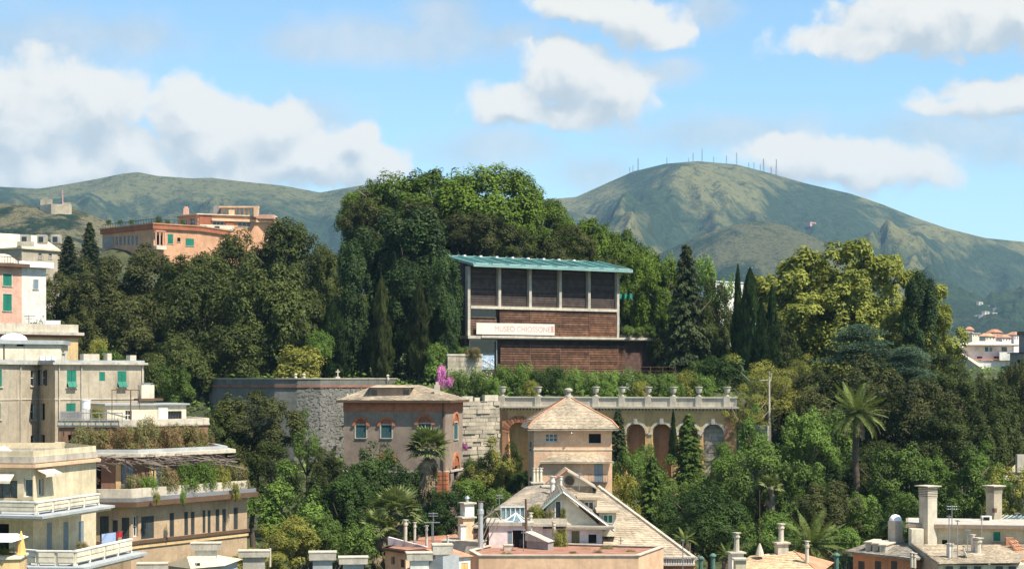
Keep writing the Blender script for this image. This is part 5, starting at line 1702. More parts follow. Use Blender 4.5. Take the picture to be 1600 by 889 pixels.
def balcony(fpts, y_top, y_bot, y_slab, Dref, ledge, ends, rail_from=None):
    pts_ = [(PX(p, d), d) for p, d in fpts]
    back = [(pts_[-1][0] - 3.0, pts_[-1][1] + 2.5), (pts_[0][0], pts_[0][1] + 4)]
    pl_ = pts_ + back
    sl = MB().prism(offset_poly(pl_, ledge), PZ(y_slab + 4, Dref), PZ(y_slab, Dref)).build('balcony_slab', m_ledge, cb.o)
    MB().prism(offset_poly(pl_, ledge - .25), PZ(y_slab + 8, Dref), PZ(y_slab + 4, Dref)).build('balcony_moulding', m_cream, sl)
    for i in range(len(pts_) - 1):
        fc = Fac(pts_[i], pts_[i + 1])
        z0_, z1_ = PZ(y_bot, Dref), PZ(y_top, Dref)
        par = fc.box('balcony_parapet', cb.o, (0, fc.L, z0_ + .12, z1_), -.16, 0, m_creamlt)
        fc.box('coping', par, (-.05, fc.L + .05, z1_, z1_ + .1), -.24, .08, m_white)
        n_ = max(2, int(fc.L / 2.2))
        for k in range(n_):
            a, b = fc.L * k / n_ + .12, fc.L * (k + 1) / n_ - .12
            for j in range(2):
                h = (z1_ - z0_ - .2) / 2
                fc.box('rail_panel', par, (a, b, z0_ + .2 + j * h, z0_ + .14 + (j + 1) * h), .003, .07, m_creamlt)
        for k in range(n_ + 1):
            s = fc.L * k / n_
            fc.box('foot', par, (s - .12, s + .12, z0_ - .04, z0_ + .12), -.14, -.01, m_white)
balcony([(-60, 135.5), (57, 133.5), (155, 143.5)], 785, 802, 803.5, 134, 1.0, 0)
balcony([(30, 133.0), (58, 131.8), (118, 131.5), (206, 141.5)], 861, 882, 883, 132, 1.0, 0)
cb2 = thing('clothes_line', 'pale blue towel and red cloth drying above the lower balcony', 'laundry', P(176, 850, 142))
MB().tube([P(158, 834, 141), P(193, 829, 143.5)], .02, 4).build('line', m_iron, cb2)
def cloth(name, px0, px1, y0, y1, D, mat):
    mb = MB()
    N = 8
    g = [[P(px0 + (px1 - px0) * i / N, y0 + (y1 - y0) * j / 4 - .35 * i, D + .03 * math.sin(i * 1.1 + j * .6)) for i in range(N + 1)] for j in range(5)]
    for j in range(4):
        for i in range(N):
            mb.face(g[j][i], g[j + 1][i], g[j + 1][i + 1], g[j][i + 1])
    mb.build(name, mat, cb2, smooth=True)
cloth('towel', 159, 181, 834, 849.5, 141.6, m_bluecloth)
cloth('red_cloth', 182, 191.5, 832, 840.5, 142.6, m_red)
for k, (px, y0, D) in enumerate(((128, 845, 140.5), (30, 780, 138), (48, 781, 138))):
    potplant('mixed', px, y0, y0 + 14, 22, D, ('flowering pot plant on the lower cream balcony', 'small pot plant behind the upper cream parapet left', 'small pot plant behind the upper cream parapet right')[k])
# yellow corner with closed orange umbrella and white canopy
yc = Bld('yellow_corner_terrace', 'yellow corner terrace wall at the bottom left edge', 'terrace', [(-40, 118), (30, 119), (42, 122)], 6, 20, PZ(873, 119))
yc.walls(m_yellow)
yc.slab('coping', PZ(873, 119), PZ(870, 119), .12, m_creamlt)
u = thing('closed_umbrella', 'closed orange garden umbrella at the lower left edge', 'umbrella', P(33, 870, 120.5))
MB().tube([P(33, 872, 120.5), P(33, 829, 120.5)], .03, 6).build('pole', m_frame, u)
MB().lathe(P(33, 866, 120.5), [(.36, 0), (.3, .15), (.22, .7), (.12, 1.2), (.03, 1.5)], 9).build('canopy', m_tangerine, u)
u = thing('white_awning', 'white canopy cut off by the left edge of the picture', 'awning', P(0, 850, 121))
a, b = P(-30, 836, 120), P(26, 842, 119)
MB().prism([(a.x, 118), (b.x, 118), (b.x, 122), (a.x, 122)], a.z - .25, a.z, [(a.x, 119), (b.x - .6, 119), (b.x - .6, 121.5), (a.x, 121.5)]).build('canvas', m_canvas, u)
MB().box(P(22, 858, 121.5), (.06, .06, 1.3)).build('post', m_metal, u)
potplant('bushy', 10, 855, 874, 36, 121, 'yellow green potted plant under the white canopy')
potplant('bushd', -4, 846, 866, 30, 122, 'dark potted plant at the left edge under the white canopy')
u = thing('white_parasol', 'open white parasol on the cream building roof at the left edge', 'parasol', P(6, 715, 141))
MB().lathe(P(6, 712, 141), [(1.25, 0), (.9, .22), (.4, .5), (.05, .75)], 8).tube([P(6, 720, 141), P(6, 705, 141)], .03, 5).build('canopy', m_canvas, u)

# ================================================================== roofs and houses in the middle foreground
def chimney(name, label, px, y0, y1, D, w, mat, cap=None, rz=0.6, kind='slab', d=None, capm=None):
    """square shaft with a cap, turned so that two faces show"""
    c = P(px, y1, D)
    h = PZ(y0, D) - c.z
    o = thing(name, label, 'chimney', c)
    d = d or w
    cm = capm or m_conclt
    if kind == 'slab':
        cbox('shaft', o, c + Vector((0, 0, h / 2 - .1)), (w, d, h - .1), mat, rz)
        cbox('cap', o, c + Vector((0, 0, h - .09)), (w * 1.35, d * 1.35, .14), cm, rz)
    elif kind == 'louvre':
        cbox('shaft', o, c + Vector((0, 0, h * .4)), (w, d, h * .8), mat, rz)
        n_ = 6
        for k in range(n_):
            cbox('louvre', o, c + Vector((0, 0, h * (.81 + .17 * k / n_))), (w * 1.06, d * 1.06, h * .016), mat, rz)
        cbox('flue', o, c + Vector((0, 0, h * .895)), (w * .8, d * .8, h * .19), m_framebr, rz)
        cbox('cap', o, c + Vector((0, 0, h * .99)), (w * 1.5, d * 1.5, .1), cm, rz)
    elif kind == 'dome':
        cbox('shaft', o, c + Vector((0, 0, h * .4)), (w, d, h * .8), mat, rz)
        MB().lathe(c + Vector((0, 0, h * .8)), [(w * .62, 0), (w * .62, h * .03), (w * .55, h * .1), (w * .35, h * .17), (.02, h * .2)], 12).build('dome', m_canvas, o, smooth=True)
    elif kind == 'pot':
        MB().lathe(c, [(w * .5, 0), (w * .45, h * .75), (w * .62, h * .76), (w * .62, h * .84), (w * .45, h * .85), (w * .5, h * .98)], 10).build('pot', mat, o)
        cbox('cap', o, c + Vector((0, 0, h)), (w * 1.2, w * 1.2, .07), cm, rz)
    elif kind == 'block':       # wide concrete head on a narrower stem
        cbox('stem', o, c + Vector((0, 0, h * .3 - 9)), (w * .72, d * .72, h * .6 + 18), mat, rz)
        cbox('head', o, c + Vector((0, 0, h * .76)), (w, d, h * .34), m_conc, rz)
        cbox('cap', o, c + Vector((0, 0, h * .955)), (w * 1.05, d * 1.05, h * .05), m_conclt, rz)
    return o

# ---- large slate roof house right of centre
sl = thing('slate_roof_house', 'house under a long slate roof sweeping down to the right of the tower', 'house', P(940, 889, 196))
q = [P(800, 868, 188), P(1086, 874, 188), P(936, 762, 211), P(850, 757, 211)]
back = [P(1100, 872, 214), P(940, 770, 219)]
rf = MB().face(*q).face(q[1], back[0], back[1], q[2]).face(q[2], back[1], P(850, 760, 219), q[3])
roof = rf.build('roof', m_slate, sl)
shingles('slate_courses', roof, q[0], q[1], q[2], q[3], 34, 62, m_slate, .05)
MB().tube([q[1] + Vector((0, 0, .08)), q[2] + Vector((0, 0, .08))], .24, 6).build('verge_tiles', m_conclt, roof)
MB().prism([(P(806, 868, 188.6).x, 188.6), (P(1083, 868, 188.6).x, 188.6), (P(1083, 868, 188.6).x + 1, 212), (P(806, 868, 188.6).x, 212)], 30, PZ(870, 188.6) - .05).build('wall', m_peach, sl)
fe_ = Fac((PX(1000, 187), 187), (PX(1086, 187), 187))
for y0, y1, m in ((868.5, 871, m_conclt), (880, 883, m_conclt)):
    fe_.box('gallery_ledge', sl, (0, fe_.L, PZ(y1, 187), PZ(y0, 187)), -.3, .3, m)
for k in range(22):
    s = fe_.L * (k + .5) / 22
    fe_.box('baluster', sl, (s - .07, s + .07, PZ(880, 187), PZ(871, 187)), -.1, .1, m_frame)
fe_.box('red_band', sl, (0, fe_.L, PZ(893, 187), PZ(883, 187)), -.3, .1, m_terra)
# gabled attic with a round window
D = 209
ap, bl, br = P(886, 736, D), P(860, 758, D), P(926, 760, D)
gw = MB().face(bl, br, ap).face(bl - Vector((0, 0, 3)), br - Vector((0, 0, 3)), br, bl).build('attic_wall', m_creamlt, sl)
bk = Vector((0, 9, 0))
up_ = Vector((0, 0, .12))
for a, b, nm in ((bl, ap, 'l'), (br, ap, 'r')):
    e = (a - b).normalized() * .6
    p_ = [a + e + Vector((0, -.5, .1)), b + Vector((0, -.5, .1)), b + bk + Vector((0, 0, .1)), a + e + bk + Vector((0, 0, .1))]
    m_ = MB().face(*p_).face(*[v - up_ for v in reversed(p_)])
    for i in range(4):
        m_.face(p_[i], p_[(i + 1) % 4], p_[(i + 1) % 4] - up_, p_[i] - up_)
    m_.build('attic_roof', m_slategrey, sl)
MB().tube([bl + Vector((-.3, -.55, .2)), ap + Vector((0, -.55, .25))], .13, 6).build('verge_tiles', m_terra, sl)
oc = MB()
c = P(889.5, 751, D - .05)
N = 18
oc.face(*[c + Vector((.42 * math.cos(6.283 * k / N), 0, .42 * math.sin(6.283 * k / N))) for k in range(N)])
oc = oc.build('round_window', m_glass, sl)
rg_ = MB()
for k in range(N):
    t0, t1 = 6.283 * k / N, 6.283 * (k + 1) / N
    a = [c + Vector((r_ * math.cos(t), o_, r_ * math.sin(t))) for t, r_, o_ in ((t0, .42, -.08), (t1, .42, -.08), (t1, .56, -.08), (t0, .56, -.08))]
    rg_.face(*a)
    rg_.face(a[0] + Vector((0, .1, 0)), a[1] + Vector((0, .1, 0)), a[1], a[0])
rg_.box(c + Vector((0, -.04, 0)), (.05, .05, .84)).box(c + Vector((0, -.05, 0)), (.84, .05, .05))
rg_.build('frame', m_framebr, oc)
shingles('stone_courses', gw, bl + Vector((0, -.02, -2.5)), br + Vector((0, -.02, -2.5)), br + Vector((0, -.02, 0)), bl + Vector((0, -.02, 0)), 7, 14, m_slate, .04)
# dormers on the slope
def dormer(px0, px1, y0, y1, D, wmat, st):
    fc = Fac((PX(px0, D), D), (PX(px1, D), D))
    z0, z1 = PZ(y1, D), PZ(y0, D)
    p = MB()
    pl_ = [tuple(v.xy) for v in (fc.w(0, 0), fc.w(fc.L, 0), fc.w(fc.L, 0, -4), fc.w(0, 0, -4))]
    r = (fc.L * .25, fc.L * .78, z0 + (z1 - z0) * .12, z1 - .25)
    box_ = MB().prism(pl_, z0 - 1.2, z1).build('dormer', m_creamlt, sl)
    w_ = fc.box('dormer_window', box_, r, .01, .05, m_glass if st == 'glass' else m_shut)
    mb_ = MB()
    for x in (r[0], (r[0] + r[1]) / 2, r[1]):
        fc.addbox(mb_, (x - .04, x + .04, r[2], r[3]), .045, .09)
    for z in (r[2], r[3]):
        fc.addbox(mb_, (r[0], r[1], z - .04, z + .04), .042, .088)
    mb_.build('dormer_frame', m_frame, box_)
    MB().prism([tuple(v.xy) for v in (fc.w(-.3, 0, .5), fc.w(fc.L + .3, 0, .5), fc.w(fc.L + .3, 0, -4), fc.w(-.3, 0, -4))], z1, z1 + .25).build('dormer_roof', m_slate, box_)
dormer(906, 933, 780, 798, 196.5, None, 'glass')
dormer(936, 963, 800, 819, 192.5, None, 'shut')

# ---- white gabled house with a roof terrace
gh = thing('gabled_house', 'white gabled house with a planted roof terrace below the tower', 'house', P(890, 866, 186))
D = 187.5
ap, bl, br = P(879, 770, D), P(836, 812, D), P(950, 826, D)
zb_ = PZ(830, D)
fgb = Fac(bl.xy, br.xy)
gw = MB()
gw.face(Vector((ap.x - .1, D, zb_)), Vector((br.x - .3, D, zb_)), br - Vector((.3, 0, .1)), ap, Vector((ap.x - 1.6, D, ap.z - 1.5)), Vector((ap.x - 1.6, D, zb_)))
gw.build('gable_wall', m_creamlt, gh)
r = fgb.rect(867.5, 783, 876.5, 808)
dr = fgb.box('terrace_door', gh, r, .02, .06, m_glass)
mb = MB()
for s_ in (r[0], r[1]):
    fgb.addbox(mb, (s_ - .05, s_ + .05, r[2], r[3] + .1), .0, .12)
fgb.addbox(mb, (r[0], r[1], r[3], r[3] + .1), .0, .11)
mb.build('frame', m_frame, dr)
bk = Vector((0, 14, 0))
for a, b, nm, mt_ in ((ap + Vector((-.05, 0, 0)), P(846, 797, D), 'l', m_slategrey), (ap + Vector((0.02, 0, .0)), br + Vector((.55, 0, -.2)), 'r', m_slategrey)):
    p_ = [b + Vector((0, -.6, .1)), a + Vector((0, -.6, .12)), a + bk + Vector((0, 0, .12)), b + bk + Vector((0, 0, .1))]
    if nm == 'r':
        pass
    m_ = MB().face(*p_).face(*[v - Vector((0, 0, .16)) for v in reversed(p_)])
    for i in range(4):
        m_.face(p_[i], p_[(i + 1) % 4], p_[(i + 1) % 4] - Vector((0, 0, .16)), p_[i] - Vector((0, 0, .16)))
    ro = m_.build('roof', mt_, gh)
    if nm == 'r':
        shingles('slate_courses', ro, p_[3], p_[0], p_[1], p_[2], 14, 40, m_slategrey, .05)
    else:
        shingles('slate_courses', ro, p_[0], p_[3], p_[2], p_[1], 10, 40, m_slategrey, .05)
    MB().tube([a + Vector((0, -.63, .1)), b + Vector((0, -.63, .08))], .09, 5).build('barge_board', m_metal if nm == 'r' else m_copperlt, ro)
fgr = Fac((PX(848, 185.5), 185.5), (PX(941, 185.5), 185.5))
for p0, p1, y0, y1, st, sh in ((871, 883.5, 827, 845, 'shut', m_shutolive), (893, 905.5, 829, 864, 'shut', m_shutolive), (919.5, 932, 834.5, 848, 'dark', None)):
    window(fgr, fgr.rect(p0, y0, p1, y1), gh, st, sh, sill=False, depth=.25)
mb = MB()
fgr.mesh(mb, PZ(868, 185.5), PZ(825.5, 185.5))
mb.face(fgr.w(fgr.L, PZ(868, 185.5)), fgr.w(fgr.L, PZ(868, 185.5), -3), fgr.w(fgr.L, PZ(825.5, 185.5), -3), fgr.w(fgr.L, PZ(825.5, 185.5)))
mb.build('ground_wall', m_whitepink, gh)
fgr.box('pent_roof', gh, (fgr.s(880), fgr.L + 1.1, PZ(826.5, 185), PZ(823, 185)), -2.2, .7, m_slategrey)
fgr.box('white_dado', gh, (fgr.s(884), fgr.s(892.5), PZ(868, 185.5), PZ(856, 185.5)), .003, .05, m_canvas)
fgr.box('white_dado', gh, (fgr.s(906), fgr.L, PZ(868, 185.5), PZ(856, 185.5)), .003, .05, m_canvas)
fgt = Fac((PX(829, 184.6), 184.6), (PX(886, 184.6), 184.6))
fgt.box('terrace_slab', gh, (0, fgt.L, PZ(822, 184.6), PZ(818, 184.6)), -3.5, .1, m_conc)
fgt.box('terrace_parapet', gh, (0, fgt.L, PZ(818, 184.6), PZ(810, 184.6)), -.2, 0, m_conclt)
fgt.box('terrace_side', gh, (0, 1.2, PZ(866, 184.6), PZ(822, 184.6)), -3, -.4, m_whitepink)
for r_ in (('bushy', 838, 787, 812, 24, 185.4, 'yellow green plant on the left of the gabled house terrace'), ('mixed', 856, 795, 812, 18, 185.4, 'mixed plant beside the gabled house terrace door'), ('bushy', 880, 792, 812, 12, 185.6, 'slim plant right of the gabled house terrace door'), ('dry', 830, 790, 808, 12, 186.4, 'orange tinted plant by the dark terrace pole'),
           ('bushy', 874, 826, 866, 28, 183.6, 'yellow climber against the white house wall'), ('mixed', 916, 856, 870, 26, 180.5, 'grey green herbs before the white house'), ('mixed', 948, 850, 870, 30, 181, 'low mixed plants right of the white house'), ('mixed', 965, 854, 872, 26, 182, 'low plants at the foot of the slate roof'), ('bushy', 985, 858, 872, 22, 178, 'small herbs at the right end of the orange terrace'), ('mixed', 935, 858, 871, 20, 177, 'potted herbs in the middle of the orange terrace'), ('dry', 790, 862, 872, 26, 174.5, 'dry grass tuft behind the orange terrace coping left'), ('mixed', 895, 860, 872, 18, 176.5, 'grassy pot left of the herbs on the orange terrace')):
    potplant(*r_)
# ---- left slate roof with greenhouse
gl = thing('greenhouse_house', 'old slate roofed house with a lean-to greenhouse and glass pyramid', 'house', P(795, 866, 186))
q = [P(771, 797, 188), P(835, 797, 188), P(846, 757, 204), P(822, 760, 204)]
rf = MB().face(*q).face(q[1], P(858, 790, 200), q[2]).face(q[0], q[3], P(800, 790, 210)).build('roof', m_slate, gl)
shingles('slate_courses', rf, *q, 20, 22, m_slategrey, .05)
q2 = [P(832, 800, 187), P(868, 800, 187), P(880, 764, 203), P(846, 758, 203)]
rf2 = MB().face(*q2).build('side_roof', m_slategrey, gl)
shingles('slate_courses', rf2, *q2, 18, 14, m_slategrey, .05)
fgh = Fac((PX(771, 186.5), 186.5), (PX(829, 186.5), 186.5))
fgh.box('greenhouse_base', gl, (0, fgh.L, PZ(818, 186.5), PZ(811, 186.5)), -2, -.1, m_conc)
for k in range(5):
    a, b = fgh.s(783 + k * 7.4), fgh.s(783 + (k + 1) * 7.4)
    pn = fgh.box('greenhouse_pane', gl, (a + .05, b - .05, PZ(811, 186.5), PZ(792.5, 186.5)), -.12, -.08, m_glassroof)
    fgh.box('glazing_bar', pn, (b - .045, b + .045, PZ(811, 186.5), PZ(792.5, 186.5)), -.15, -.02, m_frame)
fgh.box('glazing_bar', gl, (fgh.s(782.5), fgh.s(783.3), PZ(811, 186.5), PZ(792, 186.5)), -.15, -.02, m_frame)
fgh.box('glazing_head', gl, (fgh.s(782), fgh.s(821), PZ(792.4, 186.5), PZ(791, 186.5)), -.2, .05, m_frame)
# glass pyramid
cc = P(806, 801, 184.3)
base = [P(788, 814, 183), P(816, 816, 182.6), P(822, 812, 186), P(796, 810, 186)]
for i in range(4):
    a, b = base[i], base[(i + 1) % 4]
    MB().face(a, b, cc).build('skylight_pane', m_glassroof, gl)
mb = MB()
for i in range(4):
    mb.tube([base[i], cc], .06, 5).tube([base[i], base[(i + 1) % 4]], .07, 5)
    mb.tube([(base[i] + base[(i + 1) % 4]) / 2, cc], .035, 4)
mb.build('skylight_frame', m_frame, gl)
pl_ = [(PX(764, 182.4), 182.4), (PX(830, 182.4), 182.4), (PX(830, 188), 188), (PX(764, 188), 188)]
MB().prism(offset_poly(pl_, .25), PZ(821, 182.4), PZ(815.5, 182.4)).build('flat_roof', m_conc, gl)
fsh = Fac(pl_[0], pl_[1])
window(fsh, fsh.rect(793, 829, 800, 856), gl, 'shut', m_shutgrey, sill=False)
window(fsh, fsh.rect(801, 828, 824, 862), gl, 'dark', sill=False)
mb = MB()
for i in range(4):
    Fac(pl_[i], pl_[(i + 1) % 4]).mesh(mb, PZ(868, 182.4), PZ(821, 182.4)) if i else fsh.mesh(mb, PZ(868, 182.4), PZ(821, 182.4))
mb.build('wall', m_whitepink, gl)
tr = MB()
for k in range(4):
    tr.tube([P(741 + k * 8, 858 - k * 6, 181.4), P(764 + k * 5, 800 + k * 5, 182)], .05, 4)
tr.tube([P(738, 822, 181.5), P(772, 798, 183)], .06, 5).tube([P(764, 806, 183), P(771, 790, 183)], .06, 5).tube([P(775, 800, 183), P(783, 812, 183)], .05, 5)
tr.build('trellis', surf('old timber', (0.20, 0.16, 0.12), var=.3), gl)
mb = MB().box(P(755, 822, 184.5), (2.2, 2.5, .14), .2)
mb.build('lean_to_roof', m_slategrey, gl)
MB().box(P(752, 842, 184.6), (1.9, 2.3, 2.2), .2).build('lean_to', m_framebr, gl)
# grey shed
sh_ = thing('garden_shed', 'small grey shed with a sloping roof on the terrace', 'shed', P(844, 867, 180))
D = 180
pl_ = [(PX(823, D), D + 1.2), (PX(856, D), D - .5), (PX(865, D), D + .9), (PX(832, D), D + 2.6)]
MB().prism(pl_, PZ(868, D), PZ(846, D)).build('wall', m_grey, sh_)
a, b, c_, d_ = [Vector((p[0], p[1], PZ(846, D))) for p in offset_poly(pl_, .12)]
hh = Vector((0, 0, PZ(832, D) - PZ(846, D)))
MB().face(a, b, c_, d_).face(a + hh, b, c_, d_ + hh).face(a, b, a + hh).face(d_, d_ + hh, c_).face(a, a + hh, d_ + hh, d_).build('roof', m_conc, sh_)
dk = thing('dark_pole', 'dark creeper covered pole beside the roof terrace', 'pole', P(823, 866, 182))
MB().tube([P(823, 866, 182), P(821.5, 779, 182)], [.16, .1], 6).build('pole', m_framebr, dk)
# terrace with orange wall at the bottom centre
tc_ = Bld('orange_terrace', 'long pale orange roof terrace wall at the bottom centre', 'terrace', [(734, 177.5), (748, 172.5), (998, 172.5)], 9.5, 26, PZ(868, 172.5))
tc_.walls(m_peach)
tc_.rim('coping', PZ(868, 172.5), PZ(866.3, 172.5), .1, .45, m_conclt)
tc_.slab('paving', PZ(873, 172.5), PZ(870, 172.5), -.3, m_terraf)
MB().box(P(794, 861, 179.5), (.85, .85, 1.2), .1).box(P(794, 851, 179.5), (.95, .95, .12), .1).build('plinth_chimney', m_conclt, tc_.o)
# chimneys and flues around the white roofs
for k, px in enumerate((834.5, 839.5, 845)):
    chimney('chimney_pot', '%s of three slim white chimney pots left of the attic' % ('left', 'middle', 'right')[k], px, 731, 752, 205, .34, m_creamlt, kind='pot')
chimney('white_chimney', 'white chimney block carrying the three slim pots', 839, 752, 768, 205, 1.15, m_creamlt, rz=.2)
chimney('white_chimney', 'white chimney with two stages in front of the attic gable', 863, 744, 786, 198, .5, m_white, kind='pot')
chimney('white_chimney', 'stubby white chimney block left of the attic gable', 856, 758, 770, 202, 1.1, m_white, rz=.1)
chimney('white_chimney', 'thin white chimney pot right before the attic gable', 876, 744, 764, 203, .35, m_white, kind='pot')
chimney('white_chimney', 'white pot chimney above the gabled house lower roof', 865.5, 815, 838, 184, .35, m_conclt, kind='pot')
chimney('terrace_chimney', 'slim pale chimney at the left of the roof terrace', 829, 801, 828, 184.3, .34, m_conclt, kind='pot')
chimney('steel_flue', 'tall bright steel flue left of the greenhouse house', 751, 783, 865, 180, .5, m_steel, kind='pot', capm=m_framebr)
chimney('square_chimney', 'tall square chimney, white above and orange below, at bottom centre', 730, 784, 845, 184, 1.0, m_white, rz=.5)
o = chimney('orange_chimney_base', 'orange lower stage of the tall square chimney', 728, 806, 862, 183.6, 1.15, m_peach, rz=.5)
chimney('small_chimney', 'low brown chimney stub beside the tall square chimney', 722, 818, 862, 183, .55, m_whitepink, rz=.5)
fnl = thing('chimney_cowl', 'steel cowl on top of the tall square chimney', 'cowl', P(730, 784, 184))
MB().lathe(P(730, 784, 184), [(.14, 0), (.14, .3), (.26, .34), (.2, .5), (.05, .6)], 8).build('cowl', m_steel, fnl)

# ---- small pink house and chimney blocks along the bottom
ph = Bld('small_pink_house', 'small pink house with a sloping parapet and thin chimneys at the bottom', 'house', [(602, 178), (634, 175), (676, 177)], 8, 26, PZ(862, 176))
ph.win(0, 611, 869, 616.5, 881, style='dark', sill=False)
ph.win(0, 626, 873.5, 632, 886, style='shut', sh=m_framebr, sill=False)
ph.walls(m_peach)
f0 = Fac((PX(606, 180.5), 180.5), (PX(677, 178), 178))
za, zb_ = PZ(839, 180), PZ(857, 178)
pw = MB()
pw.face(f0.w(0, zb_ - 1), f0.w(f0.L, zb_ - 1), f0.w(f0.L, zb_), f0.w(0, za)).face(f0.w(0, za), f0.w(f0.L, zb_), f0.w(f0.L, zb_, -.3), f0.w(0, za, -.3)).face(f0.w(0, zb_ - 1, -.3), f0.w(0, zb_ - 1), f0.w(0, za), f0.w(0, za, -.3))
pw.build('parapet', m_whitepink, ph.o)
ph.rim('eave', PZ(862, 176), PZ(858, 176), .35, .6, m_framebr)
MB().prism(offset_poly(ph.poly, .2), PZ(860, 176), PZ(858, 176)).build('roof_slab', m_terraf, ph.o)
chimney('thin_chimney', 'left of three thin chimneys on the small pink house', 633.5, 812, 846, 179, .36, m_conclt, kind='pot')
chimney('thin_chimney', 'middle of three thin chimneys on the small pink house', 648, 816, 848, 178.6, .27, m_conclt, kind='pot')
chimney('thin_chimney', 'right of three thin chimneys on the small pink house', 666.5, 821, 852, 178.2, .25, m_conclt, kind='pot')
chimney('thin_chimney', 'short thin chimney right of the television aerial', 699.5, 836, 850, 177, .2, m_conclt, kind='pot')
def aerial(px, y0, y1, D, label, w=8, rows=3, blue=False):
    o = thing('antenna', label, 'antenna', P(px, y1, D))
    MB().tube([P(px, y1, D), P(px, y0, D)], .045, 5).build('mast', m_metal, o)
    for k in range(rows):
        y = y0 + 2 + k * 4
        MB().tube([P(px - w, y, D), P(px + w, y, D)], .025, 4).build('boom', m_metal, o)
        mb = MB()
        for j in range(6):
            a = P(px - w + 2 * w * j / 5, y, D)
            mb.tube([a - Vector((0, .35, 0)), a + Vector((0, .35, .06))], .018, 4)
        mb.build('element', m_metal, o)
    return o
aerial(677, 800, 850, 177.5, 'television aerial with bluish elements beside the thin chimneys', 7, 2)
aerial(675, 814, 850, 176.5, 'second aerial with one long boom on the small pink house', 12, 1)
aerial(780, 772, 800, 189, 'aerial on the ridge of the greenhouse house', 5, 2)
aerial(818, 826, 866, 178.5, 'thin aerial standing on the orange terrace', 3, 2)
aerial(905, 738, 766, 207, 'small aerial right of the attic gable', 4, 2)
aerial(970, 838, 868, 183, 'aerial at the foot of the long slate roof', 4, 2)
aerial(1067, 842, 895, 180, 'bare grey pole aerial right of the long slate roof', 2, 1)
rp = Bld('red_roof_hut', 'low red roof hut behind the thin chimneys', 'hut', [(655, 190), (705, 186), (718, 190)], 6, 28, PZ(850, 188))
rp.walls(m_brick)
e = [Vector((p[0], p[1], PZ(850, 188))) for p in offset_poly(rp.poly, .3)]
MB().face(e[0], e[1], P(712, 834, 189)).face(e[1], e[2], P(712, 834, 189)).face(e[0], P(712, 834, 189), e[2], e[3], e[4] if len(e) > 4 else e[3]).build('roof', m_terra, rp.o)
lw = Bld('parapet_block', 'pale parapet block behind the steel flue', 'wall', [(690, 182), (752, 181)], 3, 28, PZ(846, 181.5))
lw.walls(m_conclt)
lw.slab('top', PZ(846, 181.5), PZ(844.5, 181.5), .1, m_conc)
chimney('block_chimney', 'grey block chimney left of the small yellow hut', 691, 848, 889, 166, 1.75, m_ledge, rz=.12, kind='block', d=1.5)
chimney('block_chimney', 'low concrete block chimney before the small pink house', 655, 861, 893, 163, 2.2, m_white, rz=.12, kind='block', d=1.5)
chimney('block_chimney', 'leftmost of the two concrete chimney blocks below the rounded bright tree', 504, 860, 893, 160, 2.25, m_ledge, rz=.1, kind='block', d=1.5)
chimney('block_chimney', 'right of the two concrete chimney blocks below the rounded bright tree', 552, 868, 897, 160, 2.4, m_ledge, rz=.1, kind='block', d=1.5)
chimney('block_chimney', 'concrete block chimney above the grey gabled hut', 322, 846, 876, 150, 2.3, m_white, rz=.1, kind='block', d=1.4)
chimney('block_chimney', 'small concrete block chimney left of the grey gabled hut', 238, 878, 905, 148, 2.3, m_white, rz=.1, kind='block', d=1.4)
chimney('block_chimney', 'concrete block chimney right of the grey gabled hut', 397, 858, 885, 158, 2.5, m_conc, rz=.1, kind='block', d=1.4)
yh = Bld('yellow_hut', 'tiny pale hut with an orange door at the bottom edge', 'hut', [(705, 166.5), (735, 168)], 3, 28, PZ(870, 167))
yh.door(0, 720.5, 879, 731.5, 893, style='shut', sh=m_tangerine)
yh.walls(m_white)
e = [Vector((p[0], p[1], PZ(870, 167))) for p in offset_poly(yh.poly, .25)]
t_ = Vector((0, 0, PZ(860, 167) - PZ(870, 167)))
MB().face(e[0], e[1], e[2] + t_, e[3] + t_).face(e[0], e[3] + t_, e[3]).face(e[1], e[2], e[2] + t_).face(e[3], e[3] + t_, e[2] + t_, e[2]).build('roof', m_terra, yh.o)
gs = Bld('grey_sloping_wall', 'pale grey wall with a sloping top at the bottom left of the pink house', 'wall', [(636, 164), (692, 162.5)], 3, 28, PZ(889, 163))
gs.walls(m_ledge)
e = [Vector((p[0], p[1], PZ(889, 163))) for p in gs.poly]
t_ = Vector((0, 0, PZ(868, 163) - PZ(889, 163)))
MB().face(e[0], e[1], e[1] + t_).face(e[0], e[1] + t_, e[2] + t_, e[3]).face(e[1], e[2], e[2] + t_, e[1] + t_).face(e[2], e[3], e[2] + t_).build('sloping_top', m_ledge, gs.o)
gg = Bld('grey_gabled_hut', 'grey hut with a pale gable roof at the bottom left', 'hut', [(263, 150), (300, 147.5), (345, 149.5)], 5, 22, PZ(885, 149))
gg.win(1, 308, 879, 313, 888, style='dark', sill=False)
gg.walls(m_ledge)
e = [Vector((p[0], p[1], PZ(884, 149))) for p in offset_poly(gg.poly, .35)]
rA, rB = P(292, 869, 148), P(335, 866, 152)
MB().face(e[0], e[1], rA).face(e[1], e[2], rB, rA).face(e[2], e[3], rB).face(e[3], e[4], rA, rB).face(e[4], e[0], rA).build('roof', m_beige, gg.o)
MB().tube([P(422, 885, 158), P(422, 856, 158)], .1, 6).build('pipe', m_conclt, thing('vent_pipe', 'thin pale vent pipe by the right concrete block', 'pipe', P(422, 885, 158)))

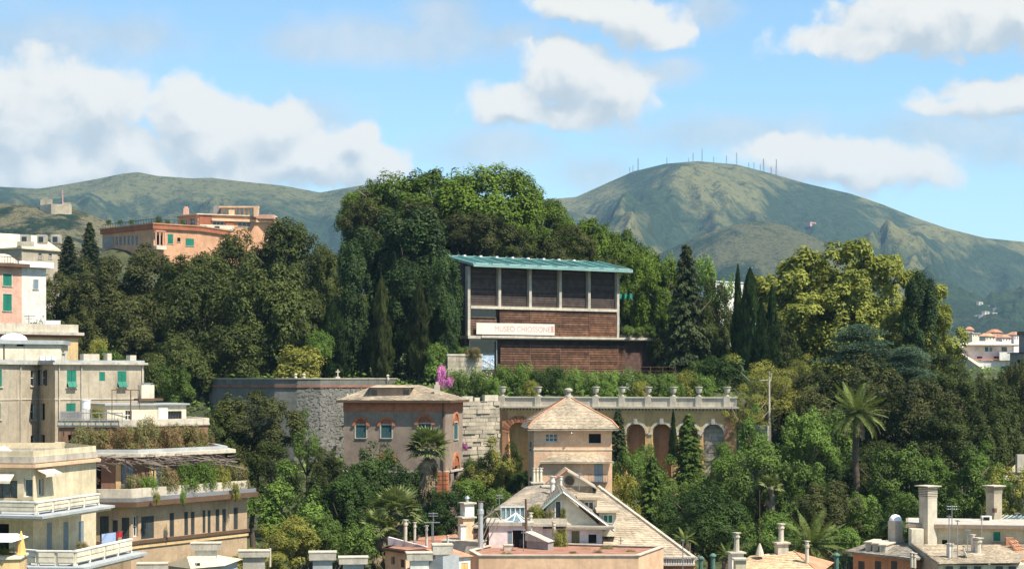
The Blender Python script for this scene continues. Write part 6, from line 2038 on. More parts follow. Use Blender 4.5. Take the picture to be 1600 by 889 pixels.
# ================================================================== roofs on the lower right
# terracotta roof with chimneys
tr_ = Bld('terracotta_roof_house', 'small house with a pale terracotta roof at the bottom right of centre', 'house', [(1150, 172), (1275, 170)], 10, 26, PZ(893, 171))
tr_.walls(m_peach)
e = [Vector((p[0], p[1], PZ(893, 171))) for p in offset_poly(tr_.poly, .4)]
rA, rB = P(1172, 868, 175), P(1240, 860.5, 175)
rf = MB().face(e[0], e[1], rB, rA).face(e[1], e[2], rB).face(e[2], e[3], rA, rB).face(e[3], e[0], rA).build('roof', m_terra, tr_.o)
shingles('tile_courses', rf, e[0], e[1], rB, rA, 12, 30, surf('pale terracotta tile', (0.60, 0.42, 0.24), var=.25, tint=.4), .05)
MB().tube([rB, e[1]], .1, 6).build('hip_tiles', m_terra, rf)
chimney('round_chimney', 'pale chimney pot on a white base left of the terracotta roof', 1151, 832, 862, 173, .5, m_conclt, kind='pot')
chimney('square_chimney', 'white block base under the left pale chimney pot', 1150, 861, 893, 173, 1.1, m_white, rz=.2)
chimney('round_chimney', 'pale chimney pot on top of the terracotta roof', 1220.5, 818, 848, 175, .5, m_conclt, kind='pot')
chimney('square_chimney', 'block base under the chimney on the terracotta roof', 1221, 846, 868, 175, 1.0, m_conclt, rz=.2)
chimney('round_chimney', 'shorter pale pot right of the terracotta roof ridge', 1261, 845, 885, 172, .36, m_conclt, kind='pot')
chimney('block_chimney', 'beige block at the left eave of the terracotta roof', 1156, 871, 900, 168, .95, m_beige, rz=.1)
o = thing('spire_cap', 'conical pale cap with a rusty lightning rod on the terracotta roof', 'finial', P(1187, 866, 174))
MB().lathe(P(1187, 868, 174), [(.4, 0), (.34, .35), (.16, .9), (.05, 1.15)], 10).build('cone', m_conclt, o)
MB().tube([P(1187, 848, 174), P(1187, 765, 174)], .025, 4).build('rod', m_rust, o)
for px, y0, D, lb in ((1114, 864, 170, 'left green vent pipe with a domed cap at the bottom'), (1307, 863, 168, 'right green vent pipe with a domed cap beside the low palm'), (1095, 868, 171, 'small green vent pipe left of the domed ones')):
    o = thing('vent_pipe', lb, 'pipe', P(px, 893, D))
    MB().lathe(P(px, 893, D), [(.2, 0), (.2, PZ(y0 + 5, D) - PZ(893, D)), (.32, PZ(y0 + 5, D) - PZ(893, D) + .02), (.3, PZ(y0 + 3, D) - PZ(893, D)), (.12, PZ(y0, D) - PZ(893, D))], 10).build('pipe', m_verdigris, o)
# orange house with dormer ribs
oh = Bld('orange_house', 'orange house with a grey slate eave and skylight ribs at the lower right', 'house', [(1333, 176), (1424, 170)], 9, 26, PZ(869, 173))
for p0 in (1341, 1367, 1392):
    oh.win(0, p0, 876, p0 + 10, 895, style='shut', sh=m_shutdk, sill=False)
oh.walls(m_orange)
ev = offset_poly(oh.poly, .55)
MB().prism(ev, PZ(869, 173), PZ(866, 173)).build('eave', m_slategrey, oh.o)
e = [Vector((p[0], p[1], PZ(866, 173) + .01)) for p in ev]
rA, rB = P(1362, 846, 180), P(1425, 848, 177)
rf = MB().face(e[0], e[1], rB, rA).face(e[1], e[2], rB).face(e[2], e[3], rA, rB).face(e[3], e[0], rA).build('roof', m_slategrey, oh.o)
shingles('slate_courses', rf, e[0], e[1], rB, rA, 12, 28, m_slategrey, .05)
for k in range(3):
    c = P(1364 + k * 11, 853 + k * 2.2, 176.5 - k * .8)
    rb_ = MB().box(c, (.55, 3.2, .9), -.45).build('skylight_rib', m_conc, rf)
    cbox('rib_cap', rb_, c + Vector((0, 0, .5)), (.75, 3.4, .1), m_conclt, -.45)
chimney('domed_chimney', 'square chimney with a white domed cap', 1399, 803, 853, 178, .95, m_conclt, kind='dome', rz=.55)
chimney('tall_chimney', 'left of the two tall louvred chimneys on the right', 1450, 758, 850, 176, 1.15, m_conclt, kind='louvre', rz=.55)
chimney('tall_chimney', 'right of the two tall louvred chimneys on the right', 1553, 758, 818, 182, 1.05, m_tan, kind='louvre', rz=.55)
MB().box(P(1554, 797, 181.2), (.3, .3, .4), .55).build('vent', m_framebr, bpy.data.objects['tall_chimney.001'])
# slate roofed house at the far lower right
rh = Bld('right_slate_house', 'cream house with weathered slate roofs at the lower right corner', 'house', [(1424, 176.5), (1640, 174)], 7, 26, PZ(824, 176))
rh.win(0, 1552, 830.5, 1563, 844.5, style='shut', sh=m_shut)
rh.win(0, 1472, 843, 1480, 851, style='dark', sill=False)
rh.walls(m_cream)
rh.slab('flat_roof', PZ(824, 176), PZ(818.5, 176), .5, m_taupe)
rh.slab('roof_gravel', PZ(818.5, 176), PZ(817.9, 176), .3, m_conc)
MB().prism([(PX(1424, 175), 174.9), (PX(1443, 175), 174.9), (PX(1443, 175), 176.3), (PX(1424, 175), 176.3)], PZ(855, 175), PZ(826, 175)).build('buttress', m_creamlt, rh.o)
q = [P(1466, 881, 165), P(1594, 879, 165), P(1612, 850, 174.2), P(1424, 850, 174.8)]
lr = MB().face(*q).face(q[3], P(1424, 893, 174), q[0] - Vector((0, 0, 2)), q[0]).build('lower_roof', m_slate, rh.o)
shingles('slate_courses', lr, *q, 14, 34, m_slate, .06)
MB().tube([q[3] + Vector((0, 0, .1)), q[0] + Vector((0, 0, .1))], .12, 6).build('verge', m_slategrey, lr)
MB().tube([P(1520, 862, 170.6), P(1546, 881, 165)], .08, 5).build('hip_seam', m_conc, lr)
MB().prism([(PX(1466, 165.5), 165.5), (PX(1640, 165.5), 165.5), (PX(1640, 173), 173), (PX(1440, 173), 173)], 26, PZ(882, 165.5)).build('lower_wall', m_creamlt, rh.o)
fl_ = Fac((PX(1466, 165.4), 165.4), (PX(1640, 165.4), 165.4))
for p0 in (1478, 1500, 1522, 1556, 1576):
    fl_.box('clerestory_window', rh.o, fl_.rect(p0, 884, p0 + 11, 896), .0, .03, m_glass)
cr_t = MB()
for k in range(26):
    px = 1492 + k * 4.4
    if 1520 < px < 1534:
        continue
    cr_t.box(P(px, 851.5, 174.2), (.18, .3, .28))
cr_t.build('corbel_row', m_framebr, rh.o, kind='stuff')
# terracotta hip at the right
for k in range(9):
    for j in range(3):
        c = P(1578 + k * 3.4 + j * 3.6, 846 + k * 5.4 - j * .6, 172.5 - k * .8 + j * .2)
        MB().tube([c, c + Vector((.2, -.35, -.22))], [.17, .2], 7).build('hip_tile', m_terra, rh.o)
MB().box(P(1577, 847, 173.5), (.7, .5, .9)).build('brick_stub', m_terra, rh.o)
gb = MB()
e0, e1, e2, e3 = P(1555, 812, 182), P(1600, 818, 180), P(1616, 806, 186), P(1568, 804, 188)
sk_ = thing('glass_roof', 'small ribbed glass roof right of the tall chimney', 'roof', P(1580, 822, 182))
MB().face(e0, e1, e2, e3).build('glass', m_glassroof, sk_)
for k in range(8):
    MB().tube([e0.lerp(e1, k / 7), e3.lerp(e2, k / 7)], .06, 4).build('rib', m_conclt, sk_)
MB().face(e0 - Vector((0, 0, 1)), e1 - Vector((0, 0, 1)), e1, e0).face(e1 - Vector((0, 0, 1)), e2 - Vector((0, 0, 1)), e2, e1).build('kerb', m_conclt, sk_)
ac = thing('roof_box', 'white framed box with a dark opening beside the right tall chimney', 'box', P(1542, 815, 180.5))
MB().box(P(1541, 811, 180.5), (.9, .7, .65)).build('case', m_white, ac)
MB().box(P(1541.5, 811, 180.12), (.55, .04, .42)).build('opening', m_dark, ac)
chimney('round_chimney', 'twin pale pots at the corner of the orange house, left', 1424.5, 863, 886, 168, .3, m_conclt, kind='pot')
chimney('round_chimney', 'twin pale pots at the corner of the orange house, right', 1429, 864, 887, 168, .3, m_conclt, kind='pot')
chimney('round_chimney', 'stout round chimney on the right slate roof', 1528, 840, 868, 170, .62, m_conclt, kind='pot')
chimney('round_chimney', 'dark slim pot left of the stout round chimney', 1520, 835, 866, 170.5, .35, m_whitepink, kind='pot')
chimney('square_chimney', 'square base under the stout round chimney', 1527, 864, 874, 169.6, 1.0, m_conclt, rz=.2)
chimney('white_vent', 'small white vent post on the right slate roof', 1484, 848, 872, 168, .42, m_white, rz=.3)
aerial(1487.5, 789, 893, 167.5, 'tall television aerial with a cross top on the right slate roof', 8, 2)
aerial(1483, 805, 893, 166.8, 'second aerial just left of the tall one', 3, 1)
aerial(1496, 812, 893, 167.2, 'lower aerial right of the tall one', 3, 1)
aerial(1534, 808, 866, 172, 'thin pipe aerial beside the stout round chimney', 1, 1)
o = thing('satellite_dish', 'white satellite dish seen edge on among the aerials', 'dish', P(1506, 872, 168))
MB().lathe((0, 0, 0), [(.05, 0), (.35, .06), (.55, .16), (.6, .22)], 16).build('tmp_dish', m_white)
dd = bpy.data.objects['tmp_dish']
dm_ = dd.data
bpy.data.objects.remove(dd)
shared('dish', o, dm_, Matrix.Translation(P(1506, 866, 168)) @ Matrix.Rotation(math.radians(65), 4, 'Y') @ Matrix.Rotation(.2, 4, 'X'))
MB().tube([P(1506, 874, 168), P(1506, 866, 168)], .04, 5).build('arm', m_metal, o)
aerial(1512, 826, 866, 170, 'small aerial left of the dark slim pot', 4, 2)
aerial(1590, 800, 822, 184, 'short aerial behind the ribbed glass roof', 4, 2)
aerial(1410, 822, 850, 179, 'short aerial right of the domed chimney', 4, 2)
# beige roof at the right edge
bh = Bld('beige_roof_house', 'beige roofed house at the right edge above the chimneys', 'house', [(1572, 232), (1660, 228)], 12, 34, PZ(752, 230))
bh.walls(m_creamlt)
e = [Vector((p[0], p[1], PZ(752, 230))) for p in offset_poly(bh.poly, .6)]
rA, rB = P(1590, 722, 238), P(1650, 720, 236)
rf = MB().face(e[0], e[1], rB, rA).face(e[1], e[2], rB).face(e[2], e[3], rA, rB).face(e[3], e[0], rA).build('roof', m_beige, bh.o)
shingles('tile_courses', rf, e[0], e[1], rB, rA, 14, 30, m_beige, .06)
MB().box(P(1595, 724, 233), (1.1, 1, 2.2)).build('chimney', m_conc, rf)
pp = thing('utility_pole', 'pale forked pole among the open pines', 'pole', P(1202, 690, 258))
MB().tube([P(1202, 690, 258), P(1202, 580, 258)], [.16, .1], 6).tube([P(1186, 595, 258), P(1204, 593, 258)], .06, 5).tube([P(1204, 596, 258), P(1206, 582, 258)], .05, 5).build('pole', m_conclt, pp)
for r_ in (('bushb', 981, 508, 523, 22, 312, 'first low plant tuft on the museum terrace from the left'), ('bush', 998, 510, 524, 22, 313.4, 'second low plant tuft on the museum terrace'), ('bushb', 1016, 508, 524, 24, 314.6, 'third low plant tuft on the museum terrace'), ('bushy', 1034, 512, 525, 20, 315.8, 'fourth low plant tuft on the museum terrace'), ('bush', 1090, 562, 590, 40, 292, 'dark shrub under the museum slab end')):
    potplant(*r_)

# ================================================================== city and hills beyond
def far_house(name, label, cat, px0, px1, y0, y1, D, mat, rmat=None, wins=(), skew=.03, roof='flat', base=None):
    b = Bld(name, label, cat, [(px0, D), (px1, D * (1 + skew))], (px1 - px0) / F * D * .7, base if base is not None else PZ(y1, D), PZ(y0, D))
    for w in wins:
        b.win(0, *w[:4], style=w[4] if len(w) > 4 else 'glass', sh=m_shut, cols=1, rows=1, sill=False)
    b.walls(mat)
    if roof == 'flat':
        b.slab('roof', PZ(y0, D), PZ(y0 - 1.2, D), .3, rmat or m_conc)
    else:
        e_ = offset_poly(b.poly, .4)
        c_ = sum((Vector(p) for p in e_), Vector((0, 0))) / 4
        MB().prism(e_, PZ(y0, D), PZ(y0 - 5, D), [tuple(c_ + (Vector(p) - c_) * .35) for p in e_]).build('roof', rmat or m_terra, b.o)
    return b
b = far_house('white_city_block', 'white city block with a cream penthouse roof right of the plane tree', 'building', 1503, 1600, 563, 640, 430, PL('pale grey plaster', (.62, .6, .58)), m_terra,
              [(1564, 572, 1573, 580, 'shut'), (1525, 556, 1526, 557)], .01, 'flat', 30)
pl_ = [(PX(1505, 432), 432), (PX(1582, 434), 434), (PX(1582, 444), 444), (PX(1505, 442), 442)]
fpt = Fac(pl_[0], pl_[1])
for p0, p1, m_ in ((1523, 1529, m_creamlt), (1531, 1537, m_creamlt), (1539, 1544, m_shut), (1546, 1550, m_glassbl), (1552, 1556, m_creamlt), (1565, 1573, m_glass)):
    fpt.box('penthouse_window', b.o, fpt.rect(p0, 542, p1, 549), 0, .08, m_)
for p0 in (1524.5, 1550.5):
    fpt.box('parapet_vent', b.o, fpt.rect(p0, 557, p0 + 5, 560), .8, 1.9, m_dark)
MB().prism(pl_, PZ(563, 430), PZ(538, 432)).build('penthouse', m_whitepink, b.o)
MB().prism(offset_poly(pl_, 1.2), PZ(539.5, 432), PZ(537.5, 432), offset_poly(pl_, -2.0)).build('penthouse_roof', m_creamlt, b.o)
MB().prism(offset_poly(pl_, 1.6), PZ(537.5, 432) - .2, PZ(532.5, 432), offset_poly(pl_, -3.2)).build('penthouse_roof_top', m_creamlt, b.o)
MB().prism(offset_poly([(PX(1560, 432), 431), (PX(1582, 434), 431), (PX(1582, 444), 434), (PX(1560, 442), 434)], 0), PZ(563, 431), PZ(550, 431)).build('white_parapet', m_white, b.o)
c = MB().face(P(1500, 552, 425), P(1541, 580, 420), P(1536, 570, 434), P(1496, 545, 438)).face(P(1500, 552, 425), P(1500, 590, 425), P(1541, 590, 420), P(1541, 580, 420)).face(P(1541, 580, 420), P(1541, 590, 420), P(1536, 590, 434), P(1536, 570, 434))
tag(c.build('pitched_roof', m_beige), 'beige pitched roof slope left before the white city block', 'roof')
b = far_house('dark_villa', 'shaded dark building cut by the right edge', 'building', 1578, 1700, 552, 620, 300, m_grey, m_iron, [(1588, 562, 1594, 572, 'dark')], -.04, 'flat', 40)
MB().prism([(PX(1592, 304), 304), (PX(1700, 300), 300), (PX(1700, 310), 310), (PX(1592, 312), 312)], PZ(552, 302), PZ(521, 302)).build('upper_storey', m_grey, b.o)
MB().prism([(PX(1589, 303), 303), (PX(1700, 299), 299), (PX(1700, 311), 311), (PX(1589, 313), 313)], PZ(521, 302), PZ(517.5, 302)).build('upper_cornice', m_iron, b.o)
far_house('long_white_block', 'long white block behind the slim cypresses', 'building', 1118, 1192, 440, 520, 620, m_white, m_canvas, [(1124 + k * 9, 452, 1128 + k * 9, 459) for k in range(7)], .03, 'flat', 10)
CITY = [(1503, 1513, 518, 530, 700, 'm_white', 'flat', 'white far block left of the penthouse roof'), (1514, 1521, 515, 530, 720, 'm_pink', 'hip', 'narrow pink far house with pointed roof'),
        (1519, 1531, 521, 530, 690, 'm_creamlt', 'flat', 'low cream far house beside the pointed one'), (1540, 1555, 525, 534, 680, 'm_creamlt', 'hip', 'wide cream far house with hip roof'),
        (1552, 1566, 519, 534, 730, 'm_pink', 'hip', 'pinkish far house with a hipped roof'), (1566, 1580, 527, 536, 700, 'm_whitepink', 'hip', 'low pale far house right of the pinkish one'), (1584, 1600, 523, 536, 720, 'm_whitepink', 'hip', 'pale far house beside the dark building'),
        (1556, 1563, 482, 485, 2650, 'm_white', 'flat', 'bright far house high on the slope'), (1530, 1536, 472, 478, 2700, 'm_creamlt', 'flat', 'topmost tiny house on the far slope'), (1593, 1602, 493, 497, 2600, 'm_white', 'flat', 'tiny white house at the right edge of the slope'),
        (1539, 1546, 487, 491, 2620, 'm_creamlt', 'flat', 'tiny cream house in the slope hamlet'), (1534, 1541, 492, 497, 2600, 'm_whitepink', 'flat', 'tiny pinkish house in the slope hamlet'), (1551, 1559, 489, 493, 2600, 'm_whitepink', 'flat', 'tiny pale house right in the slope hamlet'), (1526, 1531, 493, 497, 2610, 'm_whitepink', 'flat', 'tiny mauve house left in the slope hamlet'), (1546, 1550, 478, 481, 2690, 'm_white', 'flat', 'tiny white house above the hamlet'), (1176, 1186, 419, 424, 2450, 'm_pink', 'flat', 'tiny pink house on the slope above the cypresses')]
for (a, b_, y0, y1, D, m_, rt, lb) in CITY:
    if D > 2000:
        D = on_slope((a + b_) / 2, y1)
        if D > 9000:
            continue
    n_ = max(1, int((b_ - a) / 4))
    w_ = [(a + (k + .3) * (b_ - a) / n_, y0 + (y1 - y0) * .25, a + (k + .65) * (b_ - a) / n_, y0 + (y1 - y0) * .6) for k in range(n_)]
    far_house('distant_house', lb, 'house', a, b_, y0, y1, D, globals()[m_], None, w_, .01, rt, PZ(y1, D) - (6 if D > 2000 else 50))
b = far_house('mountain_house', 'orange red house on the shoulder of the mountain', 'house', 1266, 1275, 347.5, 354, on_slope(1270, 354), m_pink, m_terra, [(1268, 349, 1270, 351), (1271, 349, 1273, 351)], .005, 'flat')
# fort on the left hill
ft = Bld('hill_fort', 'ruined stone fort on top of the left hill', 'fort', [(62, 2290), (80, 2270), (112, 2275)], [(PX(112, 2320), 2320), (PX(62, 2320), 2320)], PZ(336, 2280), PZ(320, 2280))
ft.walls(m_masonry)
for p0, p1, y0 in ((63, 82, 311), (66, 74, 308.5), (98, 111, 316)):
    MB().prism([(PX(p0, 2292), 2292), (PX(p1, 2290), 2290), (PX(p1, 2312), 2312), (PX(p0, 2312), 2312)], PZ(322, 2285), PZ(y0, 2285)).build('keep', m_masonry, ft.o)
ft.slab('wall_walk', PZ(322, 2280), PZ(320.5, 2280), -1, m_soil)
m_ = MB().tube([P(98, 320, 2290), P(98, 297, 2290)], [1.0, .5], 4).box(P(98, 301, 2290), (4, .8, .8)).box(P(98, 306, 2290), (3, .8, .8)).build('radio_mast', surf('red white mast', (.55, .3, .25), var=.3))
tag(m_, 'single radio mast beside the hill fort', 'mast')
# radio masts on the summit
m_mast = surf('grey mast', (0.16, 0.17, 0.18), var=.2)
for i, (px, y0, y1, w) in enumerate(((997, 247, 266, 1.6), (989, 258, 268, 1), (984, 261, 269, 1), (1042, 246, 257, 1), (1083, 239, 254, 1.2), (1097, 233, 254, 1.2), (1115, 245, 255, 1), (1076, 247, 254, .8), (1135, 243, 256, 1), (1151, 239, 258, 1.2), (1170, 254, 263, 1), (1178, 254, 265, 1), (1188, 257, 268, 1), (1193, 248, 269, 1.6), (1205, 261, 272, 1.3), (1213, 249, 274, 1.5))):
    D = 5990
    a, b_ = P(px, y1 + 2, D), P(px, y0, D)
    t = thing('radio_mast', '%s radio mast from the left on the mountain summit' % ('first', 'second', 'third', 'fourth', 'fifth', 'sixth', 'seventh', 'eighth', 'ninth', 'tenth', 'eleventh', 'twelfth', 'thirteenth', 'fourteenth', 'fifteenth', 'sixteenth')[sorted([997, 989, 984, 1042, 1083, 1097, 1115, 1076, 1135, 1151, 1170, 1178, 1188, 1193, 1205, 1213]).index(px)], 'mast', a, 'radio masts on the summit')
    mb = MB()
    h = b_.z - a.z
    for sx, sy in ((-1, -1), (1, -1), (1, 1), (-1, 1)):
        mb.tube([a + Vector((sx * w * 1.3, sy * w * 1.3, 0)), b_ + Vector((sx * w * .4, sy * w * .4, 0))], .3 * w, 4)
    for k in range(5):
        u = k / 5
        q_ = w * (1.3 - .9 * u)
        mb.box(a + Vector((0, 0, h * (u + .1))), (q_ * 2, q_ * 2, .6))
    mb.build('lattice', m_mast, t)
    mb = MB()
    for k in range(3):
        mb.box(a + Vector((0, 0, h * (.55 + .14 * k))), (w * 2.6, .8, 1.0))
    mb.build('dishes', m_mast, t)

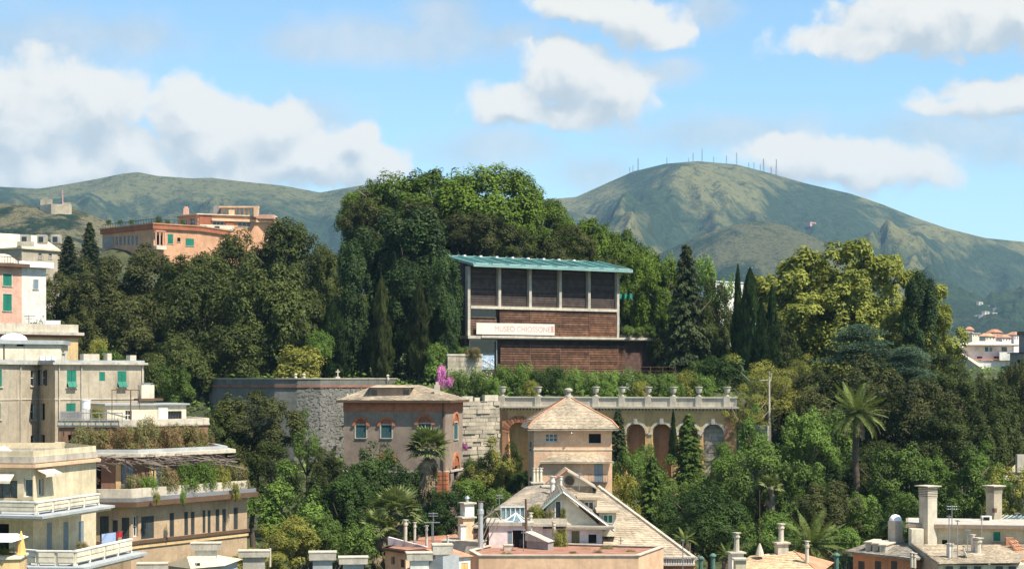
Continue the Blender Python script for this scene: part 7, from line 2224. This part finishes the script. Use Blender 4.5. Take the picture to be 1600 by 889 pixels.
# ================================================================== trees and planting
T_ROWS = [
 # hilltop behind the museum
 ('pine', 762, 264, 385, 215, 338, 'tallest stone pine with a broad bright green dome above the museum roof'),
 ('pine', 655, 268, 385, 210, 343, 'bright green stone pine crowning the hill left of the tallest pine'),
 ('pine', 578, 284, 370, 110, 346, 'small stone pine at the left shoulder of the wooded hilltop'),
 ('pine', 835, 312, 400, 130, 336, 'stone pine stepping down right of the tallest pine'),
 ('pine', 912, 344, 430, 140, 338, 'bright stone pine right behind the museum roof ridge'),
 ('pine', 975, 362, 470, 125, 334, 'stone pine behind the right end of the museum roof'),
 ('pine', 1015, 398, 500, 110, 326, 'stone pine with drooping bright branches right of the museum'),
 ('pine', 985, 440, 515, 80, 322, 'low pine branch mass close against the museum right wall'),
 ('olive', 585, 300, 440, 118, 330, 'brown green holm oak on the left edge of the hilltop'),
 ('olive', 668, 314, 430, 150, 330, 'olive coloured holm oak under the stone pines left of the museum'),
 ('olive', 745, 328, 425, 135, 326, 'olive grey holm oak just above the left end of the museum roof'),
 ('holm', 795, 345, 430, 100, 328, 'shaded holm oak under the tallest pine behind the museum roof'),
 ('olive', 888, 352, 430, 102, 325, 'round olive grey holm oak rising over the museum roof'),
 ('holm', 940, 400, 470, 90, 326, 'dark holm oak behind the right half of the museum roof'),
 # dark evergreens left of the museum
 ('mont', 640, 330, 560, 128, 312, 'tall dark broad cypress left of the museum'),
 ('mont', 697, 392, 566, 54, 290.5, 'dark cypress pressed against the left end of the museum'),
 ('mont', 575, 360, 560, 90, 318, 'shaded broad cypress at the left end of the hilltop wood'),
 ('mont', 548, 382, 602, 68, 300, 'dark full cypress nearest the left oaks'),
 ('mont', 640, 408, 590, 80, 296, 'bushy dark cypress in the middle of the cypress row'),
 ('cypbr', 596, 432, 600, 40, 291, 'slim brownish cypress in the cypress row'),
 ('cypbr', 655, 440, 582, 46, 290, 'brownish cypress in front of the bushy dark one'),
 ('cyp', 617, 396, 560, 34, 300, 'thin cypress tip between the dark broad trees'),
 ('cypf', 690, 470, 575, 50, 294, 'low dark cypress beside the stone block wall by the museum'),
 ('cypf', 520, 470, 604, 60, 294, 'dark cypress at the left end of the row above the bastion'),
 ('bushb', 682, 536, 590, 50, 288, 'bright green shrub below the cypresses by the stone block wall'),
 # big oaks on the left
 ('oak', 455, 345, 490, 150, 322, 'high evergreen oak on the skyline right of the ridge houses'),
 ('oak', 378, 362, 470, 140, 326, 'evergreen oak on the skyline just under the ridge houses'),
 ('oak', 512, 384, 520, 90, 316, 'evergreen oak squeezed between the skyline oak and the cypresses'),
 ('oak', 310, 392, 520, 130, 318, 'evergreen oak below the pink ridge house right corner'),
 ('olive', 235, 384, 520, 160, 322, 'olive brown holm oak right below the pink ridge house'),
 ('olive', 150, 402, 540, 150, 318, 'wide olive brown holm oak at the left of the wood'),
 ('olive', 88, 424, 520, 100, 316, 'leftmost olive holm oak beside the pink house'),
 ('oak', 420, 412, 600, 190, 300, 'largest evergreen oak with a rounded dark crown left of the cypresses'),
 ('oak', 318, 425, 600, 160, 303, 'broad evergreen oak in the middle of the left wood'),
 ('olive', 208, 456, 610, 150, 303, 'olive green holm oak low in the left wood'),
 ('olive', 130, 480, 590, 110, 300, 'olive holm oak behind the tan apartment roof'),
 ('oak', 480, 470, 610, 110, 297, 'dark evergreen oak above the bastion wall'),
 ('oak', 350, 510, 625, 150, 293, 'low shaded evergreen oak behind the bastion parapet'),
 ('oak', 270, 525, 640, 130, 290, 'low shaded evergreen oak right of the tan apartment house'),
 ('bushy', 470, 540, 596, 90, 288, 'sunlit yellow green shrub under the oaks above the bastion'),
 ('bushb', 500, 515, 560, 50, 290, 'small sunlit shrub left of the cypress row'),
 ('mid', 265, 572, 650, 70, 235, 'small green tree between the tan house and the bastion wall'),
 ('con', 140, 344, 440, 46, 400, 'taller dark conifer against the ridge in front of the cream houses'),
 ('con', 107, 366, 440, 52, 396, 'shorter dark conifer left of the taller one on the ridge'),
 ('bush', 170, 545, 585, 60, 215, 'bush showing over the tan apartment roof'),
 ('bushy', 155, 528, 572, 40, 218, 'yellow green bush topmost over the tan apartment roof'),
 # right of the museum
 ('con', 1073, 374, 605, 88, 296, 'tall grey green conifer standing at the right end of the museum'),
 ('bright', 1105, 402, 560, 90, 316, 'bright tree behind the tall conifer right of the museum'),
 ('holm', 1125, 440, 590, 90, 306, 'dark holm oak between the tall conifer and the cypress group'),
 ('cyp', 1153, 414, 570, 27, 296, 'tallest slim cypress of the group of three'),
 ('cypf', 1172, 420, 585, 48, 293, 'thick cypress in the middle of the group of three'),
 ('cyp', 1206, 446, 575, 34, 292, 'shorter cypress on the right of the group of three'),
 ('cyp', 1190, 470, 580, 30, 291, 'short cypress tucked against the thick one'),
 ('plane', 1290, 378, 565, 225, 318, 'big yellow green plane tree against the mountain'),
 ('plane', 1228, 412, 570, 120, 322, 'left flank plane tree beside the three cypresses'),
 ('plane', 1362, 402, 580, 150, 322, 'right hand plane tree left of the dark cypress'),
 ('plane', 1455, 448, 590, 120, 322, 'yellowing plane tree at the right edge of the wood'),
 ('plane', 1400, 480, 590, 140, 314, 'low plane tree under the dark pointed cypress'),
 ('mont', 1438, 424, 570, 62, 306, 'dark pointed cypress standing among the plane trees'),
 ('cedar', 1345, 506, 575, 150, 288, 'blue green cedar with flat layered branches below the plane tree'),
 ('cedar', 1420, 540, 590, 110, 284, 'lower blue green cedar spreading right of the first'),
 ('lush', 1125, 556, 625, 100, 278, 'dark glossy tree right of the terrace hedge'),
 ('mpine', 1200, 555, 660, 120, 262, 'open yellow green pine with a bent trunk right of the arcade'),
 ('mpine', 1165, 600, 690, 80, 256, 'small open pine hanging over the arcade end'),
 ('mpine', 1235, 555, 640, 80, 268, 'open pine on the right behind the bent one'),
 ('olive', 1330, 556, 720, 190, 258, 'large brown green holm oak behind the tall palm'),
 ('olive', 1260, 580, 700, 120, 262, 'brown green holm oak left of the tall palm'),
 ('olive', 1425, 585, 735, 160, 252, 'brown green holm oak right of the tall palm'),
 ('holm', 1500, 572, 700, 130, 262, 'dark holm oak in front of the white house on the right'),
 ('holm', 1568, 600, 735, 120, 246, 'dark holm oak at the right edge of the picture'),
 ('olive', 1590, 560, 680, 70, 252, 'holm oak cut by the right edge under the dark building'),
 ('holm', 1490, 640, 760, 140, 238, 'dark holm oak lower on the right slope'),
 ('bright', 1258, 640, 740, 100, 240, 'bright green tree left of the palm trunk'),
 ('bright', 1180, 632, 720, 70, 244, 'bright leafy tree just right of the arcade'),
 ('lush', 1288, 690, 800, 100, 242, 'shaded tree at the foot of the tall palm'),
 ('mid', 1410, 695, 800, 130, 228, 'mid green tree below the brown oaks right of the palm'),
 ('mid', 1500, 700, 815, 120, 224, 'mid green tree above the right hand chimneys'),
 ('yel', 1575, 728, 815, 90, 218, 'yellow green tree beside the beige roof on the right'),
 ('bright', 1455, 712, 790, 90, 226, 'bright tree between the two tall chimneys'),
 ('bright', 1545, 690, 770, 80, 230, 'bright tree upper right of the tall chimneys'),
 ('mid', 1185, 690, 830, 140, 220, 'large mid green tree below the arcade end'),
 ('bright', 1140, 700, 790, 80, 224, 'bright tree between the arcade and the big green tree'),
 ('lush', 1110, 756, 870, 140, 206, 'dark glossy tree right of the long slate roof'),
 ('bright', 1205, 800, 885, 110, 196, 'leafy tree behind the small terracotta roof'),
 ('olive', 1290, 752, 850, 130, 208, 'greyish tree right of the big green tree'),
 ('mid', 1380, 750, 850, 130, 206, 'leafy tree left of the domed chimney'),
 ('mid', 1420, 770, 840, 90, 200, 'tree close behind the domed chimney'),
 ('bright', 1345, 770, 835, 80, 212, 'bright shrubby tree at the palm base'),
 ('bushb', 1320, 822, 860, 70, 190, 'sunlit bush behind the orange house eave'),
 # below the arcade
 ('con', 966, 636, 720, 44, 246, 'slim conifer beside the tower roof'),
 ('conlush', 1076, 642, 760, 66, 240, 'pointed conifer in front of the arcade'),
 ('cyp', 1052, 640, 720, 17, 246, 'thin cypress left of the pointed conifer'),
 ('conlush', 1020, 706, 850, 66, 222, 'conifer leaning over the slate roof right of the tower'),
 ('bright', 985, 700, 790, 80, 236, 'bright tree right of the tower wall'),
 ('mid', 1040, 712, 800, 90, 232, 'mid green tree below the arcade arches'),
 ('yel', 980, 742, 820, 66, 222, 'yellowish tree touching the tower right side'),
 ('mid', 1095, 735, 830, 90, 226, 'mid green tree below the last arch'),
 ('lush', 1060, 770, 860, 90, 214, 'dark tree above the lower slate roof'),
 ('mid', 1010, 694, 760, 60, 248, 'leafy tree under the first small arch'),
 ('bush', 1130, 690, 730, 40, 250, 'bush at the foot of the last arch'),
 # between bastion, villa and left houses
 ('olive', 395, 612, 730, 165, 226, 'big olive green tree in front of the bastion wall'),
 ('holm', 330, 640, 740, 110, 222, 'dark tree right of the russet roof garden'),
 ('holm', 425, 690, 790, 110, 216, 'dark leafy tree below the big olive tree'),
 ('bright', 458, 722, 850, 150, 204, 'rounded bright green tree right of the curved apartment house'),
 ('yel', 455, 806, 880, 110, 188, 'yellow green tree in front of the rounded bright one'),
 ('yel', 400, 856, 900, 130, 170, 'yellow green tree at the bottom edge among the chimney blocks'),
 ('lush', 585, 695, 830, 130, 226, 'dark glossy tree below the villa windows'),
 ('lush', 540, 740, 850, 110, 218, 'dark glossy tree left of the fan palms'),
 ('holm', 510, 700, 780, 70, 232, 'dark tree at the foot of the bastion'),
 ('lush', 640, 730, 850, 110, 222, 'dark tree behind the low fan palm'),
 ('bush', 560, 815, 870, 70, 196, 'grey green bush above the chimney blocks'),
 ('mid', 505, 800, 880, 80, 200, 'shaded tree right of the rounded bright tree'),
 ('yel', 757, 682, 770, 88, 236, 'round yellow green tree between villa and tower'),
 ('lush', 742, 715, 790, 70, 238, 'shaded tree under the round yellow green one'),
 ('bushb', 733, 748, 785, 60, 226, 'clipped green shrub below the villa corner'),
 ('bush', 775, 762, 795, 56, 222, 'low green shrub left of the tower foot'),
 ('lush', 700, 765, 850, 100, 212, 'vine covered dark tree behind the tall square chimney'),
 ('holm', 800, 690, 760, 40, 244, 'dark tree in the big arch left of the tower'),
 ('mid', 480, 640, 720, 60, 238, 'ivy tree climbing the bastion foot'),
 # filling the wood
 ('holm', 700, 330, 470, 110, 333, 'shaded holm oak deep behind the left end of the museum'),
 ('holm', 850, 370, 470, 120, 334, 'shaded holm oak hidden behind the museum roof ridge'),
 ('pine', 1040, 410, 530, 100, 318, 'stone pine between the museum terrace and the tall conifer'),
 ('holm', 1000, 460, 560, 110, 324, 'dark holm oak low behind the museum terrace'),
 ('holm', 1050, 490, 590, 90, 316, 'dark holm oak behind the tall conifer foot'),
 ('holm', 1100, 500, 610, 90, 300, 'dark holm oak between conifer and cypress group feet'),
 ('plane', 1300, 460, 600, 190, 312, 'lower shaded crown under the big plane tree'),
 ('plane', 1325, 408, 570, 150, 326, 'plane tree hidden behind the big one, closing its gaps'),
 ('plane', 1258, 440, 580, 120, 326, 'plane tree behind the left flank of the big one'),
 ('holm', 1220, 500, 610, 90, 298, 'dark holm oak at the feet of the cypress group'),
 ('holm', 1400, 540, 640, 130, 290, 'dark holm oak behind the cedars'),
 ('holm', 1470, 545, 640, 110, 292, 'dark holm oak at the foot of the right plane tree'),
 ('olive', 1530, 585, 690, 100, 280, 'olive holm oak below the white city block'),
 ('holm', 1545, 640, 760, 110, 240, 'dark holm oak low at the right'),
 ('lush', 1340, 700, 830, 130, 247, 'dark undergrowth tree behind the palm trunk'),
 ('mid', 1240, 720, 830, 110, 216, 'mid green tree left of the palm foot'),
 ('holm', 1375, 690, 780, 120, 240, 'dark holm oak right behind the palm trunk'),
 ('bush', 1300, 640, 720, 90, 250, 'dense shrub behind the palm crown left'),
 ('holm', 60, 470, 600, 100, 312, 'dark holm oak behind the yellow block parapet'),
 ('oak', 250, 460, 600, 120, 308, 'evergreen oak deep in the left wood'),
 ('oak', 385, 480, 620, 120, 298, 'evergreen oak low below the largest oak'),
 ('oak', 545, 450, 600, 80, 310, 'shaded oak behind the cypress row'),
 ('olive', 365, 660, 760, 90, 224, 'olive tree low before the bastion wall'),
 ('mid', 480, 760, 860, 90, 212, 'mid green tree behind the rounded bright tree'),
 ('lush', 600, 770, 870, 110, 212, 'glossy dark tree behind the low fan palms'),
 ('lush', 820, 735, 800, 60, 236, 'dark shrubby tree at the foot of the tower'),
]
for r in T_ROWS:
    tree(*r)
# hedge of shrubs along the terrace in front of the museum
HEDGE = [(716, 575, 620, 46, 'bush'), (752, 572, 618, 50, 'oleander'), (786, 570, 618, 44, 'bushb'), (816, 566, 618, 50, 'bushb'), (842, 572, 618, 40, 'bush'), (868, 570, 618, 46, 'bushd'), (898, 574, 620, 44, 'bushb'),
         (926, 578, 620, 44, 'bush'), (956, 578, 620, 44, 'bushb'), (985, 574, 620, 46, 'oleander'), (1014, 580, 622, 44, 'bush'), (1042, 582, 622, 44, 'bushb'), (1070, 578, 622, 48, 'bushy'), (1098, 582, 624, 44, 'bushb'),
         (770, 590, 622, 36, 'bushb'), (830, 592, 622, 34, 'bushy'), (880, 592, 622, 34, 'bush'), (945, 594, 622, 34, 'bushb'), (1000, 594, 622, 34, 'bushy'), (1055, 596, 624, 34, 'bushb')]
for i, (px, a, b, w, k) in enumerate(HEDGE):
    nth = ('first', 'second', 'third', 'fourth', 'fifth', 'sixth', 'seventh', 'eighth', 'ninth', 'tenth', 'eleventh', 'twelfth', 'thirteenth', 'fourteenth')
    tree(k, px, a, b, w, 272 if i < 14 else 268.5, '%s shrub from the left in the %s hedge row above the arcade' % (nth[i % 14], 'taller back' if i < 14 else 'lower front'), 'hedge shrubs above the arcade', dep=0.8)
tree('purple', 690, 570, 606, 20, 262, 'bougainvillea with magenta flowers above the villa roof')
tree('purple', 702, 588, 604, 14, 261, 'small magenta bougainvillea spray right of the larger one')
tree('purple', 727, 690, 704, 12, 240, 'tiny magenta flower clump at the villa right corner')
tree('dry', 742, 542, 560, 22, 287, 'russet bush on the stone block wall left of the museum')
tree('dry', 733, 545, 560, 18, 287.5, 'smaller russet bush left of the other on the block wall')
tree('bush', 722, 540, 558, 26, 289, 'grey green bush at the left end of the block wall')
# fan palm and date palms
date_palm(1338, 598, 650, 800, 230, 'tall date palm with a full round crown on the right slope', 4.0, 58)
date_palm(1268, 812, 858, 905, 186, 'low date palm with arching fronds behind the small terracotta roof', 3.6, 52, -0.5)
date_palm(1135, 858, 872, 905, 182, 'small palm at the bottom beside the green vents', 1.4, 26, -0.3)
date_palm(1070, 838, 848, 880, 196, 'little palm between the slate roof and the dark tree', 1.5, 26, -0.3)
fan_palm(668, 700, 800, 214, 'fan palm with a hanging skirt of dead leaves in front of the villa', 1.5, 40, 90)
fan_palm(620, 800, 850, 206, 'low bushy fan palm left of the roof chimneys', 1.7, 34, 6)
fan_palm(590, 825, 860, 203, 'smaller fan palm at the left of the low one', 1.3, 26, 4)
fan_palm(1205, 760, 800, 214, 'small fan palm in the trees right of the long slate roof', 0.9, 22, 4)

# undergrowth that hides the soil between the trees
rng = np.random.default_rng(5)
n = 70000
X, Y = rng.uniform(-120, 130, n), rng.uniform(190, 400, n)
Z = np.array([terrain(x, y) for x, y in zip(X, Y)]) + rng.random(n) * 0.9
C = np.stack([X, Y, Z], 1)
N = unit(np.array([0, -0.25, 1.0]) + rdir(n) * 0.7)
A, B = frame(N)
s = rng.uniform(0.2, 0.5, n)[:, None]
me = quad_mesh('undergrowth', C, A * s, B * s * 0.6)
me.materials.append(m_l['mid'])
o = bpy.data.objects.new('undergrowth', me)
_link(o, None, Matrix.Identity(4))
tag(o, 'low green undergrowth covering the hillside soil', 'undergrowth', kind='stuff')
